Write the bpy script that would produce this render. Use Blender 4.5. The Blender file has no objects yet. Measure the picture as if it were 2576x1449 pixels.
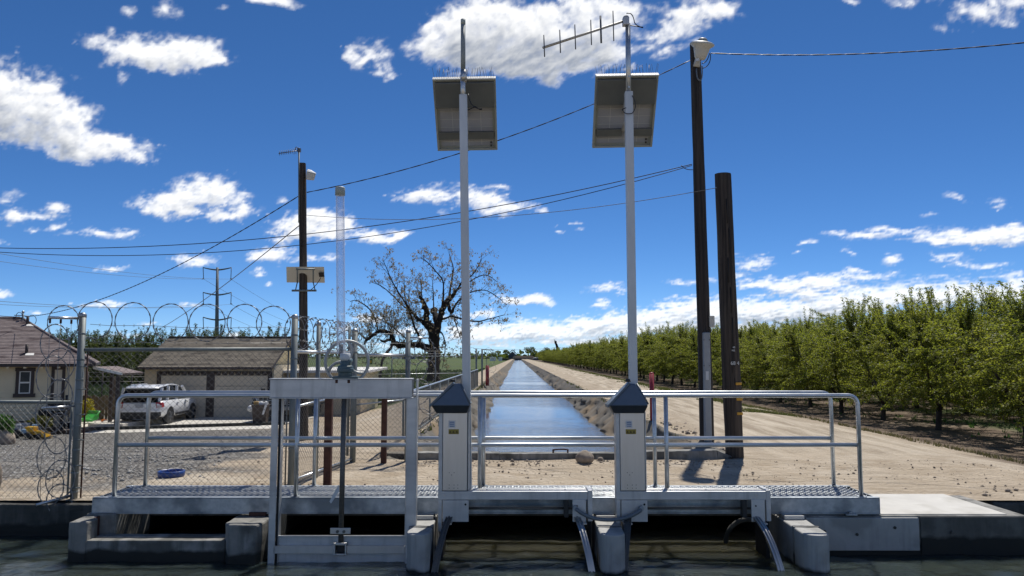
import bpy, math, random
import numpy as np
from mathutils import Vector, Matrix

random.seed(7)
RNG = np.random.default_rng(11)
SC = bpy.context.scene
COL = SC.collection
rad = math.radians

# ------------------------------------------------------------------ camera
CAM_H = 1.667
PITCH = math.atan(173.0 / 1935.0)
FPX = 1935.0                       # focal length in pixels of a 2576 px wide frame
cam_data = bpy.data.cameras.new("camera")
cam_data.sensor_width = 36.0
cam_data.lens = 36.0 * FPX / 2576.0
cam_data.clip_start = 0.1
cam_data.clip_end = 30000.0
cam = bpy.data.objects.new("camera", cam_data)
COL.objects.link(cam)
cam.location = (0, 0, CAM_H)
cam.rotation_euler = (math.pi / 2 + PITCH, 0, 0)
SC.camera = cam

# ------------------------------------------------------------------ sky and sun
SUN_EL, SUN_AZ = rad(60.0), rad(16.6)      # azimuth from +Y towards +X
world = bpy.data.worlds.new("World")
SC.world = world
world.use_nodes = True
wn = world.node_tree.nodes
wl = world.node_tree.links
for n in list(wn):
    wn.remove(n)
w_out = wn.new("ShaderNodeOutputWorld")
w_bg = wn.new("ShaderNodeBackground")
w_sky = wn.new("ShaderNodeTexSky")
w_sky.sky_type = 'NISHITA'
w_sky.sun_disc = False
w_sky.sun_elevation = SUN_EL
w_sky.sun_rotation = SUN_AZ
w_sky.altitude = 60.0
w_sky.air_density = 0.5
w_sky.dust_density = 0.0
w_sky.ozone_density = 8.0
w_hs = wn.new("ShaderNodeHueSaturation")
w_hs.inputs['Saturation'].default_value = 1.12
w_hs.inputs['Hue'].default_value = 0.5
w_hs.inputs['Value'].default_value = 1.0
wl.new(w_sky.outputs[0], w_hs.inputs['Color'])
wl.new(w_hs.outputs[0], w_bg.inputs['Color'])
w_bg.inputs['Strength'].default_value = 0.104
wl.new(w_bg.outputs[0], w_out.inputs['Surface'])
world.cycles.sampling_method = 'MANUAL'
world.cycles.sample_map_resolution = 512

sun_data = bpy.data.lights.new("sun", 'SUN')
sun_data.energy = 4.2
sun_data.angle = rad(0.53)
sun_data.color = (1.0, 0.955, 0.88)
sun = bpy.data.objects.new("sun", sun_data)
COL.objects.link(sun)
SUN_DIR = Vector((math.sin(SUN_AZ) * math.cos(SUN_EL), math.cos(SUN_AZ) * math.cos(SUN_EL), math.sin(SUN_EL)))
sun.rotation_euler = SUN_DIR.to_track_quat('Z', 'Y').to_euler()
sun.location = (10, 30, 60)

vs = SC.view_settings
vs.view_transform = 'Standard'
vs.look = 'None'
vs.exposure = 0.16
vs.gamma = 1.0
vs.use_curve_mapping = False
SC.cycles.max_bounces = 6
SC.cycles.diffuse_bounces = 3
SC.cycles.glossy_bounces = 3
SC.cycles.transmission_bounces = 4
SC.cycles.transparent_max_bounces = 12
SC.cycles.caustics_reflective = False
SC.cycles.caustics_refractive = False

# ------------------------------------------------------------------ measuring helpers (photo pixel + real distance -> metres)
def ray(u, v):
    a = (u - 1288.0) / FPX
    b = (724.5 - v) / FPX
    return a, math.cos(PITCH) - math.sin(PITCH) * b, math.sin(PITCH) + math.cos(PITCH) * b

def P(u, v, y):
    a, f, h = ray(u, v)
    return Vector((a / f * y, y, CAM_H + h / f * y))

def G(u, v, z=0.0):
    a, f, h = ray(u, v)
    y = (z - CAM_H) / (h / f)
    return Vector((a / f * y, y, z))

SKEW = 0.0062                        # the canal runs a third of a degree off the walkway's normal

# ------------------------------------------------------------------ numpy noise
def vnoise(x, y, seed=0):
    xi = np.floor(x).astype(np.int64); yi = np.floor(y).astype(np.int64)
    xf = x - xi; yf = y - yi
    u = xf * xf * xf * (xf * (xf * 6 - 15) + 10); v = yf * yf * yf * (yf * (yf * 6 - 15) + 10)
    def h(a, b):
        n = (a * 374761393 + b * 668265263 + seed * 1442695041) & 0xffffffff
        n = ((n ^ (n >> 13)) * 1274126177) & 0xffffffff
        n = ((n ^ (n >> 16)) * 1103515245) & 0xffffffff
        return ((n ^ (n >> 15)) & 0xffff) / 65535.0
    a = h(xi, yi); b = h(xi + 1, yi); c = h(xi, yi + 1); d = h(xi + 1, yi + 1)
    return a + (b - a) * u + (c - a) * v + (a - b - c + d) * u * v

def fbm(x, y, octv=5, seed=0, gain=0.5):
    x = np.asarray(x, float); y = np.asarray(y, float)
    s = 0.0; amp = 1.0; tot = 0.0
    for i in range(octv):
        s = s + amp * vnoise(x * 2 ** i + 17.3 * i, y * 2 ** i + 9.1 * i, seed + i)
        tot += amp; amp *= gain
    return s / tot

def sstep(a, b, x):
    t = np.clip((np.asarray(x, float) - a) / (b - a), 0, 1)
    return t * t * (3 - 2 * t)

# ------------------------------------------------------------------ materials
MATS = {}
def mat(name, c1, c2=None, rough=0.6, metal=0.0, scale=4.0, detail=6.0, stretch=(1, 1, 1), ramp=(0.35, 0.65),
        c3=None, scale3=0.6, ramp3=(0.52, 0.66), bump=0.0, bscale=30.0, bdist=0.01, spec=0.5, rough_var=0.0,
        coat=0.0, coords='Object', wet=None, streak=None, streak_amt=0.5):
    m = bpy.data.materials.new(name)
    m.use_nodes = True
    nt = m.node_tree; N = nt.nodes; L = nt.links
    b = N["Principled BSDF"]
    b.inputs['Roughness'].default_value = rough
    b.inputs['Metallic'].default_value = metal
    b.inputs['Specular IOR Level'].default_value = spec
    b.inputs['Coat Weight'].default_value = coat
    b.inputs['Base Color'].default_value = (*c1, 1)
    tc = N.new("ShaderNodeTexCoord"); mp = N.new("ShaderNodeMapping")
    mp.inputs['Scale'].default_value = stretch
    L.new(tc.outputs[coords], mp.inputs['Vector'])
    if c2 is not None:
        no = N.new("ShaderNodeTexNoise"); no.inputs['Scale'].default_value = scale
        no.inputs['Detail'].default_value = detail; no.inputs['Roughness'].default_value = 0.62
        L.new(mp.outputs[0], no.inputs['Vector'])
        rp = N.new("ShaderNodeMapRange"); rp.inputs[1].default_value = ramp[0]; rp.inputs[2].default_value = ramp[1]
        L.new(no.outputs['Fac'], rp.inputs[0])
        mx = N.new("ShaderNodeMix"); mx.data_type = 'RGBA'
        mx.inputs['A'].default_value = (*c1, 1); mx.inputs['B'].default_value = (*c2, 1)
        L.new(rp.outputs[0], mx.inputs['Factor'])
        col = mx.outputs['Result']
        if c3 is not None:
            n3 = N.new("ShaderNodeTexNoise"); n3.inputs['Scale'].default_value = scale3
            n3.inputs['Detail'].default_value = 5.0
            L.new(mp.outputs[0], n3.inputs['Vector'])
            r3 = N.new("ShaderNodeMapRange"); r3.inputs[1].default_value = ramp3[0]; r3.inputs[2].default_value = ramp3[1]
            L.new(n3.outputs['Fac'], r3.inputs[0])
            m3 = N.new("ShaderNodeMix"); m3.data_type = 'RGBA'
            L.new(r3.outputs[0], m3.inputs['Factor']); L.new(col, m3.inputs['A'])
            m3.inputs['B'].default_value = (*c3, 1)
            col = m3.outputs['Result']
        if streak is not None:
            # run-off streaks: narrow across, long downwards
            ms_ = N.new("ShaderNodeMapping"); ms_.inputs['Scale'].default_value = (5.0, 5.0, 0.45); L.new(tc.outputs[coords], ms_.inputs['Vector'])
            ns = N.new("ShaderNodeTexNoise"); ns.inputs['Scale'].default_value = 1.6; ns.inputs['Detail'].default_value = 8; ns.inputs['Roughness'].default_value = .65
            L.new(ms_.outputs[0], ns.inputs['Vector'])
            rs = N.new("ShaderNodeMapRange"); rs.inputs[1].default_value = .50; rs.inputs[2].default_value = .70; rs.inputs[4].default_value = streak_amt
            L.new(ns.outputs['Fac'], rs.inputs[0])
            mz = N.new("ShaderNodeMix"); mz.data_type = 'RGBA'
            L.new(rs.outputs[0], mz.inputs['Factor']); L.new(col, mz.inputs['A']); mz.inputs['B'].default_value = (*streak, 1)
            col = mz.outputs['Result']
        if wet is not None:
            # algae and damp up to just above the water level
            ge = N.new("ShaderNodeNewGeometry"); sp = N.new("ShaderNodeSeparateXYZ"); L.new(ge.outputs['Position'], sp.inputs[0])
            nw = N.new("ShaderNodeTexNoise"); nw.inputs['Scale'].default_value = 3.5; nw.inputs['Detail'].default_value = 7
            L.new(ge.outputs['Position'], nw.inputs['Vector'])
            ma = N.new("ShaderNodeMath"); ma.operation = 'MULTIPLY_ADD'; ma.inputs[1].default_value = 0.16
            L.new(nw.outputs['Fac'], ma.inputs[0]); L.new(sp.outputs['Z'], ma.inputs[2])
            wr = N.new("ShaderNodeMapRange"); wr.inputs[1].default_value = wet + .09; wr.inputs[2].default_value = wet + .055
            L.new(ma.outputs[0], wr.inputs[0])
            wm = N.new("ShaderNodeMix"); wm.data_type = 'RGBA'
            L.new(wr.outputs[0], wm.inputs['Factor']); L.new(col, wm.inputs['A']); wm.inputs['B'].default_value = (0.022, 0.023, 0.019, 1)
            col = wm.outputs['Result']
        L.new(col, b.inputs['Base Color'])
        if rough_var:
            rr = N.new("ShaderNodeMapRange"); rr.inputs[3].default_value = rough - rough_var; rr.inputs[4].default_value = rough + rough_var
            L.new(no.outputs['Fac'], rr.inputs[0]); L.new(rr.outputs[0], b.inputs['Roughness'])
    if bump:
        nb = N.new("ShaderNodeTexNoise"); nb.inputs['Scale'].default_value = bscale; nb.inputs['Detail'].default_value = 5
        L.new(mp.outputs[0], nb.inputs['Vector'])
        bp = N.new("ShaderNodeBump"); bp.inputs['Strength'].default_value = bump; bp.inputs['Distance'].default_value = bdist
        L.new(nb.outputs['Fac'], bp.inputs['Height']); L.new(bp.outputs[0], b.inputs['Normal'])
    MATS[name] = m
    return m

mat('galvanized', (0.36, 0.39, 0.41), (0.52, 0.545, 0.555), 0.45, 0.7, 14, 8, c3=(0.20, 0.225, 0.245), scale3=2.8, ramp3=(.47, .62), bump=0.05, bscale=60, rough_var=0.12)
mat('galvanized_rail', (0.46, 0.49, 0.51), (0.62, 0.64, 0.65), 0.34, 0.8, 14, 8, stretch=(0.25, 1, 1), bump=0.04, bscale=50, rough_var=0.1)
mat('galvanized_dull', (0.15, 0.175, 0.175), (0.23, 0.255, 0.25), 0.55, 0.25, 10, 6, stretch=(1, 1, 0.3), bump=0.05, bscale=40)
mat('wire_dull', (0.16, 0.155, 0.145), (0.25, 0.245, 0.23), 0.55, 0.4, 6, 4)
mat('razor_wire', (0.15, 0.15, 0.16), (0.27, 0.27, 0.27), 0.4, 0.5, 20, 4)
mat('aluminium', (0.52, 0.515, 0.495), (0.57, 0.56, 0.54), 0.34, 0.92, 12, 3, stretch=(1, 1, 0.12), rough_var=0.04)
mat('aluminium_dull', (0.50, 0.51, 0.51), (0.62, 0.62, 0.61), 0.45, 0.6, 8, 6, stretch=(0.4, 1, 1), c3=(0.40, 0.41, 0.42), scale3=2.5, bump=0.03, bscale=40, streak=(0.36, 0.365, 0.36), streak_amt=.8)
mat('aluminium_mast', (0.52, 0.55, 0.56), (0.64, 0.66, 0.66), 0.45, 0.25, 6, 6, stretch=(1, 1, 0.25), bump=0.02, bscale=40)
mat('hood_plastic', (0.10, 0.135, 0.18), (0.115, 0.15, 0.195), 0.5, 0, 12, 4, bump=0.05, bscale=200, bdist=0.002)
mat('hood_dark', (0.022, 0.03, 0.04), (0.03, 0.038, 0.05), 0.55, 0, 12, 4)
mat('hood_trim', (0.13, 0.155, 0.175), None, 0.4)
mat('rubber', (0.012, 0.012, 0.013), (0.02, 0.02, 0.02), 0.6, 0, 10)
mat('cable', (0.012, 0.012, 0.016), None, 0.5)
mat('concrete', (0.20, 0.195, 0.175), (0.31, 0.30, 0.275), 0.85, 0, 3.0, 9, c3=(0.11, 0.108, 0.095), scale3=2.3, ramp3=(.5, .6), bump=0.35, bscale=18, wet=-.28, streak=(0.06, 0.06, 0.052), streak_amt=.8)
mat('concrete_new', (0.36, 0.355, 0.335), (0.46, 0.455, 0.43), 0.8, 0, 2.2, 9, c3=(0.28, 0.28, 0.26), scale3=2.2, ramp3=(.5, .62), bump=0.25, bscale=22, wet=-.375, streak=(0.24, 0.24, 0.225), streak_amt=.7)
mat('concrete_stained', (0.065, 0.064, 0.055), (0.13, 0.126, 0.11), 0.9, 0, 2.6, 9, c3=(0.17, 0.165, 0.145), scale3=2.6, ramp3=(.55, .7), bump=0.4, bscale=14, wet=-.22, streak=(0.19, 0.18, 0.16), streak_amt=.5)
mat('concrete_slab', (0.52, 0.50, 0.455), (0.60, 0.58, 0.53), 0.8, 0, 2.5, 8, c3=(0.46, 0.44, 0.39), scale3=2.0, bump=0.12, bscale=40)
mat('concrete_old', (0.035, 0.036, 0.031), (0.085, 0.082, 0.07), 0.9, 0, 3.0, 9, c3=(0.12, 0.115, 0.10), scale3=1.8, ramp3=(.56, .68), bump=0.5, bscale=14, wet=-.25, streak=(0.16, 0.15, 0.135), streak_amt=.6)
mat('concrete_lining', (0.095, 0.083, 0.066), (0.165, 0.148, 0.118), 0.9, 0, 1.5, 9, c3=(0.24, 0.17, 0.095), scale3=0.35, ramp3=(0.52, 0.68), bump=0.5, bscale=5, bdist=0.03)
mat('driveway_concrete', (0.50, 0.475, 0.42), (0.58, 0.55, 0.49), 0.85, 0, 0.7, 8, c3=(0.43, 0.40, 0.35), scale3=0.4)
mat('pole_wood', (0.018, 0.014, 0.012), (0.11, 0.085, 0.064), 0.85, 0, 9, 8, stretch=(2.2, 2.2, 0.07), ramp=(.38, .72), bump=0.9, bscale=14, bdist=0.03)
mat('pole_wood_tarred', (0.014, 0.012, 0.011), (0.075, 0.058, 0.046), 0.8, 0, 9, 8, stretch=(2.2, 2.2, 0.07), ramp=(.38, .74), bump=0.9, bscale=14, bdist=0.03)
mat('rusty_steel', (0.055, 0.022, 0.016), (0.10, 0.042, 0.028), 0.75, 0.1, 12, 6, bump=0.3, bscale=60)
mat('red_paint', (0.28, 0.022, 0.035), (0.36, 0.04, 0.05), 0.5, 0, 6)
mat('yellow_tag', (0.62, 0.33, 0.02), (0.52, 0.27, 0.03), 0.5, 0, 30)
mat('white_tag', (0.62, 0.62, 0.58), None, 0.5)
mat('pvc_grey', (0.30, 0.32, 0.33), (0.34, 0.36, 0.37), 0.5, 0, 8)
mat('pvc_green_grey', (0.36, 0.40, 0.36), None, 0.45)
mat('white_plastic', (0.62, 0.64, 0.64), None, 0.4)
mat('actuator_paint', (0.07, 0.11, 0.12), (0.09, 0.135, 0.145), 0.42, 0, 12, 4, bump=0.1, bscale=70)
mat('cast_wheel', (0.33, 0.345, 0.34), (0.40, 0.41, 0.40), 0.5, 0.35, 14, bump=0.15, bscale=60)
mat('stem_steel', (0.12, 0.115, 0.105), (0.18, 0.17, 0.155), 0.5, 0.6, 30, 4, stretch=(1, 1, 6), bump=0.2, bscale=120)
mat('lamp_bowl', (0.50, 0.49, 0.43), (0.56, 0.545, 0.48), 0.45, 0, 5)
mat('antenna_tan', (0.46, 0.42, 0.34), None, 0.5)
mat('antenna_dark', (0.10, 0.11, 0.125), None, 0.45, 0.3)
mat('fiberglass_grey', (0.20, 0.23, 0.23), (0.26, 0.29, 0.29), 0.5, 0, 8)
mat('panel_back', (0.34, 0.345, 0.37), (0.39, 0.39, 0.41), 0.55, 0, 3)
mat('panel_frame', (0.38, 0.39, 0.345), None, 0.45, 0.3)
mat('panel_line', (0.62, 0.62, 0.58), None, 0.6)
mat('panel_battery', (0.13, 0.135, 0.125), (0.16, 0.165, 0.15), 0.55, 0.2, 4)
mat('panel_cells', (0.012, 0.018, 0.05), (0.02, 0.03, 0.07), 0.15, 0, 6)
mat('label_white', (0.60, 0.62, 0.63), None, 0.5)
mat('label_blue', (0.10, 0.16, 0.34), None, 0.5)
mat('label_yellow', (0.34, 0.25, 0.035), None, 0.5)
mat('label_brown', (0.10, 0.07, 0.015), None, 0.5)
mat('rock', (0.22, 0.18, 0.14), (0.34, 0.28, 0.22), 0.9, 0, 6, 8, bump=0.5, bscale=20)
mat('pebbles', (0.16, 0.13, 0.105), (0.32, 0.265, 0.21), 0.9, 0, 2)
mat('gravel_stone', (0.20, 0.195, 0.185), (0.42, 0.41, 0.39), 0.9, 0, 3)
mat('siding', (0.66, 0.565, 0.39), (0.70, 0.60, 0.42), 0.7, 0, 2)
mat('garage_siding', (0.54, 0.455, 0.32), (0.58, 0.495, 0.35), 0.75, 0, 1.5)
mat('garage_door', (0.57, 0.495, 0.38), (0.61, 0.53, 0.41), 0.6, 0, 1.2)
mat('gable_siding', (0.62, 0.50, 0.27), (0.66, 0.54, 0.31), 0.7, 0, 2)
mat('dark_trim', (0.035, 0.024, 0.022), (0.05, 0.035, 0.03), 0.6, 0, 4)
mat('white_trim', (0.70, 0.68, 0.63), None, 0.55)
mat('house_shingle', (0.155, 0.122, 0.116), (0.245, 0.20, 0.19), 0.95, 0, 9, 6, stretch=(0.5, 1, 1), c3=(0.085, 0.06, 0.06), scale3=3.0, bump=0.4, bscale=20)
mat('garage_shingle', (0.135, 0.115, 0.09), (0.23, 0.198, 0.152), 0.95, 0, 9, 6, stretch=(0.5, 1, 1), c3=(0.075, 0.062, 0.048), scale3=3.0, bump=0.4, bscale=20)
mat('window_glass', (0.03, 0.034, 0.036), (0.06, 0.065, 0.065), 0.25, 0, 1.5, spec=0.25)
mat('car_white', (0.74, 0.75, 0.76), None, 0.25, 0, coat=0.6)
mat('car_glass', (0.006, 0.008, 0.010), None, 0.06, 0, spec=0.6)
mat('car_black', (0.015, 0.015, 0.016), (0.022, 0.022, 0.022), 0.5, 0, 10)
mat('tail_red', (0.35, 0.012, 0.02), None, 0.2)
mat('tail_clear', (0.5, 0.42, 0.42), None, 0.2)
mat('chrome', (0.62, 0.63, 0.65), None, 0.2, 0.95)
mat('plate', (0.30, 0.32, 0.35), (0.40, 0.42, 0.44), 0.5, 0, 30)
mat('truck_green', (0.045, 0.06, 0.06), (0.06, 0.075, 0.075), 0.4, 0, 3, coat=0.3)
mat('truck_grille', (0.30, 0.31, 0.31), None, 0.4, 0.5)
mat('bin_brown', (0.050, 0.034, 0.026), (0.065, 0.045, 0.035), 0.6, 0, 6)
mat('bag_white', (0.66, 0.66, 0.64), (0.5, 0.5, 0.5), 0.5, 0, 8)
mat('cardboard', (0.42, 0.27, 0.09), (0.34, 0.21, 0.07), 0.8, 0, 8)
mat('fence_wood', (0.10, 0.075, 0.055), (0.19, 0.15, 0.11), 0.85, 0, 4, 6, stretch=(4, 4, 0.3), bump=0.4, bscale=18)
mat('bark', (0.014, 0.011, 0.010), (0.035, 0.027, 0.022), 0.95, 0, 6, 8, stretch=(1, 1, 0.4), bump=1.0, bscale=8, bdist=0.05)
mat('orchard_bark', (0.035, 0.026, 0.02), (0.075, 0.058, 0.045), 0.95, 0, 9, 6, stretch=(1, 1, 0.4), bump=0.7, bscale=16)
mat('toy_blue', (0.30, 0.46, 0.62), None, 0.4)
mat('toy_yellow', (0.62, 0.36, 0.02), None, 0.4)
mat('toy_grey', (0.30, 0.32, 0.36), None, 0.5)
mat('toy_green', (0.03, 0.36, 0.05), (0.05, 0.45, 0.09), 0.4, 0, 3)
mat('toy_orange', (0.60, 0.16, 0.02), None, 0.4)
mat('tub_blue', (0.015, 0.05, 0.22), (0.02, 0.07, 0.28), 0.4, 0, 4)
mat('far_white', (0.74, 0.74, 0.72), None, 0.5)
mat('far_barn', (0.05, 0.065, 0.085), (0.07, 0.085, 0.10), 0.8, 0, 0.2)
mat('far_tan', (0.32, 0.25, 0.18), (0.38, 0.30, 0.22), 0.9, 0, 0.3)
mat('far_blue', (0.05, 0.08, 0.16), None, 0.6)
mat('tower_steel', (0.13, 0.15, 0.17), None, 0.6, 0.2)
mat('sign_green', (0.02, 0.09, 0.03), None, 0.5)
mat('sign_amber', (0.34, 0.26, 0.02), None, 0.5)
mat('seal_black', (0.006, 0.006, 0.007), None, 0.6)

def leaf_mat(name, c1, c2, trans=0.4, scale=1.2, tcol=None):
    m = bpy.data.materials.new(name); m.use_nodes = True
    N = m.node_tree.nodes; L = m.node_tree.links
    out = N["Material Output"]; b = N["Principled BSDF"]
    b.inputs['Roughness'].default_value = 0.5
    b.inputs['Specular IOR Level'].default_value = 0.2
    tc = N.new("ShaderNodeTexCoord"); no = N.new("ShaderNodeTexNoise")
    oi = N.new("ShaderNodeObjectInfo")
    no.inputs['Scale'].default_value = scale; no.inputs['Detail'].default_value = 8
    ad = N.new("ShaderNodeVectorMath"); ad.operation = 'ADD'
    L.new(tc.outputs['Object'], ad.inputs[0]); L.new(oi.outputs['Random'], ad.inputs[1])
    L.new(ad.outputs[0], no.inputs['Vector'])
    rp = N.new("ShaderNodeMapRange"); rp.inputs[1].default_value = 0.33; rp.inputs[2].default_value = 0.67
    L.new(no.outputs['Fac'], rp.inputs[0])
    mx = N.new("ShaderNodeMix"); mx.data_type = 'RGBA'
    mx.inputs['A'].default_value = (*c1, 1); mx.inputs['B'].default_value = (*c2, 1)
    L.new(rp.outputs[0], mx.inputs['Factor'])
    L.new(mx.outputs['Result'], b.inputs['Base Color'])
    tr = N.new("ShaderNodeBsdfTranslucent")
    if tcol:
        m2 = N.new("ShaderNodeMix"); m2.data_type = 'RGBA'; m2.blend_type = 'MULTIPLY'; m2.inputs['Factor'].default_value = 1
        L.new(mx.outputs['Result'], m2.inputs['A']); m2.inputs['B'].default_value = (*tcol, 1)
        L.new(m2.outputs['Result'], tr.inputs['Color'])
    else:
        L.new(mx.outputs['Result'], tr.inputs['Color'])
    ms = N.new("ShaderNodeMixShader"); ms.inputs[0].default_value = trans
    L.new(b.outputs[0], ms.inputs[1]); L.new(tr.outputs[0], ms.inputs[2]); L.new(ms.outputs[0], out.inputs['Surface'])
    MATS[name] = m
    return m
leaf_mat('orchard_leaf', (0.125, 0.158, 0.036), (0.20, 0.215, 0.055), 0.52, 1.4, (2.0, 1.95, 0.8))
leaf_mat('dark_leaf', (0.048, 0.072, 0.020), (0.095, 0.118, 0.034), 0.4, 0.8, (1.5, 1.5, .8))
leaf_mat('bush_leaf', (0.07, 0.09, 0.02), (0.16, 0.15, 0.03), 0.3, 4)
leaf_mat('yellow_leaf', (0.36, 0.32, 0.02), (0.46, 0.40, 0.03), 0.3, 4)
leaf_mat('fresh_leaf', (0.06, 0.15, 0.03), (0.12, 0.22, 0.05), 0.3, 4)
leaf_mat('catkin', (0.30, 0.22, 0.15), (0.40, 0.34, 0.18), 0.3, 3)
leaf_mat('grass', (0.11, 0.14, 0.03), (0.20, 0.20, 0.07), 0.3, 0.5)
leaf_mat('dry_grass', (0.20, 0.17, 0.08), (0.13, 0.13, 0.045), 0.3, 0.5)
leaf_mat('crop', (0.06, 0.095, 0.035), (0.115, 0.145, 0.06), 0.2, 0.15)

def clear_plastic():
    m = bpy.data.materials.new('clear_plastic'); m.use_nodes = True
    N = m.node_tree.nodes; L = m.node_tree.links
    out = N["Material Output"]; N.remove(N["Principled BSDF"])
    t = N.new("ShaderNodeBsdfTransparent"); t.inputs[0].default_value = (0.95, 0.955, 0.98, 1)
    d = N.new("ShaderNodeBsdfPrincipled"); d.inputs['Base Color'].default_value = (0.88, 0.88, 0.93, 1)
    d.inputs['Roughness'].default_value = 0.12
    lw = N.new("ShaderNodeLayerWeight"); lw.inputs['Blend'].default_value = 0.35
    mr = N.new("ShaderNodeMapRange"); mr.inputs[3].default_value = 0.20; mr.inputs[4].default_value = 0.95
    L.new(lw.outputs['Facing'], mr.inputs[0])
    ms = N.new("ShaderNodeMixShader")
    L.new(mr.outputs[0], ms.inputs[0]); L.new(t.outputs[0], ms.inputs[1]); L.new(d.outputs[0], ms.inputs[2])
    L.new(ms.outputs[0], out.inputs['Surface'])
    MATS['clear_plastic'] = m
clear_plastic()

# ------------------------------------------------------------------ mesh builder
class MB:
    def __init__(s):
        s.v = []; s.f = []; s.sm = []
    def add(s, vs_, fs, smooth=False):
        o = len(s.v)
        s.v.extend([tuple(p) for p in vs_])
        s.f.extend([tuple(i + o for i in f) for f in fs])
        s.sm.extend([smooth] * len(fs))
        return s
    def box(s, x0, x1, y0, y1, z0, z1):
        return s.add([(x0, y0, z0), (x1, y0, z0), (x1, y1, z0), (x0, y1, z0), (x0, y0, z1), (x1, y0, z1), (x1, y1, z1), (x0, y1, z1)],
                     [(0, 3, 2, 1), (4, 5, 6, 7), (0, 1, 5, 4), (1, 2, 6, 5), (2, 3, 7, 6), (3, 0, 4, 7)])
    def hexa(s, b, t):
        return s.add(list(b) + list(t), [(0, 3, 2, 1), (4, 5, 6, 7), (0, 1, 5, 4), (1, 2, 6, 5), (2, 3, 7, 6), (3, 0, 4, 7)])
    def obox(s, c, ax, ay, az, hx, hy, hz):
        c = Vector(c); ax = Vector(ax).normalized() * hx; ay = Vector(ay).normalized() * hy; az = Vector(az).normalized() * hz
        b = [c - ax - ay - az, c + ax - ay - az, c + ax + ay - az, c - ax + ay - az]
        t = [c - ax - ay + az, c + ax - ay + az, c + ax + ay + az, c - ax + ay + az]
        return s.hexa(b, t)
    def prism(s, poly, axis, a0, a1):
        """poly: list of 2D points; axis 'x' -> (y,z), 'y' -> (x,z), 'z' -> (x,y)"""
        def p3(p, a):
            return (a, p[0], p[1]) if axis == 'x' else ((p[0], a, p[1]) if axis == 'y' else (p[0], p[1], a))
        n = len(poly)
        vs_ = [p3(p, a0) for p in poly] + [p3(p, a1) for p in poly]
        fs = [tuple(range(n))[::-1], tuple(range(n, 2 * n))] + [(i, (i + 1) % n, n + (i + 1) % n, n + i) for i in range(n)]
        return s.add(vs_, fs)
    def tube(s, pts, r, n=8, caps=True, smooth=True):
        pts = [Vector(p) for p in pts]; m = len(pts)
        rs = r if isinstance(r, (list, tuple)) else [r] * m
        t0 = (pts[1] - pts[0]).normalized()
        up = Vector((0, 0, 1)) if abs(t0.z) < 0.9 else Vector((1, 0, 0))
        a = t0.cross(up).normalized()
        vs_ = []; fs = []
        for i in range(m):
            t = (pts[min(i + 1, m - 1)] - pts[max(i - 1, 0)])
            t = t.normalized() if t.length > 1e-9 else t0
            a = (a - t * a.dot(t))
            a = a.normalized() if a.length > 1e-6 else t.orthogonal().normalized()
            b = t.cross(a)
            k = 1.0
            if 0 < i < m - 1:
                c = max(-1, min(1, (pts[i] - pts[i - 1]).normalized().dot((pts[i + 1] - pts[i]).normalized())))
                k = 1.0 / max(0.7, math.cos(math.acos(c) / 2))
            for j in range(n):
                q = 2 * math.pi * j / n
                vs_.append(pts[i] + (a * math.cos(q) + b * math.sin(q)) * rs[i] * k)
        for i in range(m - 1):
            for j in range(n):
                fs.append((i * n + j, i * n + (j + 1) % n, (i + 1) * n + (j + 1) % n, (i + 1) * n + j))
        s.add(vs_, fs, smooth)
        if caps:
            o = len(s.v) - m * n
            s.f.append(tuple(o + j for j in range(n))[::-1]); s.sm.append(False)
            s.f.append(tuple(o + (m - 1) * n + j for j in range(n))); s.sm.append(False)
        return s
    def cyl(s, p0, p1, r0, r1=None, n=16):
        return s.tube([p0, p1], [r0, r0 if r1 is None else r1], n)
    def lathe(s, c, prof, n=24, axis=(0, 0, 1), smooth=True):
        c = Vector(c); ax = Vector(axis).normalized(); a = ax.orthogonal().normalized(); b = ax.cross(a)
        vs_ = []; fs = []; m = len(prof)
        for (r, h) in prof:
            for j in range(n):
                q = 2 * math.pi * j / n
                vs_.append(c + ax * h + (a * math.cos(q) + b * math.sin(q)) * r)
        for i in range(m - 1):
            for j in range(n):
                fs.append((i * n + j, i * n + (j + 1) % n, (i + 1) * n + (j + 1) % n, (i + 1) * n + j))
        fs.append(tuple(range(n))[::-1]); fs.append(tuple((m - 1) * n + j for j in range(n)))
        s.add(vs_, fs, False)
        if smooth:
            for k in range(len(s.sm) - len(fs), len(s.sm) - 2):
                s.sm[k] = True
        return s
    def ring(s, c, axis, R, r, n=40, k=6, a0=0.0, a1=2 * math.pi, sx=1.0, tilt=0.0):
        c = Vector(c); ax = Vector(axis).normalized()
        up = Vector((0, 0, 1)); e1 = up.cross(ax)
        e1 = e1.normalized() if e1.length > 1e-4 else Vector((1, 0, 0))
        e2 = ax.cross(e1)
        pts = []
        full = abs(a1 - a0 - 2 * math.pi) < 1e-6
        for i in range(n + 1):
            q = a0 + (a1 - a0) * i / n
            pts.append(c + e1 * math.cos(q) * R * sx + e2 * math.sin(q) * R + ax * tilt * (i / n - 0.5))
        return s.tube(pts, r, k, caps=not full)
    def loft(s, secs, smooth=True, caps=True):
        n = len(secs[0]); o = len(s.v)
        vs_ = [p for sec in secs for p in sec]; fs = []
        for i in range(len(secs) - 1):
            for j in range(n):
                fs.append((i * n + j, i * n + (j + 1) % n, (i + 1) * n + (j + 1) % n, (i + 1) * n + j))
        s.add(vs_, fs, smooth)
        if caps:
            s.add(secs[0], [tuple(range(n))[::-1]]); s.add(secs[-1], [tuple(range(n))])
        return s
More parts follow.
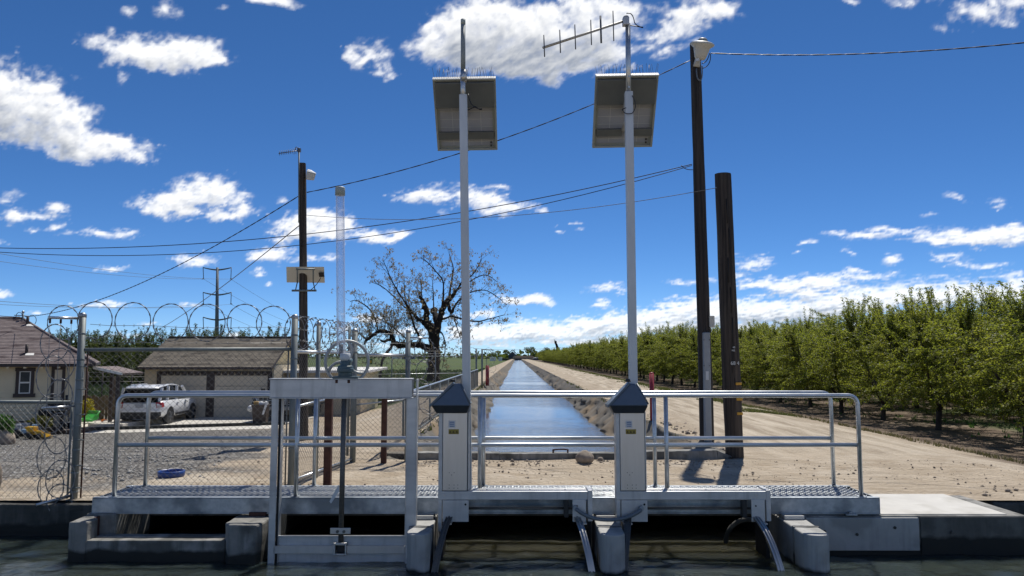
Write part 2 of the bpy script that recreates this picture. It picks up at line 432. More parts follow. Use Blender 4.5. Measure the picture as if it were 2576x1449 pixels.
    def build(s, name, m, parent=None, bevel=0.0, seg=2):
        me = bpy.data.meshes.new(name)
        me.from_pydata(s.v, [], s.f)
        if any(s.sm):
            me.polygons.foreach_set('use_smooth', s.sm)
        me.materials.append(MATS[m] if isinstance(m, str) else m)
        me.update()
        o = bpy.data.objects.new(name, me)
        COL.objects.link(o)
        if parent is not None:
            o.parent = parent
        if bevel:
            b = o.modifiers.new("bevel", 'BEVEL'); b.width = bevel; b.segments = seg; b.limit_method = 'ANGLE'
            b.angle_limit = rad(40); b.harden_normals = False
        return o

def weather(o, strength=0.014, scale=0.16, levels=5):
    # worn concrete: uneven faces and chipped arrises
    sd = o.modifiers.new("divide", 'SUBSURF'); sd.subdivision_type = 'SIMPLE'; sd.levels = levels; sd.render_levels = levels
    t = bpy.data.textures.get('wear') or bpy.data.textures.new('wear', 'CLOUDS')
    t.noise_scale = scale; t.noise_depth = 4
    d = o.modifiers.new("wear", 'DISPLACE'); d.texture = t; d.texture_coords = 'LOCAL'; d.strength = strength; d.mid_level = 0.5
    return o

def np_mesh(name, verts, faces, m, parent=None, smooth=False):
    """verts (n,3), faces (k,4) or (k,3) numpy arrays"""
    me = bpy.data.meshes.new(name)
    verts = np.asarray(verts, np.float32); faces = np.asarray(faces, np.int32)
    k = faces.shape[1]
    me.vertices.add(len(verts)); me.vertices.foreach_set('co', verts.ravel())
    me.loops.add(faces.size); me.loops.foreach_set('vertex_index', faces.ravel())
    me.polygons.add(len(faces)); me.polygons.foreach_set('loop_start', np.arange(len(faces), dtype=np.int32) * k)
    if smooth:
        me.polygons.foreach_set('use_smooth', np.ones(len(faces), bool))
    me.materials.append(MATS[m] if isinstance(m, str) else m)
    me.update(calc_edges=True); me.validate()
    o = bpy.data.objects.new(name, me); COL.objects.link(o)
    if parent is not None:
        o.parent = parent
    return o

def tag(o, label=None, cat=None, group=None, kind=None):
    if label: o['label'] = label
    if cat: o['category'] = cat
    if group: o['group'] = group
    if kind: o['kind'] = kind
    return o
def thing(name, label, cat, loc=(0, 0, 0), rz=0.0, group=None):
    o = bpy.data.objects.new(name, None); COL.objects.link(o)
    o.empty_display_size = 0.2
    o.location = loc; o.rotation_euler = (0, 0, rz)
    return tag(o, label, cat, group)
def copy_tree(o, parent=None):
    c = o.copy(); COL.objects.link(c)
    if parent is not None: c.parent = parent
    for ch in list(o.children):
        copy_tree(ch, c)
    return c
def arc(p0, pc, p1, n=8):
    p0, pc, p1 = Vector(p0), Vector(pc), Vector(p1)
    return [p0 * (1 - t) ** 2 + pc * 2 * t * (1 - t) + p1 * t * t for t in [i / n for i in range(n + 1)]]
def sag(p0, p1, s, n=24):
    p0, p1 = Vector(p0), Vector(p1)
    return [p0.lerp(p1, i / n) - Vector((0, 0, s * 4 * (i / n) * (1 - i / n))) for i in range(n + 1)]

def settle(root, loc):
    """children were modelled in world metres: move the thing's origin to its base"""
    loc = Vector(loc); seen = set()
    def go(o):
        for ch in o.children:
            if ch.data is not None and ch.data.name not in seen and ch.type == 'MESH':
                seen.add(ch.data.name); ch.data.transform(Matrix.Translation(-loc))
            elif ch.type == 'FONT':
                ch.location = ch.location - loc
            go(ch)
    go(root)
    root.location = loc
    return root

# ================================================================== SKY DOME WITH CLOUDS
def build_sky():
    def grid1(segs):
        out = []
        for a, b, st in segs:
            n = max(1, int(round((b - a) / st)))
            out.extend(list(np.linspace(a, b, n, endpoint=False)))
        out.append(segs[-1][1])
        return np.array(out)
    az = grid1([(-180, -44, 1.2), (-44, 44, 0.115), (44, 180, 1.2)])
    el = grid1([(-1.5, 31, 0.115), (31, 60, 1.0)])
    A, E = np.meshgrid(np.radians(az), np.radians(el))
    # photograph-plane coordinates of the part of the sky in view
    X = np.sin(A) * np.cos(E); Y = np.cos(A) * np.cos(E); Z = np.sin(E)
    cp, sp = math.cos(PITCH), math.sin(PITCH)
    F = Y * cp + Z * sp; U = Z * cp - Y * sp
    Fs = np.where(F > 0.2, F, 0.2)
    pu = 1288 + FPX * X / Fs; pv = 724.5 - FPX * U / Fs
    wu = fbm(pu / 95, pv / 60, 5, 3) - 0.5; wv = fbm(pu / 95, pv / 60, 5, 31) - 0.5
    qu = pu + wu * 75; qv = pv + wv * 42
    B = [  # cumulus puffs: centre, half sizes, weight
        (0, 225, 105, 75, 1.2), (70, 285, 115, 75, 1.2), (135, 235, 60, 50, .9), (20, 320, 150, 50, 1.1), (140, 320, 90, 45, .9), (220, 370, 110, 42, 1.1), (310, 378, 100, 38, 1), (150, 385, 60, 22, .6), (215, 290, 50, 30, .55),
        (420, 135, 110, 45, 1.15), (500, 140, 80, 45, 1.1), (400, 175, 60, 26, .7), (330, 125, 70, 36, .7), (245, 100, 45, 28, .62), (270, 160, 40, 20, .55), (545, 150, 40, 18, .7), (300, 200, 25, 18, .5),
        (420, 20, 45, 32, .72), (325, 35, 28, 16, .7), (690, 5, 62, 18, .85), (560, 25, 20, 12, .4), (640, 0, 60, 10, .6),
        (1290, 100, 150, 95, 1.3), (1200, 55, 80, 58, 1.1), (1110, 100, 75, 62, 1.1), (1400, 105, 140, 85, 1.3), (1500, 55, 110, 75, 1.15), (1560, 50, 60, 62, .95), (1330, 165, 130, 38, 1.0), (1450, 155, 100, 42, 1), (1200, 135, 110, 48, 1), (1090, 65, 30, 20, .8), (1540, 140, 60, 40, .75), (1400, 195, 28, 26, .55),
        (1750, 40, 85, 48, 1.05), (1690, 95, 60, 52, .85), (1800, 20, 50, 36, .9), (1660, 140, 36, 22, .55),
        (935, 135, 45, 42, .85), (965, 185, 25, 26, .8), (905, 150, 25, 30, .6),
        (2470, 28, 90, 34, .85), (2300, 0, 70, 20, .8), (2570, 0, 50, 30, .85), (2140, 0, 24, 10, .7), (2400, 70, 60, 20, .5), (2540, 50, 40, 15, .5),
        (500, 500, 115, 42, 1.1), (385, 515, 60, 24, .9), (560, 480, 65, 36, 1), (620, 533, 44, 22, .85), (440, 535, 60, 20, .8), (560, 540, 50, 18, .7), (720, 500, 28, 18, .45),
        (20, 500, 46, 26, .9), (100, 545, 76, 18, .85), (20, 552, 34, 20, .9), (140, 576, 38, 10, .8), (85, 580, 22, 7, .75), (150, 525, 32, 16, .7),
        (300, 592, 46, 16, .85), (235, 585, 24, 13, .75), (180, 595, 34, 7, .6),
        (800, 575, 98, 36, 1.05), (850, 578, 44, 28, .9), (745, 590, 56, 22, .9), (795, 545, 40, 24, .9),
        (690, 645, 62, 30, 1.05), (800, 656, 54, 15, .9), (655, 655, 40, 15, .7),
        (965, 598, 60, 20, .95), (1008, 602, 26, 13, .85), (940, 590, 30, 18, .8),
        (495, 655, 50, 22, .95), (300, 673, 46, 12, .85), (650, 688, 26, 8, .8), (660, 716, 18, 8, .8), (260, 766, 66, 13, .8), (105, 783, 26, 7, .8), (10, 740, 30, 14, .9), (0, 608, 30, 12, .8), (370, 815, 34, 9, .75), (575, 842, 30, 10, .8), (470, 772, 40, 10, .7),
        (1110, 495, 100, 28, 1), (1060, 502, 50, 18, .8), (1200, 500, 44, 22, .8), (1260, 525, 64, 28, 1.05), (1325, 522, 44, 14, .8), (1245, 475, 28, 11, .85), (1375, 531, 16, 7, .75), (1130, 535, 30, 9, .5),
        (1460, 558, 16, 6, .7), (1412, 588, 14, 6, .7), (1465, 578, 14, 5, .7), (1415, 570, 12, 4, .6),
        (1520, 730, 54, 17, 1), (1520, 765, 36, 9, .95), (1310, 761, 64, 12, .95), (1355, 753, 34, 13, .95),
        (1895, 660, 62, 23, 1.05), (1835, 690, 40, 14, .8), (1720, 716, 60, 9, .85), (1900, 712, 95, 16, 1), (2000, 718, 74, 20, 1), (2080, 710, 64, 18, 1), (2180, 694, 76, 12, .95), (2050, 735, 40, 12, .7),
        (2440, 592, 150, 26, 1.1), (2540, 585, 90, 28, 1.15), (2370, 602, 80, 14, .95), (2170, 597, 92, 14, .95), (2235, 580, 48, 10, .85), (2030, 607, 28, 8, .8), (2010, 630, 14, 6, .7), (2130, 634, 24, 8, .85), (2235, 655, 30, 19, .95), (2150, 675, 38, 10, .9), (2370, 648, 52, 16, .85), (2450, 668, 60, 10, .9), (2410, 502, 38, 14, .7), (2505, 505, 34, 16, .5), (2330, 540, 40, 10, .4),
        (1180, 845, 60, 26, .9), (1270, 835, 110, 28, 1.1), (1410, 830, 140, 28, 1.1), (1550, 815, 120, 28, 1.1), (1640, 800, 80, 30, 1.1), (1740, 790, 90, 36, 1.15), (1800, 775, 60, 30, 1.05), (1900, 780, 120, 36, 1.15), (2020, 775, 100, 36, 1.15), (2130, 765, 80, 38, 1.15), (2250, 750, 100, 42, 1.2), (2400, 740, 110, 46, 1.2), (2560, 745, 90, 50, 1.2), (1850, 830, 260, 22, 1.0), (2300, 820, 300, 26, 1.0),
        (1220, 788, 40, 10, .8), (930, 800, 60, 14, .85), (1020, 830, 60, 14, .8), (860, 822, 50, 10, .7), (1400, 858, 90, 8, .75), (1530, 858, 120, 12, .8), (1700, 858, 150, 12, .8), (1130, 800, 50, 10, .5), (1230, 870, 90, 8, .55), (980, 866, 120, 9, .5), (300, 850, 100, 10, .5), (520, 870, 120, 8, .45), (100, 860, 120, 8, .5)]
    f = np.full(A.shape, -1.0)
    acc = np.zeros(A.shape)
    for (u, v, ru, rv, w) in B:
        # flat-bottomed lumps: sharper below than above
        dy = (qv - v) / rv
        dy = np.where(dy > 0, dy * 1.25, dy)
        r2 = ((qu - u) / ru) ** 2 + dy ** 2
        acc += w * np.exp(-r2 * 1.32)
    inview = (np.abs(A) < rad(41)) & (E < rad(30)) & (F > 0.2)
    cov = np.where(F > 0.2, acc, 0)
    # the same broken cumulus goes on all the way round, outside the frame
    gen = fbm(A * 5.0 + 40, E * 11.0 + 3, 6, 77)
    gen = np.clip((gen - 0.52) * 5.5, -1, 1.1) * np.clip(1.25 - E / rad(60), 0.25, 1)
    k = np.maximum(sstep(rad(36), rad(42), np.abs(A)), sstep(rad(27), rad(32), E))
    cov = cov * (1 - k) + np.maximum(gen, 0) * k
    # cauliflower texture at several sizes, ridged
    sc = np.clip(0.45 + (900 - pv) / 900, 0.42, 1.35)
    n1 = fbm(pu / (32 * sc), pv / (27 * sc), 5, 5)
    n2 = 1 - np.abs(2 * fbm(pu / (46 * sc) + 5, pv / (40 * sc), 5, 15) - 1)
    n3 = fbm(pu / (11 * sc), pv / (10 * sc), 4, 25)
    dens = np.minimum(cov, 1.15) * (1 + .28 * sstep(700, 790, pv)) - 0.47 + (n1 - 0.5) * 0.90 + (n2 - 0.72) * (0.50 + .5 * sstep(690, 760, pv)) + (n3 - 0.5) * 0.55 + (fbm(pu / (5.5 * sc), pv / (4.5 * sc), 3, 45) - .5) * 0.25
    dens = np.where(cov < 0.04, -0.6, dens)
    core = 1 - np.exp(-3.4 * np.clip(dens, 0, 2) ** 1.15)
    wisp = sstep(-0.30, 0.15, dens) * sstep(0.10, 0.34, cov) * (0.10 + 0.34 * n3 * n1 * 2)
    alpha = np.clip(np.maximum(core, wisp), 0, 1)
    thick = np.clip(dens + 0.05, 0, 1.3)
    # thickness gathered between a point and the sun (above, slightly right): bases turn grey
    acc2 = np.zeros_like(thick); wsum = 0
    nr, nc = thick.shape
    for i in range(1, 26):
        dr = int(i * 1.5); dc = int(i * 0.35)
        sh = np.zeros_like(thick)
        sh[:nr - dr, :nc - dc] = thick[dr:, dc:] if dc else thick[dr:, :]
        acc2 += sh
    ngrey = np.clip(acc2 / 12.5, 0, 1.6)
    big = fbm(pu / (60 * sc), pv / (46 * sc), 5, 55)
    base = np.clip(ngrey * np.clip(thick * 1.1 + .2, 0, 1) - 0.26 + (big - .5) * 0.85 * np.clip(ngrey, 0, 1), 0, 1)
    relief = np.zeros_like(n1)
    relief[:-4, :-2] = dens[:-4, :-2] - dens[4:, 2:]
    bright = 1.0 - 0.52 * sstep(0, 0.95, base) + np.clip(relief, -.4, .4) * (0.30 + 0.35 * sstep(rad(12), rad(5), E))
    bright = np.clip(bright, 0.38, 1.12)
    low = sstep(rad(9), rad(0.5), E)            # distant banks: paler, a little bluer in their shade
    col = np.stack([bright * 0.98, bright * 0.985 + (1 - bright) * .05, bright * 0.99 + (1 - bright) * .14], -1)
    col = col * (1 - low[..., None] * 0.10) + low[..., None] * 0.10 * np.array([0.62, 0.74, 0.92])
    alpha = alpha * (1 - 0.12 * low)
    R = 9000.0
    vz = np.stack([X * R, Y * R, Z * R + CAM_H], -1).reshape(-1, 3)
    nr, nc = A.shape
    idx = np.arange(nr * nc).reshape(nr, nc)
    fc = np.stack([idx[:-1, :-1], idx[:-1, 1:], idx[1:, 1:], idx[1:, :-1]], -1).reshape(-1, 4)
    m = bpy.data.materials.new('cloud_layer'); m.use_nodes = True
    N = m.node_tree.nodes; L = m.node_tree.links
    N.remove(N["Principled BSDF"])
    out = N["Material Output"]
    at = N.new("ShaderNodeAttribute"); at.attribute_name = 'cloud_cover'
    ac = N.new("ShaderNodeAttribute"); ac.attribute_name = 'cloud_colour'
    tc = N.new("ShaderNodeTexCoord")
    no = N.new("ShaderNodeTexNoise"); no.inputs['Scale'].default_value = 0.011; no.inputs['Detail'].default_value = 4
    L.new(tc.outputs['Object'], no.inputs['Vector'])
    s1 = N.new("ShaderNodeMath"); s1.operation = 'MULTIPLY_ADD'; s1.inputs[1].default_value = 0.5; s1.inputs[2].default_value = -0.25
    L.new(no.outputs['Fac'], s1.inputs[0])
    # only the ragged rims take the finest detail
    rim = N.new("ShaderNodeMath"); rim.operation = 'MULTIPLY'
    inv = N.new("ShaderNodeMath"); inv.operation = 'SUBTRACT'; inv.inputs[0].default_value = 1.0
    L.new(at.outputs['Fac'], inv.inputs[1]); L.new(inv.outputs[0], rim.inputs[0]); L.new(at.outputs['Fac'], rim.inputs[1])
    rm = N.new("ShaderNodeMath"); rm.operation = 'MULTIPLY'; L.new(rim.outputs[0], rm.inputs[0]); L.new(s1.outputs[0], rm.inputs[1])
    ad = N.new("ShaderNodeMath"); ad.operation = 'MULTIPLY_ADD'; ad.inputs[1].default_value = 6.0; ad.use_clamp = True
    L.new(rm.outputs[0], ad.inputs[0]); L.new(at.outputs['Fac'], ad.inputs[2])
    em = N.new("ShaderNodeEmission"); L.new(ac.outputs['Color'], em.inputs['Color']); em.inputs['Strength'].default_value = 0.96
    tr = N.new("ShaderNodeBsdfTransparent")
    ms = N.new("ShaderNodeMixShader")
    L.new(ad.outputs[0], ms.inputs[0]); L.new(tr.outputs[0], ms.inputs[1]); L.new(em.outputs[0], ms.inputs[2])
    L.new(ms.outputs[0], out.inputs['Surface'])
    m.cycles.emission_sampling = 'NONE'
    MATS['cloud_layer'] = m
    # drop the empty sky far outside the frame: only cells with any cloud are kept, plus the part in view
    o = np_mesh('sky', vz, fc, 'cloud_layer', smooth=True)
    me = o.data
    a1 = me.attributes.new('cloud_cover', 'FLOAT', 'POINT'); a1.data.foreach_set('value', alpha.ravel().astype(np.float32))
    a2 = me.attributes.new('cloud_colour', 'FLOAT_COLOR', 'POINT')
    c4 = np.concatenate([col.reshape(-1, 3), np.ones((nr * nc, 1))], 1).astype(np.float32)
    a2.data.foreach_set('color', c4.ravel())
    tag(o, 'deep blue sky with scattered white cumulus clouds', kind='structure')
build_sky()

# ================================================================== GROUND
CX0, CX1 = -2.12, 3.42            # canal edges (in skewed x)
def ground_h(xp, y):
    xp = np.asarray(xp, float); y = np.asarray(y, float)
    lat = sstep(-3.0, -8.5, xp)
    hl = -1.2 * sstep(10.0, 27.0, y) * lat
    hr = -0.95 * sstep(6.4, 14.0, xp)
    mound = 0.10 * np.exp(-((xp - 4.3) / 0.45) ** 2) * sstep(14, 17, y) * (0.5 + fbm(xp * 1.5, y * 0.4, 3, 91))
    return np.where(xp < 0, hl, hr) + mound
def GH(x, y):
    return float(ground_h(x - SKEW * y, y))

def build_ground():
    def segs(S):
        out = []
        for a, b, st in S:
            n = max(1, int(round(abs(b - a) / st))); out.extend(list(np.linspace(a, b, n, endpoint=False)))
        out.append(S[-1][1]); return np.array(out)
    ys = segs([(9.2, 26, .14), (26, 60, .6), (60, 200, 4), (200, 720, 20), (720, 8000, 700)])
    yfar = segs([(560, 720, 20), (720, 8000, 700)])
    xl = segs([(-9000, -700, 900), (-700, -100, 40), (-100, -30, 3), (-30, -14, .5), (-14, CX0, .14)])
    xm = segs([(CX0, CX1, .14)])
    xr = segs([(CX1, 14, .14), (14, 30, .4), (30, 100, 3), (100, 700, 40), (700, 9000, 900)])
    ymid = segs([(9.2, 12.72, .14)])
    V = []; Fc = []; off = 0
    for xs_, ys_ in ((xl, ys), (xm, ymid), (xr, ys), (xm[::8], yfar)):
        XX, YY = np.meshgrid(xs_, ys_)
        H = ground_h(XX, YY)
        near = sstep(60, 20, YY)
        nz = (fbm(XX * 1.3, YY * 1.3, 4, 61) - .5) * 0.05 + (fbm(XX * 5, YY * 5, 3, 62) - .5) * 0.018
        # wheel ruts along the bank road and across the crossing
        rut = (np.exp(-((XX - 4.9) / .22) ** 2) + np.exp(-((XX - 6.3) / .22) ** 2)) * sstep(11, 14, YY)
        H = H + nz * near - 0.035 * rut
        trk = np.zeros_like(XX)
        for (y0_, a_, ph_) in ((10.3, .10, 0.), (10.75, .12, .8), (11.5, .15, 2.), (11.95, .14, 2.5)):
            trk += np.exp(-((YY - y0_ - a_ * np.sin(XX * .35 + ph_) - .06 * XX * (XX > 3)) / .10) ** 2) * sstep(-3.2, -1, XX)
        H = H - 0.022 * trk * (.6 + .8 * fbm(XX * 2, YY * 2, 3, 66)) * (YY < 20)
        edge = np.minimum(1, np.abs(YY - 9.2) / .3)
        H = np.where((YY < 9.6), H * edge - .01, H)
        V.append(np.stack([XX + SKEW * YY, YY, H], -1).reshape(-1, 3))
        n0, n1 = XX.shape
        idx = np.arange(n0 * n1).reshape(n0, n1) + off
        Fc.append(np.stack([idx[:-1, :-1], idx[:-1, 1:], idx[1:, 1:], idx[1:, :-1]], -1).reshape(-1, 4)); off += n0 * n1
    V = np.concatenate(V); Fc = np.concatenate(Fc)
    xp = V[:, 0] - SKEW * V[:, 1]; y = V[:, 1]
    e1 = (fbm(xp * .9, y * .9, 5, 71) - .5); e2 = (fbm(xp * .25, y * .25, 4, 72) - .5)
    gravel = sstep(0.5, -0.5, (xp + 4.2 + .22 * (y - 11.5)) + e1 * 3.5) * sstep(10.1, 11.2, y + e1 * 3) * sstep(31.5, 30.5, y) * (xp < 0)
    # orchard floor, grass verge and fields
    soil = sstep(8.9, 10.2, xp + e1 * 2.0 + np.clip((16 - y) * 0.25, -0.2, 3)) * 1.0
    verge = np.exp(-((xp - 8.4 - e2 * 1.2) / .75) ** 2) * sstep(22, 30, y) * (0.15 + 1.0 * fbm(xp * 1.2, y * .5, 4, 73))
    weeds = soil * sstep(17.0, 18.2, xp) * sstep(.45, .6, fbm(xp * .5, y * .35, 5, 74))
    field = sstep(-4.6, -5.6, xp + e2) * sstep(39, 44, y) + (np.abs(xp) > 120) * 0.9 + (y > 560) * 0.9
    field = field * sstep(-400, -60, -np.abs(xp) * 0 - 1)
    lb = sstep(-4.6, -4.0, xp) * (xp < 0)
    green = np.clip(verge + weeds * .8 + field * (xp < 0) + (y > 600) * (xp > 0) * .6, 0, 1)
    soil = soil * (xp > 0)
    road = sstep(3.9, 4.6, xp) * sstep(8.6, 7.6, xp) * sstep(12, 16, y)
    m = bpy.data.materials.new('ground_surface'); m.use_nodes = True
    N = m.node_tree.nodes; L = m.node_tree.links; b = N["Principled BSDF"]
    b.inputs['Roughness'].default_value = 0.95; b.inputs['Specular IOR Level'].default_value = 0.15
    tc = N.new("ShaderNodeTexCoord")
    def noise(sc, det=8, st=(1, 1, 1), rough=.62):
        mp = N.new("ShaderNodeMapping"); mp.inputs['Scale'].default_value = st; L.new(tc.outputs['Object'], mp.inputs[0])
        n = N.new("ShaderNodeTexNoise"); n.inputs['Scale'].default_value = sc; n.inputs['Detail'].default_value = det
        n.inputs['Roughness'].default_value = rough
        L.new(mp.outputs[0], n.inputs['Vector']); return n.outputs['Fac']
    def rng(x, a, c):
        r = N.new("ShaderNodeMapRange"); r.inputs[1].default_value = a; r.inputs[2].default_value = c; L.new(x, r.inputs[0]); return r.outputs[0]
    def mix(fac, A, Bc, blend='MIX'):
        x = N.new("ShaderNodeMix"); x.data_type = 'RGBA'; x.blend_type = blend
        if isinstance(fac, (int, float)): x.inputs['Factor'].default_value = fac
        else: L.new(fac, x.inputs['Factor'])
        for s_, val in (('A', A), ('B', Bc)):
            if isinstance(val, tuple): x.inputs[s_].default_value = (*val, 1)
            else: L.new(val, x.inputs[s_])
        return x.outputs['Result']
    def attr(nm):
        a = N.new("ShaderNodeAttribute"); a.attribute_name = nm; return a.outputs['Fac']
    sand = mix(rng(noise(.8, 9), .35, .66), (0.36, 0.295, 0.215), (0.47, 0.395, 0.30))
    sand = mix(rng(noise(.35, 8, (1, 1, 1)), .50, .66), sand, (0.50, 0.435, 0.345))
    sand = mix(rng(noise(7, 7, (.12, 1, 1)), .52, .70), sand, (0.27, 0.22, 0.162))     # damp streaks left by wheels across
    sand = mix(rng(noise(2.2, 10, (.6, 1, 1), .7), .50, .62), sand, (0.33, 0.265, 0.19))
    sand = mix(rng(noise(26, 6), .60, .70), sand, (0.20, 0.165, 0.13))
    spk = N.new("ShaderNodeTexVoronoi"); spk.inputs['Scale'].default_value = 9; L.new(tc.outputs['Object'], spk.inputs['Vector'])
    sand = mix(rng(spk.outputs['Distance'], .12, .05), sand, (0.26, 0.215, 0.165))
    roadc = mix(rng(noise(2.4, 8, (1.6, .10, 1)), .40, .62), (0.31, 0.255, 0.188), (0.52, 0.45, 0.35))
    sand = mix(attr('road'), sand, roadc)
    vor = N.new("ShaderNodeTexVoronoi"); vor.inputs['Scale'].default_value = 16; L.new(tc.outputs['Object'], vor.inputs['Vector'])
    sv = N.new("ShaderNodeSeparateColor"); L.new(vor.outputs['Color'], sv.inputs[0])
    grv = mix(sv.outputs[0], (0.13, 0.125, 0.115), (0.42, 0.405, 0.375))
    grv = mix(rng(vor.outputs['Distance'], .25, .6), grv, (0.09, 0.083, 0.075))
    grv = mix(rng(noise(.5, 6), .54, .72), grv, (0.33, 0.305, 0.265))
    so = mix(rng(noise(1.6, 9), .35, .65), (0.105, 0.075, 0.055), (0.20, 0.155, 0.115))
    so = mix(rng(noise(.4, 6), .54, .66), so, (0.27, 0.215, 0.16))
    gr = mix(rng(noise(2.2, 8), .35, .65), (0.05, 0.085, 0.022), (0.125, 0.165, 0.05))
    gr = mix(rng(noise(.09, 6, (1, .18, 1)), .40, .60), gr, (0.075, 0.105, 0.045))
    gr = mix(rng(noise(.5, 7, (1, .3, 1)), .55, .68), gr, (0.16, 0.15, 0.085))
    c = mix(attr('gravel'), sand, grv); c = mix(attr('soil'), c, so); c = mix(attr('green'), c, gr)
    L.new(c, b.inputs['Base Color'])
    nb = noise(7, 9); nb2 = N.new("ShaderNodeMath"); nb2.operation = 'MULTIPLY_ADD'; nb2.inputs[1].default_value = 0.6
    L.new(vor.outputs['Distance'], nb2.inputs[0]); L.new(nb, nb2.inputs[2])
    bp = N.new("ShaderNodeBump"); bp.inputs['Strength'].default_value = 0.8; bp.inputs['Distance'].default_value = 0.05
    L.new(nb2.outputs[0], bp.inputs['Height']); L.new(bp.outputs[0], b.inputs['Normal'])
    o = np_mesh('ground', V, Fc, m, smooth=True)
    for nm, arr in (('gravel', gravel), ('soil', soil), ('green', green), ('road', road)):
        a = o.data.attributes.new(nm, 'FLOAT', 'POINT'); a.data.foreach_set('value', np.ascontiguousarray(arr, np.float32))
    tag(o, 'sandy crossing, bank roads, gravel yard and orchard floor', kind='structure')
build_ground()

def build_near_bank():
    # the bank the photographer stands on; sunlit sand behind and below the camera
    xs = np.concatenate([np.linspace(-3000, -60, 12), np.linspace(-50, 50, 41), np.linspace(60, 3000, 12)])
    ys = np.array([-4000, -1500, -400, -120, -60, -30, -15, -8, -4, -1, 0.3, 0.7, 1.2, 1.7, 2.4])
    XX, YY = np.meshgrid(xs, ys)
    H = np.where(YY > 0.5, -0.02 - (YY - 0.5) * .45, 0) + (fbm(XX * .4, YY * .4, 3, 301) - .5) * .05
    V = np.stack([XX, YY, H], -1).reshape(-1, 3)
    idx = np.arange(XX.size).reshape(XX.shape)
    fc = np.stack([idx[:-1, :-1], idx[:-1, 1:], idx[1:, 1:], idx[1:, :-1]], -1).reshape(-1, 4)
    o = np_mesh('near_bank', V, fc, bpy.data.materials['ground_surface'], smooth=True)
    tag(o, 'sandy bank on the near side of the main canal', kind='structure')
build_near_bank()

# ================================================================== WATER
WZ = -0.40
def water_mat(name, c1, c2, scale, bump, dist, rough=0.05, stretch=(1, 1, 1), silt=False, gusts=False):
    m = bpy.data.materials.new(name); m.use_nodes = True
    N = m.node_tree.nodes; L = m.node_tree.links; b = N["Principled BSDF"]
    b.inputs['Roughness'].default_value = rough; b.inputs['IOR'].default_value = 1.333
    b.inputs['Specular IOR Level'].default_value = 0.5
    b.inputs['Subsurface Weight'].default_value = 0.9 if silt else 0.0     # suspended silt spreads the light under the surface
    b.inputs['Subsurface Radius'].default_value = (1.0, 0.9, 0.55); b.inputs['Subsurface Scale'].default_value = 1.3
    tc = N.new("ShaderNodeTexCoord"); mp = N.new("ShaderNodeMapping"); mp.inputs['Scale'].default_value = stretch
    L.new(tc.outputs['Object'], mp.inputs[0])
    n = N.new("ShaderNodeTexNoise"); n.inputs['Scale'].default_value = scale; n.inputs['Detail'].default_value = 5; n.inputs['Distortion'].default_value = 0.6
    L.new(mp.outputs[0], n.inputs['Vector'])
    bp = N.new("ShaderNodeBump"); bp.inputs['Strength'].default_value = bump; bp.inputs['Distance'].default_value = dist
    L.new(n.outputs['Fac'], bp.inputs['Height']); L.new(bp.outputs[0], b.inputs['Normal'])
    if gusts:       # cat's-paws: wind ruffles the surface in bands across the canal
        mg = N.new("ShaderNodeMapping"); mg.inputs['Scale'].default_value = (.10, .16, 1); L.new(tc.outputs['Object'], mg.inputs[0])
        ng = N.new("ShaderNodeTexNoise"); ng.inputs['Scale'].default_value = 1.0; ng.inputs['Detail'].default_value = 5; L.new(mg.outputs[0], ng.inputs['Vector'])
        rg = N.new("ShaderNodeMapRange"); rg.inputs[1].default_value = .40; rg.inputs[2].default_value = .60; rg.inputs[3].default_value = bump * .12; rg.inputs[4].default_value = bump * 1.5
        L.new(ng.outputs['Fac'], rg.inputs[0]); L.new(rg.outputs[0], bp.inputs['Strength'])
    n2 = N.new("ShaderNodeTexNoise"); n2.inputs['Scale'].default_value = 1.6; n2.inputs['Detail'].default_value = 4
    L.new(tc.outputs['Object'], n2.inputs['Vector'])
    mx = N.new("ShaderNodeMix"); mx.data_type = 'RGBA'
    mx.inputs['A'].default_value = (*c1, 1); mx.inputs['B'].default_value = (*c2, 1)
    if silt:
        at = N.new("ShaderNodeAttribute"); at.attribute_name = 'silt'
        ml = N.new("ShaderNodeMath"); ml.operation = 'MULTIPLY_ADD'; ml.inputs[1].default_value = 0.5; ml.use_clamp = True
        L.new(n2.outputs['Fac'], ml.inputs[0]); sb = N.new("ShaderNodeMath"); sb.operation = 'SUBTRACT'; sb.inputs[1].default_value = 0.25
        L.new(at.outputs['Fac'], sb.inputs[0]); L.new(sb.outputs[0], ml.inputs[2])
        L.new(ml.outputs[0], mx.inputs['Factor'])
    else:
        L.new(n2.outputs['Fac'], mx.inputs['Factor'])
    L.new(mx.outputs['Result'], b.inputs['Base Color'])
    MATS[name] = m
water_mat('water_forebay', (0.030, 0.043, 0.039), (0.112, 0.106, 0.070), 11, 0.30, 0.02, 0.05, (1, 1.6, 1), silt=True)
water_mat('water_canal', (0.115, 0.118, 0.112), (0.155, 0.15, 0.132), 7.5, 0.42, 0.05, 0.10, (1, .8, 1), gusts=True)

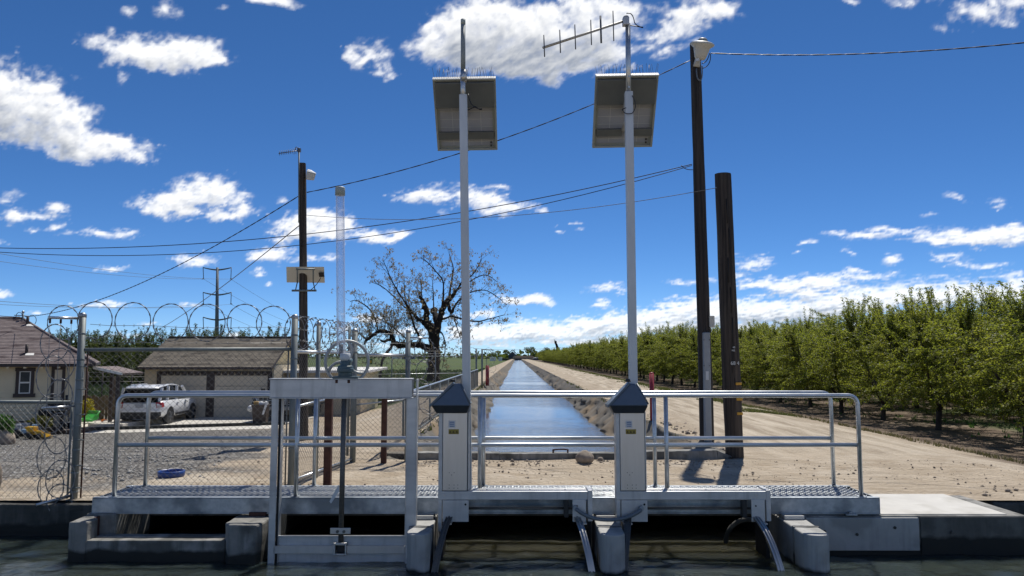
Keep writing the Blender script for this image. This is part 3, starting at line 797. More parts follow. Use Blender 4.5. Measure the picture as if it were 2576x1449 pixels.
def build_forebay():
    def segs(S):
        out = []
        for a, b, st in S:
            n = max(1, int(round(abs(b - a) / st))); out.extend(list(np.linspace(a, b, n, endpoint=False)))
        out.append(S[-1][1]); return np.array(out)
    xs = segs([(-60, -8, 2), (-8, 9, .045), (9, 60, 2)]); ys = segs([(-40, 4, 2), (4, 11.6, .05)])
    XX, YY = np.meshgrid(xs, ys)
    bay = ((XX > -.7) & (XX < .8)) | ((XX > 1.15) & (XX < 2.75))
    amp = np.where(bay & (YY > 7.2), 1.0, 0.55) * sstep(3, 5, YY)
    H = (fbm(XX * 1.3 + .5 * YY, YY * 1.8 - .3 * XX, 3, 201) - .5) * 0.05 + (fbm(XX * 4.0 - 1.4 * YY, YY * 5.0 + 1.2 * XX, 4, 202) - .5) * 0.045
    # boils where the water pours over the gate leaves
    boil = np.exp(-(((XX - 1.5) / .3) ** 2 + ((YY - 7.9) / .2) ** 2)) + np.exp(-(((XX + .45) / .35) ** 2 + ((YY - 7.85) / .15) ** 2))
    H = H * amp * np.where(bay & (YY > 7.3), .5, 1.35) + boil * (fbm(XX * 9, YY * 14, 4, 203) - .35) * 0.07
    V = np.stack([XX, YY, WZ + H], -1).reshape(-1, 3)
    idx = np.arange(XX.size).reshape(XX.shape)
    fc = np.stack([idx[:-1, :-1], idx[:-1, 1:], idx[1:, 1:], idx[1:, :-1]], -1).reshape(-1, 4)
    o = np_mesh('water', V, fc, 'water_forebay', smooth=True)
    s = (sstep(-.9, -.5, XX) * sstep(2.95, 2.6, XX) * sstep(7.75, 8.7, YY) * 1.0 + 0.12 * fbm(XX, YY, 3, 9)).ravel().astype(np.float32)
    a = o.data.attributes.new('silt', 'FLOAT', 'POINT'); a.data.foreach_set('value', s)
    tag(o, 'dark rippling water of the main canal in front of the gates', kind='structure')
    # farm canal running to the horizon
    CZ = -0.74
    ysc = segs([(12.9, 30, .25), (30, 80, 1.0), (80, 545, 8)])
    xsc = np.linspace(-1.75, 3.1, 30)
    XX, YY = np.meshgrid(xsc, ysc)
    H = (fbm(XX * 1.2, YY * .9, 4, 211) - .5) * 0.012 * sstep(70, 25, YY)
    V = np.stack([XX + SKEW * YY, YY, CZ + H], -1).reshape(-1, 3)
    idx = np.arange(XX.size).reshape(XX.shape)
    fc = np.stack([idx[:-1, :-1], idx[:-1, 1:], idx[1:, 1:], idx[1:, :-1]], -1).reshape(-1, 4)
    o = np_mesh('canal_water', V, fc, 'water_canal', smooth=True)
    tag(o, 'straight farm canal of blue grey water running to the horizon', kind='structure')
    # sloped concrete lining on both sides, broken and silted along its top
    for nm, xt, xb, lab in (('canal_lining', CX0, -1.30, 'stained sloping concrete lining of the left canal bank'), ('canal_lining', CX1, 2.78, 'rough sloping concrete lining of the right canal bank')):
        ysl = segs([(12.72, 40, .22), (40, 120, 1.2), (120, 545, 10)])
        ts = np.array([0, .0, .03, .1, .22, .36, .5, .65, .8, .9, 1.0, 1.08])
        rows = []
        for j, t in enumerate(ts):
            n = (fbm(ysl * .8, ysl * 0 + j * .7 + (0 if xt < 0 else 50), 4, 221) - .5)
            n2 = fbm(ysl * 2.6, ysl * 0 + j * 1.9, 3, 225) - .5
            x = xt + (xb - xt) * t + n * (.26 + .40 * t) + n2 * .07
            z = 0.015 + (CZ - .06) * t + n * .10 + n2 * .035
            if j == 0: x = xt - math.copysign(.12, xb - xt) + n * .05; z = np.full_like(ysl, -.02)
            if j == 1: z = 0.03 + n * .05
            rows.append(np.stack([x + SKEW * ysl, ysl, z], -1))
        V = np.stack(rows, 1); n0, n1 = V.shape[:2]
        idx = np.arange(n0 * n1).reshape(n0, n1)
        fc = np.stack([idx[:-1, :-1], idx[:-1, 1:], idx[1:, 1:], idx[1:, :-1]], -1).reshape(-1, 4)
        o = np_mesh(nm, V.reshape(-1, 3), fc, 'concrete_lining', smooth=True)
        tag(o, lab, kind='structure')
build_forebay()

# ================================================================== CONCRETE STRUCTURE
def wall_thing(name, label, cat, builder, m, bevel=0.012, loc=None):
    mb = MB(); builder(mb)
    o = mb.build(name, m, None, bevel)
    if name == 'bank_wall': weather(o, .03)
    o['label'] = label; o['category'] = cat
    return o

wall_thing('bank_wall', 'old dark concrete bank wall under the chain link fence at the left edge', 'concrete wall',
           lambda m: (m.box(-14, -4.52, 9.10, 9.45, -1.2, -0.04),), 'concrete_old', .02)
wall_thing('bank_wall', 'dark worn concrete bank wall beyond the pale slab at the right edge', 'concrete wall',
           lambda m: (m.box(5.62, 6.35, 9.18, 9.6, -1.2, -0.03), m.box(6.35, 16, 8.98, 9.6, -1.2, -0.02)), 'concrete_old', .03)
# culvert mouth below the crossing: the deep dark space behind the gates
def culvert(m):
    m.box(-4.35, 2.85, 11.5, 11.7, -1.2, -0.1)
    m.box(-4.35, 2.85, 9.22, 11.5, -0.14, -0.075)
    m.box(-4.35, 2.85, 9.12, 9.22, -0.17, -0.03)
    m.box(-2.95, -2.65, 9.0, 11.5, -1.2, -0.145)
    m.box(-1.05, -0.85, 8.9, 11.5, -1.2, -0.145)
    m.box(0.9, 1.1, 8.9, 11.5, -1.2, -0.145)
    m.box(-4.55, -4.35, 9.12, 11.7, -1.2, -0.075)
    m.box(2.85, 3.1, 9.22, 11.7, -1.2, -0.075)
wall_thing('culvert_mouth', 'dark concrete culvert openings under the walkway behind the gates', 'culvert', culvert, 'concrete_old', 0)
pp = MB(); pp.ring((2.64, 8.80, -0.40), (0, 1, 0), 0.255, 0.028, 32, 8)
o = pp.build('culvert_pipe', 'concrete_old'); tag(o, 'round dark pipe mouth rising behind the right gate', 'pipe')

def wing(m):
    # stop-log bay: side wall with slot, sill with groove
    m.box(-4.50, -4.31, 7.98, 8.20, -1.3, 0.0)
    m.box(-4.50, -4.36, 8.20, 8.30, -1.3, 0.005)
    m.box(-4.50, -4.18, 8.30, 9.10, -1.3, 0.02)
wl_ = thing('stop_log_bay', 'concrete stop log bay with low sill left of the slide gate', 'weir')
mb = MB(); wing(mb); weather(mb.build('side_wall', 'concrete', wl_, .02), .018)
mb = MB()
mb.box(-4.31, -2.90, 7.98, 8.09, -1.3, -0.185); mb.box(-4.31, -2.90, 8.09, 8.14, -1.3, -0.24); mb.box(-4.31, -2.90, 8.14, 8.26, -1.3, -0.18)
weather(mb.build('sill', 'concrete', wl_, .012), .012)
mb = MB(); mb.box(-4.36, -4.345, 8.205, 8.295, -.3, -0.002); mb.build('slot_liner', 'rusty_steel', wl_)
settle(wl_, (-4.2, 8.1, WZ))

def pier_left(m):
    z = 0.0
    poly = [(-2.92, 8.02), (-2.84, 7.90), (-2.56, 7.88), (-2.53, 7.97), (-2.53, 8.85), (-2.92, 8.85)]
    m.prism(poly, 'z', -1.3, -0.012)
pl_ = thing('gate_pier', 'mottled concrete pier between the stop log bay and the slide gate', 'pier')
mb = MB(); pier_left(mb); weather(mb.build('pier_body', 'concrete', pl_, .02), .018)
mb = MB(); mb.box(-2.78, -2.60, 8.30, 8.80, -.012, 0.03); mb.build('stop_plate', 'rusty_steel', pl_, .004)
settle(pl_, (-2.7, 8.3, WZ))

def nose_pier(x0, x1, label, round_nose):
    r = thing('gate_pier', label, 'pier')
    m = MB()
    n = 10; w = (x1 - x0)
    poly = [(x0, 8.95)]
    if round_nose:
        for i in range(n + 1):
            t = i / n
            a = math.pi * (1 + t)
            poly.append((x0 + w / 2 + w / 2 * math.cos(a), 7.68 + 0.10 * math.sin(a)))
    else:
        poly += [(x0, 7.72), (x0 + .05, 7.62), (x1 - .04, 7.62), (x1, 7.70)]
    poly.append((x1, 8.95))
    k = len(poly)
    vs_ = [(p[0], p[1], -1.3) for p in poly]
    vt = [(p[0], p[1], -0.045 + 0.03 * min(1, max(0, (p[1] - 7.7) / .9))) for p in poly]
    m.add(vs_ + vt, [tuple(range(k))[::-1], tuple(range(k, 2 * k))] + [(i, (i + 1) % k, k + (i + 1) % k, k + i) for i in range(k)])
    weather(m.build('pier_body', 'concrete_new', r, .012), .012)
    m = MB(); m.box(x0 - .006, x1 + .006, 7.90, 7.94, -1.3, -0.03); m.build('joint_strip', 'concrete', r, .004)
    m = MB(); m.box(x0 + .02, x1 - .02, 8.22, 8.62, -0.03, 0.012); m.build('mortar_cap', 'concrete_slab', r, .01)
    settle(r, ((x0 + x1) / 2, 8.3, WZ))
nose_pier(-1.03, -0.80, 'pale square nosed concrete pier between the slide gate and the first automatic gate', False)
nose_pier(0.86, 1.10, 'grey round nosed concrete pier between the two automatic gates, below the hose', True)
nose_pier(2.83, 3.08, 'long grey round nosed concrete pier right of the second automatic gate', True)

sl = thing('abutment_slab', 'pale concrete abutment slab at the right end of the walkway', 'concrete slab')
mb = MB(); mb.box(3.08, 5.44, 8.30, 9.62, -1.3, -0.004); mb.build('slab_body', 'concrete', sl, .012)
mb = MB(); mb.box(3.085, 5.26, 8.36, 9.56, -0.02, 0.003); mb.build('slab_top', 'concrete_slab', sl, .003)
mb = MB(); mb.box(3.09, 4.28, 8.272, 8.302, -.36, -0.02); mb.build('patched_face', 'concrete_new', sl, .01)
mb = MB(); mb.box(4.30, 5.43, 8.285, 8.302, -1.2, -0.012); mb.build('stained_face', 'concrete_stained', sl, .008)
for (x_, z_) in ((3.28, -.16), (3.62, -.19), (4.02, -.12), (4.62, -.17)):
    mb = MB(); mb.cyl((x_, 8.262, z_), (x_, 8.30, z_), .016, None, 8); mb.build('tie_hole', 'concrete_old', sl)
settle(sl, (4.2, 9.0, -0.4))

hw = thing('headwall', 'low concrete headwall across the start of the farm canal', 'headwall')
mb = MB()
for (a, b_, z0, z1) in ((-1.70, -0.2, .11, .10), (-0.2, 1.9, .095, .10), (1.9, 3.35, .12, .15)):
    mb.hexa([(a, 12.72, -1.0), (b_, 12.72, -1.0), (b_, 12.98, -1.0), (a, 12.98, -1.0)], [(a, 12.73, z0), (b_, 12.73, z1), (b_, 12.97, z1), (a, 12.97, z0)])
mb.hexa([(3.35, 12.72, -.6), (3.72, 12.80, -.6), (3.72, 12.98, -.6), (3.35, 12.98, -.6)], [(3.35, 12.73, .15), (3.70, 12.82, .0), (3.70, 12.97, .0), (3.35, 12.97, .15)])
weather(mb.build('wall', 'concrete', hw, .015), .02)
mb = MB()
mb.hexa([(2.9, 13.0, -1), (3.6, 13.0, -1), (3.75, 15.5, -1), (3.5, 15.5, -1)], [(3.0, 13.0, .06), (3.72, 13.0, .03), (3.78, 15.5, .03), (3.55, 15.5, .05)])
mb.build('wing_wall', 'concrete_lining', hw, .03)
mb = MB()
mb.hexa([(-2.2, 12.98, -1), (-1.0, 12.98, -1), (-1.5, 16.5, -1), (-2.2, 16.5, -1)], [(-2.2, 12.98, .08), (-1.62, 12.98, .06), (-2.0, 16.5, .04), (-2.2, 16.5, .06)])
mb.build('wing_wall', 'concrete_lining', hw, .03)
settle(hw, (1, 12.85, 0))
hd = P(1410, 1137, 12.8)
mb = MB(); mb.tube([(hd.x - .12, 12.80, .08), (hd.x - .12, 12.80, .145)] + arc((hd.x - .12, 12.8, .145), (hd.x, 12.8, .165), (hd.x + .12, 12.8, .15)) + [(hd.x + .12, 12.8, .08)], .013, 6)
o = mb.build('lifting_handle', 'rusty_steel'); tag(o, 'dark bent steel handle on top of the canal headwall', 'handle')

def rock(name, c, s, label, cat='rock', sub=3, m='rock', seed=1):
    import bmesh
    bm = bmesh.new(); bmesh.ops.create_icosphere(bm, subdivisions=sub, radius=1)
    r = random.Random(seed); ph = [r.uniform(0, 6) for _ in range(6)]
    for v in bm.verts:
        p = v.co
        k = 1 + .10 * math.sin(2.1 * p.x + ph[0]) + .08 * math.sin(3.3 * p.y + ph[1]) + .07 * math.sin(2.7 * p.z + ph[2]) + .04 * math.sin(7 * p.x + 5 * p.y + ph[3])
        v.co = Vector((p.x * s[0], p.y * s[1], p.z * s[2])) * k
    me = bpy.data.meshes.new(name); bm.to_mesh(me); bm.free()
    for p in me.polygons: p.use_smooth = True
    me.materials.append(MATS[m]); o = bpy.data.objects.new(name, me); COL.objects.link(o); o.location = c
    return tag(o, label, cat)
c = G(1471, 1166, 0); rock('rock', (c.x, c.y, .09), (.135, .11, .105), 'smooth brown cobble lying on the sand before the headwall', seed=4)
c = G(1503, 1150, 0); rock('rock', (c.x, 12.6, .02), (.05, .04, .035), 'small tan stone at the foot of the headwall', seed=8, sub=2)

# ================================================================== WALKWAY
def build_walkway():
    r = thing('walkway', 'long galvanized steel walkway with pipe handrails over the gates', 'walkway')
    X0, X1, YF, YB, ZT = -4.455, 3.905, 8.33, 9.09, 0.18
    def channel(y, sgn):
        m = MB()
        m.box(X0, X1, y, y + .012 * 1, .02, ZT - .012)
        m.box(X0, X1, y - (.0 if sgn > 0 else .05), y + (.06 if sgn > 0 else .012), ZT - .012, ZT)
        m.box(X0, X1, y - (.004 if sgn > 0 else .05), y + (.06 if sgn > 0 else .012), .008, .02)
        return m
    channel(YF, 1).build('side_channel', 'galvanized', r, .003)
    channel(YB, -1).build('side_channel', 'galvanized', r, .003)
    for x in (X0, X1 - .012):
        m = MB(); m.box(x, x + .012, YF + .013, YB - .002, .02, ZT - .013); m.build('end_plate', 'galvanized', r)
    m = MB(); m.box(3.52, 3.64, YF - .05, YF + .0, .0, .016); m.box(3.56, 3.60, YF - .03, YF - .01, .016, .035); m.build('anchor_clip', 'galvanized', r, .003)
    # grip-strut planks: expanded diamond teeth
    for (ya, yb) in ((8.395, 8.700), (8.720, 9.035)):
        st = .034; n = int((X1 - X0 - .16) / st); ribs = 8
        xs = X0 + .08 + np.arange(n + 1) * st
        V = []; Fc = []
        dy = (yb - ya) / ribs; hw_ = .0022
        for k in range(ribs + 1):
            s = np.where((np.arange(n + 1) + k) % 2 == 0, 1, -1) * dy * .42
            if k in (0, ribs): s = s * 0.0
            y = ya + k * dy + s
            zt = ZT - .004 + np.where((np.arange(n + 1) + k) % 2 == 0, .012, -.006)
            q = np.stack([np.stack([xs, y - hw_, zt - .03], -1), np.stack([xs, y - hw_, zt], -1), np.stack([xs, y + hw_, zt], -1), np.stack([xs, y + hw_, zt - .03], -1)], 1)
            o = sum(len(a) for a in V)
            V.append(q.reshape(-1, 3))
            i = np.arange(n)[:, None] * 4 + o
            for a, b_ in ((0, 1), (1, 2), (2, 3)):
                Fc.append(np.concatenate([i + a, i + 4 + a, i + 4 + b_, i + b_], 1))
        np_mesh('grating_plank', np.concatenate(V), np.concatenate(Fc), 'galvanized_rail', r)
        m = MB(); m.box(X0 + .07, X1 - .07, ya - .008, ya - .003, ZT - .045, ZT + .002); m.box(X0 + .07, X1 - .07, yb + .003, yb + .008, ZT - .045, ZT + .002)
        m.build('plank_edge', 'galvanized', r)
    # bearing bars under the planks
    for i in range(9):
        m = MB(); x = X0 + .6 + i * .93; m.box(x, x + .05, YF + .07, YB - .06, .06, .125); m.build('cross_bearer', 'galvanized', r)
    def rails(y, posts, xa, xb, bend):
        R = .0235
        zt, zm = 1.25, .725
        top = [(xa, y, ZT)] + arc((xa, y, zt - bend), (xa, y, zt), (xa + bend, y, zt), 8) + arc((xb - bend, y, zt), (xb, y, zt), (xb, y, zt - bend), 8) + [(xb, y, ZT)]
        MB().tube(top, R, 12).build('handrail', 'galvanized_rail', r)
        MB().tube([(xa + R, y, zm), (xb - R, y, zm)], R * .95, 12).build('mid_rail', 'galvanized_rail', r)
        for x in posts:
            MB().tube([(x, y, ZT), (x, y, zt - R * .6)], R, 12).build('rail_post', 'galvanized_rail', r)
        for x in [xa] + posts + [xb]:
            m = MB(); m.box(x - .045, x + .045, y - .035, y + .035, ZT, ZT + .008); m.build('base_plate', 'galvanized', r)
    rails(8.372, [P(745, 1200, 8.37).x, P(1207, 1200, 8.37).x, P(1678, 1200, 8.37).x], P(290, 1180, 8.37).x, P(2164, 1180, 8.37).x, .11)
    rails(9.06, [P(791, 1180, 9.06).x, P(1216, 1180, 9.06).x, P(1648, 1180, 9.06).x], P(367, 1180, 9.06).x, P(2096, 1180, 9.06).x, .11)
    settle(r, (-.3, 8.7, .0))
build_walkway()

# ================================================================== MANUAL SLIDE GATE
def build_slide_gate():
    r = thing('slide_gate', 'manual slide gate in an aluminium frame with handwheel and clear stem tube', 'sluice gate')
    Y = 7.95
    xl0, xl1 = P(680, 1150, Y).x, P(697, 1150, Y).x
    xr0, xr1 = P(1022, 1150, Y).x, P(1048, 1150, Y).x
    zt, zb = P(0, 955, Y).z, P(0, 1000, Y).z
    m = MB(); m.box(xl0, xl1, Y, Y + .012, -1.2, zb); m.box(xl0, xl0 + .01, Y + .0125, Y + .11, -1.2, zb); m.box(xl1 + .018, xl1 + .026, Y + .03, Y + .11, -1.2, zb - .002)
    m.build('frame_post', 'aluminium_dull', r, .003)
    m = MB(); m.box(xl1 + .0005, xl1 + .017, Y + .02, Y + .10, -1.2, zb - .002); m.build('seal_strip', 'seal_black', r)
    m = MB(); m.box(xr0, xr1 - .012, Y, Y + .012, -1.2, zb); m.box(xr1 - .012, xr1, Y - .0, Y + .11, -1.2, zt + .006); m.box(xr0 - .012, xr0 - .004, Y + .03, Y + .11, -1.2, zb - .002)
    m.build('frame_post', 'aluminium_dull', r, .003)
    xa, xb = P(679, 975, Y).x, P(1037, 975, Y).x
    m = MB()
    m.box(xa, xb, Y, Y + .012, zb, zt); m.box(xa - .01, xb, Y - .012, Y + .14, zt, zt + .012); m.box(xa, xb, Y - .012, Y + .14, zb - .012, zb)
    m.box(xa, xb, Y + .115, Y + .127, zb, zt)
    m.build('cross_beam', 'aluminium_dull', r, .003)
    # gate leaf
    g = MB(); g.box(xl1 + .005, xr0 - .005, Y + .05, Y + .065, -1.1, P(0, 1350, Y + .05).z)
    leaf = g.build('gate_leaf', 'aluminium_dull', r, .003)
    zr = P(0, 1375, Y).z
    xc = P(857, 1375, Y).x
    for a, b_ in ((xl1 - .012, xc - .075), (xc + .06, xr0 - .003)):
        m = MB(); m.box(a, b_, Y + .0, Y + .05, zr - .004, zr + .004); m.box(a, b_, Y + .0, Y + .008, zr - .07, zr - .004); m.build('stiffener', 'aluminium', leaf, .002)
    m = MB(); m.box(xl1, xr0, Y + .03, Y + .05, P(0, 1350, Y).z - .012, P(0, 1350, Y).z + .004); m.build('stiffener', 'aluminium', leaf, .002)
    m = MB()
    for a, b_, c, d in ((-.075, -.05, -.10, .02), (.045, .06, -.10, .02), (-.05, .045, .0, .02), (-.05, .045, -.10, -.085)):
        m.box(xc + a, xc + b_, Y - .02, Y + .05, zr + c + .015, zr + d + .02)
    m.build('stem_pocket', 'aluminium', leaf, .004)
    m = MB(); m.box(xc - .045, xc + .04, Y + .01, Y + .045, zr - .06, zr + .01); m.build('stem_nut', 'car_black', leaf, .004)
    MB().tube([(xc, Y + .03, zb), (xc - .006, Y + .03, zr + .02)], .0265, 14).build('stem', 'stem_steel', r)
    zc = P(0, 1335, Y).z
    m = MB(); m.box(xc - .105, xc + .10, Y - .02, Y - .005, zc - .03, zc + .03)
    cp = m.build('coupling_plate', 'aluminium', r, .004)
    for dx in (-.03, .035):
        m = MB(); m.cyl((xc + dx, Y - .036, zc - .004), (xc + dx, Y - .02, zc - .004), .016, None, 6); m.build('bolt', 'stem_steel', cp)
    m = MB(); z = P(0, 1240, Y).z
    m.hexa([(xc - .115, Y - .03, z - .08), (xc - .10, Y - .03, z - .10), (xc - .10, Y - .02, z - .10), (xc - .115, Y - .02, z - .08)],
           [(xc - .03, Y - .03, z + .085), (xc - .02, Y - .03, z + .02), (xc - .02, Y - .02, z + .02), (xc - .03, Y - .02, z + .085)])
    m.build('hanging_tag', 'white_plastic', r)
    # gear head
    ya = Y + .06
    zz = zt + .012
    act = MB()
    act.box(xc - .115, xc + .145, ya - .08, ya + .1, zz, zz + .022)
    act.lathe((xc, ya, zz), [(.072, .022), (.072, .06), (.086, .065), (.086, .10), (.080, .105), (.080, .125), (.054, .135), (.050, .18)], 28)
    a = act.build('gear_head', 'actuator_paint', r, .004)
    for dx in (-.075, .05):
        m = MB(); m.cyl((xc + dx, ya - .05, zt - .035), (xc + dx, ya - .05, zt - .002), .018, None, 6); m.build('bolt', 'rusty_steel', a)
    m = MB(); m.tube([(xc + .03, ya - .01, zz + .13), (xc + .03, ya - .01, zz + .17), (xc + .045, ya + .05, zz + .185)], .025, 12); m.build('pinion_boss', 'actuator_paint', a)
    MB().lathe((xc - .005, ya, zz + .18), [(.044, 0), (.054, .02), (.054, .075), (.046, .078)], 24).build('tube_collar', 'white_plastic', r)
    # handwheel: rim and three curved spokes, standing behind the tube
    wc = Vector((P(873, 911, ya + .13).x, ya + .13, P(873, 911, ya + .13).z))
    ax = Vector((.30, -1, 0.02)).normalized()
    e1 = Vector((0, 0, 1)).cross(ax).normalized() * -1; e2 = Vector((0, 0, 1))
    w = MB(); w.ring(wc, ax, .222, .0165, 48, 10)
    wheel = w.build('handwheel', 'cast_wheel', r)
    for k in range(3):
        q = rad(97 + 120 * k); d = e1 * math.cos(q) + e2 * math.sin(q); t = e1 * -math.sin(q) + e2 * math.cos(q)
        pts = [wc + d * .02, wc + d * .09 + t * .028, wc + d * .15 + t * .02, wc + d * .21 - t * .012]
        MB().tube(arc(pts[0], wc + d * .11 + t * .075, pts[3], 8), [.022, .021, .019, .018, .017, .016, .016, .017, .018], 8).build('spoke', 'cast_wheel', wheel)
    MB().cyl(wc - ax * .04, wc + ax * .03, .032, .028, 14).build('hub', 'cast_wheel', wheel)
    # clear stem cover
    z0 = zz + .25; z1 = P(0, 489, ya).z
    x0 = P(858, 900, ya).x; x1 = P(855.5, 489, ya).x
    tb = MB(); tb.tube([(x0, ya, z0), ((x0 + x1) / 2, ya, (z0 + z1) / 2), (x1, ya, z1)], .0445, 28, caps=False)
    t = tb.build('stem_cover', 'clear_plastic', r)
    MB().lathe((x1, ya, z1 - .012), [(.045, 0), (.052, .002), (.052, .08), (.046, .088)], 24).build('cap', 'pvc_green_grey', t)
    MB().tube([(x0, ya, z0 - .02), (x0, ya, z0 + .10)], .022, 10).build('threaded_stem', 'stem_steel', t)
    settle(r, ((xl0 + xr1) / 2, Y, WZ))
build_slide_gate()

# ================================================================== AUTOMATIC OVERSHOT GATES
def build_auto_gate():
    r = thing('automatic_gate', 'first automatic overshot gate, left of the pair, with a pale control column', 'sluice gate', group='automatic gates')
    Y = 8.08
    W = 1.592
    # control column
    c = MB(); c.box(.045, .300, Y, Y + .145, .288, 1.10)
    col = c.build('control_column', 'aluminium', r, .008, 3)
    m = MB(); m.box(.002, .042, Y + .004, Y + .145, -.12, 1.095); m.build('column_flange', 'aluminium_dull', r, .004)
    m = MB(); m.box(.303, .318, Y + .02, Y + .145, .29, 1.095); m.build('column_flange', 'aluminium_dull', r, .004)
    m = MB(); m.box(.2985, .3045, Y + .006, Y + .02, .29, 1.09); m.build('door_gap', 'seal_black', r)
    m = MB(); m.box(.105, .172, Y - .0025, Y + .002, .935, 1.005)
    st = m.build('vent_sticker', 'label_white', col)
    m = MB()
    for k in range(3): m.box(.118, .162, Y - .0045, Y - .0027, .946 + k * .02, .953 + k * .02)
    m.build('print_lines', 'label_blue', st)
    m = MB(); m.box(.105, .212, Y - .0025, Y + .002, .868, .918)
    st = m.build('warning_sticker', 'label_yellow', col)
    m = MB()
    for k in range(3):
        x = .122 + k * .034; z = .882
        m.prism([(x - .013, z), (x + .013, z), (x, z + .024)], 'y', Y - .0045, Y - .0028)
    m.box(.115, .205, Y - .0045, Y - .0028, .8725, .876)
    m.build('warning_triangles', 'label_brown', st)
    m = MB()
    for (x, z) in ((.115, .475), (.165, .475), (.14, .452), (.115, .35), (.165, .35), (.205, .35), (.115, .318), (.165, .318), (.205, .318)):
        m.cyl((x, Y - .003, z), (x, Y + .002, z), .0045, None, 8)
    m.build('rivets', 'hood_dark', col)
    # hood
    h = MB()
    xa, xb, ya, yb = -.095, .325, Y - .09, Y + .15
    z0, z1, z2 = 1.085, 1.165, 1.385
    h.hexa([(xa + .075, ya + .05, z0), (xb - .03, ya + .05, z0), (xb - .03, yb - .02, z0), (xa + .075, yb - .02, z0)], [(xa + .03, ya, z1), (xb, ya, z1), (xb, yb, z1), (xa + .03, yb, z1)])
    hood = h.build('hood_skirt', 'hood_dark', r, .006)
    h = MB()
    h.hexa([(xa + .03, ya - .004, z1 + .001), (xb + .002, ya - .004, z1 + .001), (xb + .002, yb, z1 + .001), (xa + .03, yb, z1 + .001)],
           [(.158, ya + .09, z2), (.222, ya + .09, z2), (.222, yb - .03, z2), (.158, yb - .03, z2)])
    h.build('hood', 'hood_plastic', r, .010, 3)
    # raised left lid panel and lighter rims
    l = MB()
    p0 = Vector((xa + .026, ya - .012, z1 - .004)); p1 = Vector((.160, ya + .078, z2 + .002)); q0 = Vector((xa + .026, yb, z1 - .004)); q1 = Vector((.160, yb - .03, z2 + .002))
    n = Vector((-.66, 0, .75)) * .022
    l.hexa([p0, p1, q1, q0], [p0 + n, p1 + n, q1 + n, q0 + n])
    l.hexa([p0 - Vector((.02, 0, .02)), p0, q0, q0 - Vector((.02, 0, .02))], [p0 - Vector((.02, 0, -.012)), p0 + n, q0 + n, q0 - Vector((.02, 0, -.012))])
    l.build('hood_lid', 'hood_trim', r, .006)
    m = MB(); m.tube([(.14, ya + .13, z2 + .02), (.14, ya + .13, z2 + .05)], [.032, .02], 10); m.build('lid_lock', 'rubber', r)
    m = MB()
    m.tube([(.228, ya + .10, z2 + .004), (xb + .004, ya + .02, z1 + .02)], .009, 8); m.tube([(xb + .004, ya + .02, z1 + .02), (xb + .004, yb, z1 + .02)], .009, 8)
    m.build('hood_rim', 'hood_trim', r)
    # frame
    m = MB(); m.box(.0, W - .05, Y, Y + .06, .200, .286)
    m.box(.32, W - .05, Y + .0605, Y + .24, .262, .280)
    m.build('gate_frame', 'aluminium_dull', r, .004)
    m = MB(); m.box(.32, W - .06, Y + .075, Y + .09, .2805, .287); m.box(.32, W - .06, Y + .16, Y + .175, .2805, .287); m.build('top_seam', 'aluminium', r, .001)
    m = MB()
    for x in (.5, .95, 1.32): m.cyl((x, Y + .12, .28), (x, Y + .12, .292), .012, None, 6)
    for x in (.07, 1.44): m.cyl((x, Y - .006, .245), (x, Y, .245), .009, None, 8)
    m.build('frame_bolts', 'aluminium', r)
    m = MB(); m.box(W - .049, W, Y + .01, Y + .24, -.02, .298); m.build('end_post', 'aluminium_dull', r, .005)
    m = MB(); m.box(.050, .318, Y - .008, Y + .004, -.02, .197); m.build('side_plate', 'aluminium_dull', r, .003)
    m = MB(); m.box(1.385, 1.524, Y - .008, Y + .004, -.02, .205); m.build('side_plate', 'aluminium_dull', r, .003)
    m = MB(); m.cyl((.285, Y - .011, .155), (.285, Y - .006, .155), .011, None, 14); m.cyl((1.43, Y - .011, .14), (1.43, Y - .006, .14), .009, None, 14); m.build('plate_hole', 'seal_black', r)
    MB().tube([(.30, Y + .08, .10), (1.40, Y + .08, .10)], .013, 10).build('drive_shaft', 'stem_steel', r)
    m = MB(); m.box(1.30, 1.345, Y + .01, Y + .10, .02, .197); m.build('shaft_bracket', 'car_black', r, .004)
    # curved side guides
    def guide(x, w, out, mname):
        pts = arc((x - out * .045, Y - .01, .02), (x + out * .015, Y - .30, -.09), (x + out * .07, Y - .425, -.47), 14)
        g = MB()
        for (hx, lo, hi) in ((w, -.012, .006), (w * .22, .006, .024)):
            secs = []
            for i, p in enumerate(pts):
                t = (pts[min(i + 1, 14)] - pts[max(i - 1, 0)]).normalized()
                nn = Vector((0, t.z, -t.y)).normalized()
                if nn.y > 0: nn = -nn
                c0 = p + nn * lo; c1 = p + nn * hi
                secs.append([(c0.x - hx, c0.y, c0.z), (c0.x + hx, c0.y, c0.z), (c1.x + hx, c1.y, c1.z), (c1.x - hx, c1.y, c1.z)])
            g.loft(secs, smooth=False)
        for sx in (-1, 1):
            secs = []
            for i, p in enumerate(pts):
                t = (pts[min(i + 1, 14)] - pts[max(i - 1, 0)]).normalized()
                nn = Vector((0, t.z, -t.y)).normalized()
                if nn.y > 0: nn = -nn
                c0 = p; c1 = p + nn * .016
                secs.append([(c0.x + sx * w - .004, c0.y, c0.z), (c0.x + sx * w + .004, c0.y, c0.z), (c1.x + sx * w + .004, c1.y, c1.z), (c1.x + sx * w - .004, c1.y, c1.z)])
            g.loft(secs, smooth=False)
        # web behind the face, closing the gap to the pier
        secs = [[(p.x + out * (w + .002), p.y + .02, p.z), (p.x + out * (w + .008), p.y + .02, p.z), (p.x + out * (w + .008), p.y + .30, p.z), (p.x + out * (w + .002), p.y + .30, p.z)] for p in pts]
        g.loft(secs, smooth=False)
        g.build('side_guide', mname, r)
    guide(.075, .028, -1, 'stem_steel')
    guide(1.475, .028, 1, 'aluminium')
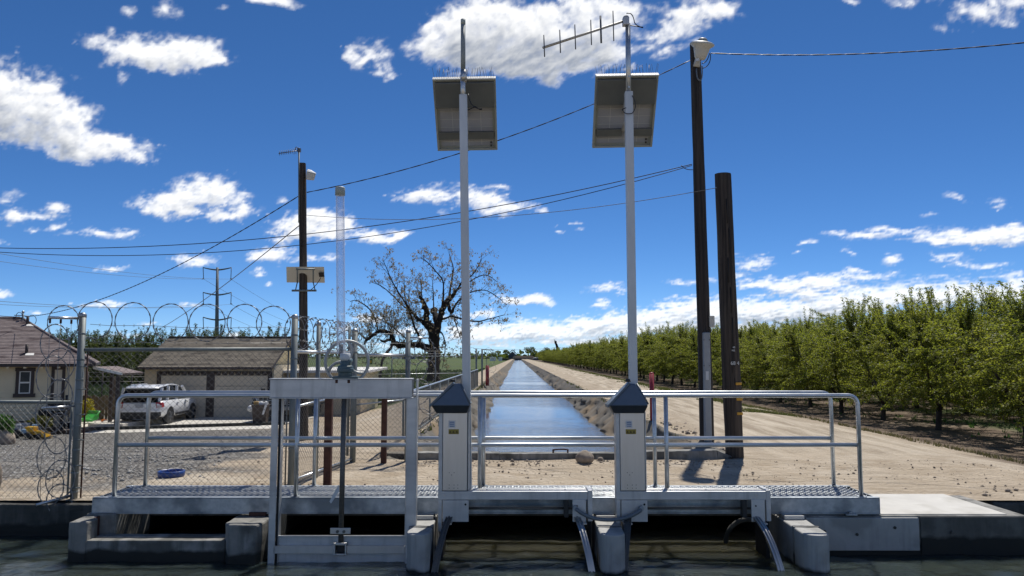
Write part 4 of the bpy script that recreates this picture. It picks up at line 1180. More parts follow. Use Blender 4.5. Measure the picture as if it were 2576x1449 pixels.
    m = MB(); m.box(.06, .15, Y - .08, Y + .02, -.035, -.02); m.build('guide_cap', 'aluminium', r, .003)
    m = MB(); m.box(1.44, 1.525, Y - .08, Y + .02, -.035, -.02); m.build('guide_cap', 'aluminium', r, .003)
    # black side seals dropping behind the guides
    m = MB(); m.box(.012, .05, Y + .05, Y + .40, -1.0, .0); m.build('side_seal', 'seal_black', r)
    m = MB(); m.box(W - .05, W - .01, Y + .05, Y + .40, -1.0, .0); m.build('side_seal', 'seal_black', r)
    # the gate leaf itself, tipped down under the pouring water
    m = MB(); m.hexa([(.09, Y - .30, -.70), (1.46, Y - .30, -.70), (1.46, Y - .28, -.70), (.09, Y - .28, -.70)], [(.09, Y + .45, -.445), (1.46, Y + .45, -.445), (1.46, Y + .47, -.445), (.09, Y + .47, -.445)])
    m.build('gate_leaf', 'aluminium_dull', r)
    return r
ga = build_auto_gate(); ga.location = (-.763, 0, 0)
gb = copy_tree(ga); gb.location = (1.075, 0, 0)
gb['label'] = 'second automatic overshot gate, right of the pair, near the concrete slab'

# hose looping between the two gates
p0, p1 = P(1447, 1278, 8.03), P(1614, 1279, 8.03)
hz = thing('conduit_hose', 'grey flexible conduit hose sagging between the two automatic gates', 'hose')
xm = (p0.x + p1.x) / 2 - .05
m = MB(); m.tube([(p0.x, 8.072, p0.z + .004), (p0.x + .004, 8.03, p0.z)] + arc((p0.x + .02, 8.012, p0.z - .015), (p0.x + .13, 8.004, .022), (xm, 8.004, .016), 8) + arc((xm + .04, 8.004, .014), (p1.x - .15, 8.004, .012), (p1.x - .02, 8.012, p1.z - .02), 8) + [(p1.x - .004, 8.03, p1.z), (p1.x, 8.072, p1.z + .004)], .019, 12)
m.build('hose', 'hood_trim', hz)
for p in (p0, p1):
    m = MB(); m.tube([(p.x, 8.065, p.z), (p.x, 8.01, p.z)], .024, 8); m.build('fitting', 'pvc_grey', hz)
settle(hz, (1.0, 7.95, 0))

# ================================================================== SOLAR MASTS
def build_mast(kind):
    """kind 0: left mast with stick antenna, kind 1: right mast with directional antenna"""
    if kind == 0:
        r = thing('solar_mast', 'square aluminium mast with solar panel and grey stick antenna', 'mast', group='solar masts')
        ub, ut, vt, pipe_v, top_v = 1174, 1165.5, 240, 188, 50
    else:
        r = thing('solar_mast', 'square aluminium mast with solar panel and toothed directional antenna', 'mast', group='solar masts')
        ub, ut, vt, pipe_v, top_v = 1593, 1581, 232, 60, 44
    Y = 8.275
    b = P(ub, 980, Y); t = P(ut, vt, Y)
    h = .043
    d = (t - b) / (t.z - b.z)
    z0 = .17
    lo = b + d * (z0 - b.z)
    m = MB(); m.hexa([(lo.x - h, Y - h, z0), (lo.x + h, Y - h, z0), (lo.x + h, Y + h, z0), (lo.x - h, Y + h, z0)],
                     [(t.x - h, Y - h, t.z), (t.x + h, Y - h, t.z), (t.x + h, Y + h, t.z), (t.x - h, Y + h, t.z)])
    m.build('square_tube', 'aluminium_mast', r, .005, 2)
    pt = P(ut - 1.5, pipe_v, Y)
    m = MB(); m.tube([(t.x, Y, t.z - .05), (pt.x, Y, pt.z)], .029, 14)
    pipe = m.build('pipe', 'galvanized_rail', r)
    for vv in (195, 222):
        q = P(ut, vv, Y); m = MB(); m.cyl((q.x, Y - .042, q.z), (q.x, Y - .028, q.z), .012, None, 6); m.build('bolt', 'aluminium', pipe)
    # solar panel facing away and up, seen from below
    if kind == 0:
        q = [P(1089, 198, 8.42), P(1249, 195.5, 8.42), P(1251, 374, 8.97), P(1100, 377, 8.97)]
    else:
        q = [P(1495, 190, 8.42), P(1657, 187, 8.42), P(1642, 366.5, 8.97), P(1488, 369.5, 8.97)]
    tl, tr, br, bl = q
    c = (tl + tr + br + bl) / 4
    ex = ((tr - tl) + (br - bl)).normalized(); ey = ((bl - tl) + (br - tr)); ey = (ey - ex * ey.dot(ex)).normalized()
    en = ex.cross(ey).normalized()
    if en.y > 0: en = -en                        # towards the camera side, the underside
    hw_, hh = .355, ((bl - tl).length + (br - tr).length) / 4
    def pt_(a, b_, n_=0.0): return c + ex * a + ey * b_ + en * n_
    pn = MB(); pn.obox(c - en * .006, ex, ey, en, hw_ - .012, hh - .012, .004)
    panel = pn.build('solar_panel', 'panel_back', r)
    pn = MB(); pn.obox(c - en * .0125, ex, ey, en, hw_ - .014, hh - .014, .002); pn.build('cell_face', 'panel_cells', panel)
    f = MB()
    for (cx, cy, ax_, ay_) in ((-hw_ + .012, 0, .012, hh), (hw_ - .012, 0, .012, hh), (0, -hh + .012, hw_ - .0245, .012), (0, hh - .012, hw_ - .0245, .012)):
        f.obox(pt_(cx, cy, .012), ex, ey, en, ax_, ay_, .026)
    f.build('frame', 'panel_frame', panel, .002)
    f = MB()
    for (cx, cy, ax_, ay_) in ((-hw_ + .036, .15, .012, hh * .62), (hw_ - .036, .15, .012, hh * .62), (0, hh - .036, hw_ - .05, .012)):
        f.obox(pt_(cx, cy, .002), ex, ey, en, ax_, ay_, .003)
    f.build('frame_lip', 'panel_frame', panel)
    g = MB()
    for cx in (-.16, .02, .17): g.obox(pt_(cx, .12, -.0005), ex, ey, en, .0022, hh - .18, .0012)
    for cy in (-.04, .055, .15, .33): g.obox(pt_(0, cy, -.0003), ex, ey, en, hw_ - .05, .0018, .0012)
    g.build('cell_lines', 'panel_line', panel)
    g = MB(); g.obox(pt_(0, -hh + .175, .045), ex, ey, en, hw_ - .022, .148, .035); g.build('battery_box', 'panel_battery', panel, .006)
    for sx, w0 in ((-1, .150), (1, .155)):
        g = MB(); g.obox(pt_(sx * (.175 + .012 * sx * (kind * 2 - 1)), .245, .022), ex, ey, en, w0, .045, .018); g.build('support_bar', 'panel_battery', panel, .004)
    g = MB(); g.obox(pt_(hw_ - .075, .385, .006), ex, ey, en, .009, .009, .006); g.obox(pt_(hw_ - .075, .345, .006), ex, ey, en, .009, .009, .006); g.build('cable_gland', 'car_black', panel)
    m_ = (t.x + b.x) / 2
    g = MB(); g.tube([(P(ut, 300, Y).x, Y + .04, c.z + .05), tuple(pt_(0, .0, .02))], .03, 8); g.tube([(P(ut, 330, Y).x, Y + .04, c.z - .16), tuple(pt_(0, .22, .02))], .025, 8); g.build('bracket', 'aluminium_dull', panel)
    top = MB(); top.obox(pt_(0, -hh - .006, .02), ex, ey, en, hw_, .008, .035); top.build('spike_strip', 'panel_line', panel, .003)
    sp = MB(); rr = random.Random(3 + kind)
    for i in range(34):
        x = -hw_ + .02 + i * (2 * hw_ - .04) / 33
        p = pt_(x, -hh - .012, .02)
        sp.tube([p, p + Vector((rr.choice((-.022, .0, .022)) + rr.uniform(-.006, .006), rr.uniform(-.03, .03), .115))], .0019, 3)
    sp.build('bird_spike', 'wire_dull', panel)['kind'] = 'stuff'
    # loose cable
    s = 1
    q0 = P(ut + 10, 235 if kind == 0 else 240, Y - .03)
    cb = MB()
    if kind == 0:
        a = P(1178, 236, Y - .03); cb.tube(arc(a, P(1182, 275, Y - .06), P(1212, 274, Y - .08), 10) + arc(P(1212, 274, Y - .08), P(1212, 281, Y - .08), P(1196, 268, Y - .06), 6)[1:] + [P(1177, 277, Y - .045)], .0045, 6)
    else:
        cb.tube(arc(P(1590, 240, Y - .05), P(1607, 268, Y - .07), P(1590, 285, Y - .07), 10) + arc(P(1590, 285, Y - .07), P(1570, 290, Y - .07), P(1565, 275, Y - .06), 8)[1:] + [P(1575, 271, Y - .05)], .0045, 6)
    cb.build('cable', 'cable', r)
    if kind == 0:
        a = P(ut - .5, 188, Y); e = P(ut - .5, 62, Y); e2 = P(ut - .5, 49, Y)
        m = MB(); m.tube([a, e], .0265, 14); ant = m.build('stick_antenna', 'fiberglass_grey', r)
        m = MB(); m.tube([e, e2], .0272, 14); m.build('antenna_tip', 'pvc_green_grey', ant)
        m = MB(); q1 = P(ut + 1, 190, Y); m.tube([q1 - Vector((0, 0, .07)), q1 + Vector((0, 0, .06))], .036, 12); m.build('antenna_clamp', 'aluminium', ant)
    else:
        a = P(1573, 52, Y); e = P(1366, 120, Y - .42)
        m = MB(); m.tube([a, e], .0135, 10); boom = m.build('directional_antenna', 'antenna_tan', r)
        for (u, v0, v1, kk) in ((1369, 88, 143, 0), (1409, 75, 133, 0), (1447, 62, 124, 0), (1487, 50, 113, 0), (1511.5, 40, 108, 1), (1543, 27, 103, 0)):
            tt = (1573 - u) / (1573 - 1366.)
            yy = Y - .42 * tt
            p_, q_ = P(u - 1, v0, yy - .012), P(u + 1, v1, yy - .012)
            m = MB(); m.tube([p_, q_], .0062 if not kk else .0105, 8); m.build('element', 'antenna_dark', boom)
        m = MB(); m.obox(P(1574, 55, Y), (1, 0, 0), (0, 1, 0), (0, 0, 1), .035, .04, .045); m.build('antenna_clamp', 'aluminium_dull', boom, .006)
        m = MB(); q1 = P(1575, 46, Y); m.tube([q1 - Vector((0, 0, .03)), q1 + Vector((0, 0, .02)), q1 + Vector((0, 0, .03))], [.03, .03, .014], 10); m.build('pipe_cap', 'pvc_grey', boom)
        m = MB(); m.tube(arc(P(1576, 34, Y), P(1592, 28, Y), P(1596, 56, Y - .03), 8) + arc(P(1596, 56, Y - .03), P(1600, 66, Y - .03), P(1617, 69, Y - .03), 6)[1:] + arc(P(1617, 69, Y - .03), P(1600, 66, Y), P(1580, 63, Y), 4)[1:], .0055, 6); m.build('coax_cable', 'cable', boom)
    settle(r, (lo.x, Y, z0))
    return r
build_mast(0); build_mast(1)

# ================================================================== CHAIN LINK FENCES
def chain_link(name, a, b, z0, z1, parent, w=.078, r=.0021, m='wire_dull', knuckle=True, zfun=None):
    """woven wire between ground points a and b (x, y), heights z0..z1"""
    a = np.array(a, float); b = np.array(b, float)
    Lh = np.linalg.norm(b - a); ex = (b - a) / Lh; nx = np.array([-ex[1], ex[0]])
    nw = int(Lh / (w / 2)); hs = w / 2; nk = max(2, int((z1 - z0) / hs))
    if knuckle: nk += 1
    i = np.arange(nw)[:, None]; k = np.arange(nk + 1)[None, :]
    s = (i + ((k + i) % 2)) * (w / 2) * (Lh / (nw * w / 2))
    z = z0 + k * hs + 0 * i
    off = np.where((k + i) % 2 == 0, .0025, -.0025)
    px = a[0] + ex[0] * s + nx[0] * off; py = a[1] + ex[1] * s + nx[1] * off
    if zfun is not None: z = z + zfun(px, py)
    Pn = np.stack([px, py, z], -1)                    # nw, nk+1, 3
    A = Pn[:, :-1].reshape(-1, 3); Bp = Pn[:, 1:].reshape(-1, 3)
    t = Bp - A; t /= np.linalg.norm(t, axis=1, keepdims=True)
    n3 = np.array([nx[0], nx[1], 0.0]); u = np.cross(t, n3)
    V = []
    for q in (90, 210, 330):
        o = (n3 * math.cos(rad(q)) + u * math.sin(rad(q))) * r
        V.append(A + o); V.append(Bp + o)
    V = np.stack(V, 1)                                # seg, 6, 3
    base = np.arange(len(A))[:, None] * 6
    F = np.concatenate([base + np.array([[0, 1, 3, 2]]), base + np.array([[2, 3, 5, 4]]), base + np.array([[4, 5, 1, 0]])], 0)
    o = np_mesh(name, V.reshape(-1, 3), F, m, parent)
    o['kind'] = 'stuff'
    return o

def barbed(pts, parent, r=.0028, step=.11):
    m = MB(); pts = [Vector(p) for p in pts]
    m.tube(pts, r, 4)
    for i in range(len(pts) - 1):
        d = pts[i + 1] - pts[i]; n = max(1, int(d.length / step))
        for k in range(n):
            p = pts[i] + d * ((k + .5) / n)
            for q in (40, 130):
                v = Vector((d.normalized().x * .5, d.normalized().y * .5, 0)) * .02 + Vector((0, 0, .02 if q == 40 else -.02))
                m.tube([p - v, p + v], .0016, 3)
    return m.build('barbed_wire', 'razor_wire', parent)

def razor(c, axis, R, parent, r=.0052, sx=1.0, tilt=0.0, barbs=True, n=44, phase=0.0):
    m = MB(); c = Vector(c); ax = Vector(axis).normalized()
    m.ring(c, ax, R, r, n, 5, sx=sx, tilt=tilt)
    if barbs:
        up = Vector((0, 0, 1)); e1 = up.cross(ax); e1 = e1.normalized() if e1.length > 1e-4 else Vector((1, 0, 0)); e2 = ax.cross(e1)
        nb = 15
        for i in range(nb):
            q = phase + 2 * math.pi * i / nb
            d = e1 * math.cos(q) * sx + e2 * math.sin(q); t = (e2 * math.cos(q) - e1 * math.sin(q) * sx).normalized()
            p = c + d * R
            dn = d.normalized()
            for s in (-1, 1):
                for s2 in (-1, 1):
                    m.add([p + t * .012 * s2 - dn * .003 * s, p + t * .018 * s2 + dn * .004 * s, p + t * .040 * s2 + dn * .020 * s], [(0, 1, 2)])
            m.obox(p, t, dn, ax, .017, .0075, .002)
    return m.build('razor_loop', 'razor_wire', parent)

def fence_post(x, y, z0, z1, r_, parent, m='galvanized_dull', bands=()):
    p = MB(); p.tube([(x, y, z0), (x, y, z1 - .02)], r_, 16)
    o = p.build('post', m, parent)
    c = MB(); c.lathe((x, y, z1 - .05), [(r_ * 1.06, 0), (r_ * 1.08, .035), (r_ * .7, .055), (r_ * .2, .062)], 16); c.build('post_cap', 'galvanized', o)
    if bands:
        for z in bands:
            b = MB(); b.lathe((x, y, z), [(r_ * 1.05, 0), (r_ * 1.08, .002), (r_ * 1.08, .022), (r_ * 1.05, .024)], 16); b.build('brace_band', 'galvanized_dull', o)
    return o

def build_front_fence():
    r = thing('chain_link_fence', 'tall front chain link fence topped with six razor wire loops', 'fence')
    a = (P(188, 1200, 9.3).x, 9.30); b = (P(737, 1000, 9.87).x, 9.87)
    H = 2.19
    fence_post(a[0], a[1], -.2, H, .041, r, bands=(.06, .28, .55, .83, 1.10, 1.38, 1.62, 1.93))
    fence_post(b[0], b[1], -.2, H + .01, .041, r, bands=(.5, 1.0, 1.35, 1.63, 1.93))
    def at(t, z, off=0): return Vector((a[0] + (b[0] - a[0]) * t, a[1] + (b[1] - a[1]) * t + off, z))
    MB().tube([at(.012, 1.75), at(.99, 1.765)], .0225, 12).build('top_rail', 'galvanized_dull', r)
    for t in (.03, .972):
        m = MB(); m.tube([at(t, .0), at(t, 1.75)], .010, 6)
        o = m.build('tension_bar', 'rusty_steel' if t < .5 else 'wire_dull', r)
    for z in (.12, .38, .68, .98, 1.28, 1.55):
        m = MB(); m.tube([at(-.0, z, -.045), at(.035, z, -.02)], .008, 6); m.build('tension_clip', 'galvanized_dull', r)
    chain_link('chain_link_mesh', at(.03, 0)[:2], at(.972, 0)[:2], -.01, 1.755, r)
    MB().tube([at(.03, .02), at(.3, .012), at(.6, .02), at(.97, .01)], .003, 4).build('tension_wire', 'wire_dull', r)
    barbed([at(.035, 2.06), at(.12, 2.045), at(.3, 2.05), at(.45, 2.03), at(.7, 2.03), at(.9, 2.045), at(.965, 2.04)], r)
    barbed([at(.035, 1.845), at(.3, 1.84), at(.7, 1.835), at(.965, 1.845)], r)
    for k, (u, v, R) in enumerate(((259, 806, 47), (344, 808, 47), (428, 811, 47), (513, 812, 47), (600, 811, 46), (670, 814, 44))):
        t = (P(u, v, 9.5).x - a[0]) / (b[0] - a[0]); p = at(t, 0); q = P(u, v, p.y)
        razor((p.x, p.y - .02 - .012 * (k % 2), q.z), (.1, 1, .02 * (k % 3)), R * p.y / 1935 * .985, r, phase=k * .7, sx=1.0 + .02 * (k % 2))
    # arm and end guard of hanging wire at the left post
    for z in (2.13, .03, 1.08):
        u0 = 135 if z > 1.5 else (125 if z < .5 else 130)
        e = P(u0, 800, 9.1).x
        x_end = a[0] - (.235 if z > 1.5 else .26)
        m = MB(); m.tube([(a[0] - .03, a[1] - .03, z), (x_end, a[1] - .30, z + (-.005 if z > 1 else -.055))], .0165 if z != 1.08 else .013, 12); m.build('outrigger_arm', 'galvanized_rail', r)
    for k in range(3):
        f = .3 + k * .33
        x = a[0] - .22 * f - .02; y = a[1] - .28 * f
        m = MB(); m.tube([(x, y, 2.11), (x, y, 2.06)], .012, 6); m.build('wire_clip', 'rusty_steel', r)
        rr = random.Random(k)
        barbed([(x, y, 2.08), (x + rr.uniform(-.01, .01), y, 1.5), (x + rr.uniform(-.02, .02), y, .9), (x + rr.uniform(-.02, .02), y, .4), (x, y, .02)], r, r=.003)
    ax = Vector((.62, -1, 0.0))
    for k, (u, v, ru, rv) in enumerate(((160, 812, 30, 43), (138, 862, 27, 46), (152, 917, 27, 40), (132, 948, 30, 52), (150, 1000, 24, 46), (128, 1040, 28, 48), (148, 1090, 26, 50), (130, 1150, 27, 50), (152, 1205, 27, 46), (128, 1225, 24, 42), (150, 1255, 24, 36))):
        c = P(u, v, 9.15)
        R = rv * 9.15 / 1935
        razor(c, ax, R, r, r=.0048, sx=ru / rv * 1.15, tilt=.09 if k % 2 else -.09, phase=k * 1.1)
    settle(r, ((a[0] + b[0]) / 2, 9.5, 0))
build_front_fence()

def build_low_fence():
    r = thing('chain_link_fence', 'low chain link fence running off the left edge beside the tall post', 'fence')
    ax = P(176, 1012, 9.3).x
    z = P(100, 1012, 9.3).z
    MB().tube([(ax + .0, 9.31, z), (-8.2, 9.35, z + .01)], .020, 12).build('top_rail', 'galvanized_dull', r)
    chain_link('chain_link_mesh', (ax - .02, 9.31), (-8.0, 9.35), -.01, z - .005, r)
    fence_post(-7.6, 9.34, -.2, z + .06, .03, r)
    fence_post(ax + .02, 9.31, -.2, z + .02, .012, r)
    settle(r, (-6.3, 9.3, 0))
build_low_fence()

def build_side_fence():
    r = thing('chain_link_fence', 'tall side fence with silvery razor coils leading back behind the slide gate', 'fence')
    p0 = (-2.80, 9.93); p1 = (-2.71, 10.8); p2 = (-2.53, 12.4)
    fence_post(p1[0], p1[1], -.2, 2.15, .032, r, bands=(.6, 1.2, 1.7))
    fence_post(p2[0], p2[1], -.2, 2.11, .048, r, bands=(.3, .8, 1.3, 1.72))
    m = MB(); m.tube([(-2.62, 12.42, .1), (-2.62, 12.42, 2.15)], .022, 10); m.build('gate_stile', 'galvanized_dull', r)
    MB().tube([(*p0, 1.73), (*p2, 1.73)], .021, 12).build('top_rail', 'galvanized_rail', r)
    MB().tube([(*p0, 1.02), (p1[0], p1[1], 1.05), (p2[0], p2[1], 1.06)], .016, 10).build('mid_rail', 'galvanized_rail', r)
    MB().tube([(p0[0], p0[1], .10), (p2[0], p2[1], .06)], .016, 10).build('bottom_rail', 'galvanized_rail', r)
    chain_link('chain_link_mesh', p0, p2, .03, 1.74, r, w=.07)
    for z in (2.03, 1.88): barbed([(*p0, z), (p1[0], p1[1], z - .02), (p2[0], p2[1], z - .02)], r)
    for k, (u, v) in enumerate(((757, 815), (779, 813), (801, 818), (822, 826), (838, 832), (852, 838), (864, 843), (876, 848))):
        t = k / 7.0
        y = 10.0 + 2.3 * t; x = p0[0] + (p2[0] - p0[0]) * (y - p0[1]) / (p2[1] - p0[1])
        razor((x, y, 1.98), (1, -.55, 0.0), .225, r, r=.005, sx=.95, tilt=.16, barbs=True, phase=k)
    settle(r, (-2.7, 11, 0))
    # panel facing the camera past the corner post
    r = thing('chain_link_fence', 'chain link fence panel between the thick corner post and the headwall', 'fence')
    q = (-1.69, 12.55)
    fence_post(q[0], q[1], -.2, 2.10, .040, r, bands=(.5, 1.1, 1.66))
    MB().tube([(p2[0], p2[1], 1.70), (*q, 1.69)], .021, 12).build('top_rail', 'galvanized_rail', r)
    MB().tube([(p2[0] + .03, p2[1], .90), (*q, .98)], .014, 10).build('brace_rail', 'galvanized_rail', r)
    chain_link('chain_link_mesh', (p2[0] + .04, p2[1]), q, .02, 1.70, r, w=.075)
    m = MB(); m.box(-2.34, -2.245, 12.42, 12.43, 1.545, 1.635); sg = m.build('warning_sign', 'sign_green', r)
    m = MB(); m.box(-2.33, -2.255, 12.412, 12.419, 1.565, 1.61); m.build('sign_face', 'sign_amber', sg)
    m = MB(); m.tube([(q[0], q[1], 1.98), (q[0] + .30, q[1] - .05, 1.97)], .016, 10); m.build('outrigger_arm', 'galvanized_rail', r)
    for z in (1.9, 2.05): barbed([(p2[0], p2[1], z), (*q, z - .02)], r)
    for k, (u, v) in enumerate(((1045, 885), (1068, 880), (1050, 925), (1072, 935), (1056, 985), (1078, 1010), (1060, 1060), (1082, 1080))):
        razor(P(u, v, 12.5), (.5, -1, 0), .20, r, r=.005, sx=.85, tilt=.08 if k % 2 else -.08, phase=k, n=36)
    settle(r, (-2.1, 12.5, 0))
    # low fence along the canal's left bank
    r = thing('chain_link_fence', 'low chain link fence along the left bank of the farm canal', 'fence')
    def at(y, z): return (-2.22 + SKEW * y, y, z)
    ys_ = [13.0, 15.2, 17.4, 19.8, 22.3, 25, 28, 31, 34, 37, 40.5, 44]
    for y in ys_:
        m = MB(); m.tube([at(y, -.1), at(y, .94)], .022, 8); m.build('post', 'galvanized_dull', r)
    MB().tube([at(y, .95) for y in ys_], .022, 10).build('top_rail', 'galvanized_rail', r)
    MB().tube([at(y, .05) for y in ys_], .012, 6).build('bottom_rail', 'galvanized_dull', r)
    chain_link('chain_link_mesh', at(13, 0)[:2], at(44, 0)[:2], .02, .94, r, w=.09, r=.0026, knuckle=False)
    settle(r, at(28, 0))
    # far cross fence
    r = thing('chain_link_fence', 'far barbed fence crossing the left bank in front of the bare tree', 'fence')
    y = 44.4
    xs_ = [-1.72, -2.05, -4.4, -6.9, -9.4, -12]
    for i, x in enumerate(xs_):
        h = GH(x, y)
        m = MB(); m.tube([(x, y, h - .2), (x, y, 2.12 if i < 2 else 1.95)], .05 if i < 2 else .03, 8); m.build('post', 'galvanized_dull', r)
    MB().tube([(-2.05, y, 1.70), (-12, y, 1.66)], .025, 8).build('top_rail', 'galvanized_dull', r)
    MB().tube([(-2.05, y, .75), (-12, y, .6)], .02, 8).build('mid_rail', 'galvanized_rail', r)
    m = MB(); m.tube([(-1.72, y, 2.08), (-1.05, y - .1, 2.04)], .022, 8); m.tube([(-1.45, y, 2.05), (-1.45, y, .9)], .012, 6); m.build('outrigger_arm', 'galvanized_dull', r)
    chain_link('chain_link_mesh', (-2.05, y), (-12, y), -.35, 1.68, r, w=.12, r=.003, knuckle=False)
    for z in (1.85, 2.0): MB().tube([(-1.72, y, z), (-12, y, z - .03)], .006, 4).build('barbed_wire', 'razor_wire', r)
    for k in range(19):
        razor((-2.3 - k * .44, y, 1.95), (.15, 1, 0), .24, r, r=.009, barbs=False, n=24)
    for k in range(3): razor((-1.35 + k * .2, y - .1, 1.92 - .1 * k), (.3, 1, 0), .26, r, r=.008, barbs=False, n=24)
    for k in range(5): razor((-1.25 + .1 * (k % 2), y - .2, 1.4 - .38 * k), (.3, 1, 0), .25, r, r=.008, barbs=False, n=24)
    settle(r, (-6, y, 0))
build_side_fence()

# short steel posts
for (x, y, h, lab, nm, mm, hw_) in ((P(826, 1100, 10.2).x, 10.2, 1.28, 'thick rust brown steel post standing just behind the slide gate', 'steel_post', 'rusty_steel', .047),
                               (P(966, 1100, 12.3).x, 12.3, 1.27, 'slim rust brown steel post in front of the far fence panel', 'steel_post', 'rusty_steel', .042)):
    m = MB(); m.box(x - hw_, x + hw_, y - hw_, y + hw_, -.2, h); o = m.build(nm, mm, None, .006); tag(o, lab, 'post')
for (x, y, h, lab, r_) in ((P(1640, 1000, 20.2).x, 20.2, 1.26, 'red painted pipe bollard beside the right canal bank', .058), (P(1226, 940, 47.5).x, 47.5, 1.15, 'dark red pipe bollard on the left canal bank by the far fence', .11)):
    m = MB(); m.tube([(x, y, -.1), (x, y, h - .03)], r_, 14); m.lathe((x, y, h - .03), [(r_, 0), (r_ * .8, .025), (r_ * .3, .035)], 14)
    o = m.build('bollard', 'red_paint'); tag(o, lab, 'bollard')

# ================================================================== UTILITY POLES
def wood_pole(parent, base, top, r0, r1, m, seed, z_below=.4):
    base = Vector(base); top = Vector(top); rr = random.Random(seed)
    n = 22; k = 18
    d = (top - base)
    secs = []
    for i in range(n + 1):
        t = -z_below / d.z + (1 + z_below / d.z) * i / n
        c = base + d * t
        r = r0 + (r1 - r0) * max(0, t)
        ph = [vnoise(np.array([i * .35 + j * 3.1]), np.array([seed * 7.7 + j]), 4)[0] for j in range(k)]
        secs.append([(c.x + math.cos(2 * math.pi * j / k) * r * (1 + (ph[j] - .5) * .16), c.y + math.sin(2 * math.pi * j / k) * r * (1 + (ph[j] - .5) * .16), c.z) for j in range(k)])
    mb = MB(); mb.loft(secs)
    return mb.build('pole', m, parent)

PT = P(1779, 1113, 15.3)                      # tall right pole
PTt = P(1749, 108, 15.3)
PS = G(1848, 1152, 0); PSt = P(1818.5, 438, PS.y)     # stub
PL = P(765, 1085, 16.4); PLt = P(761, 411, 16.4)      # left pole

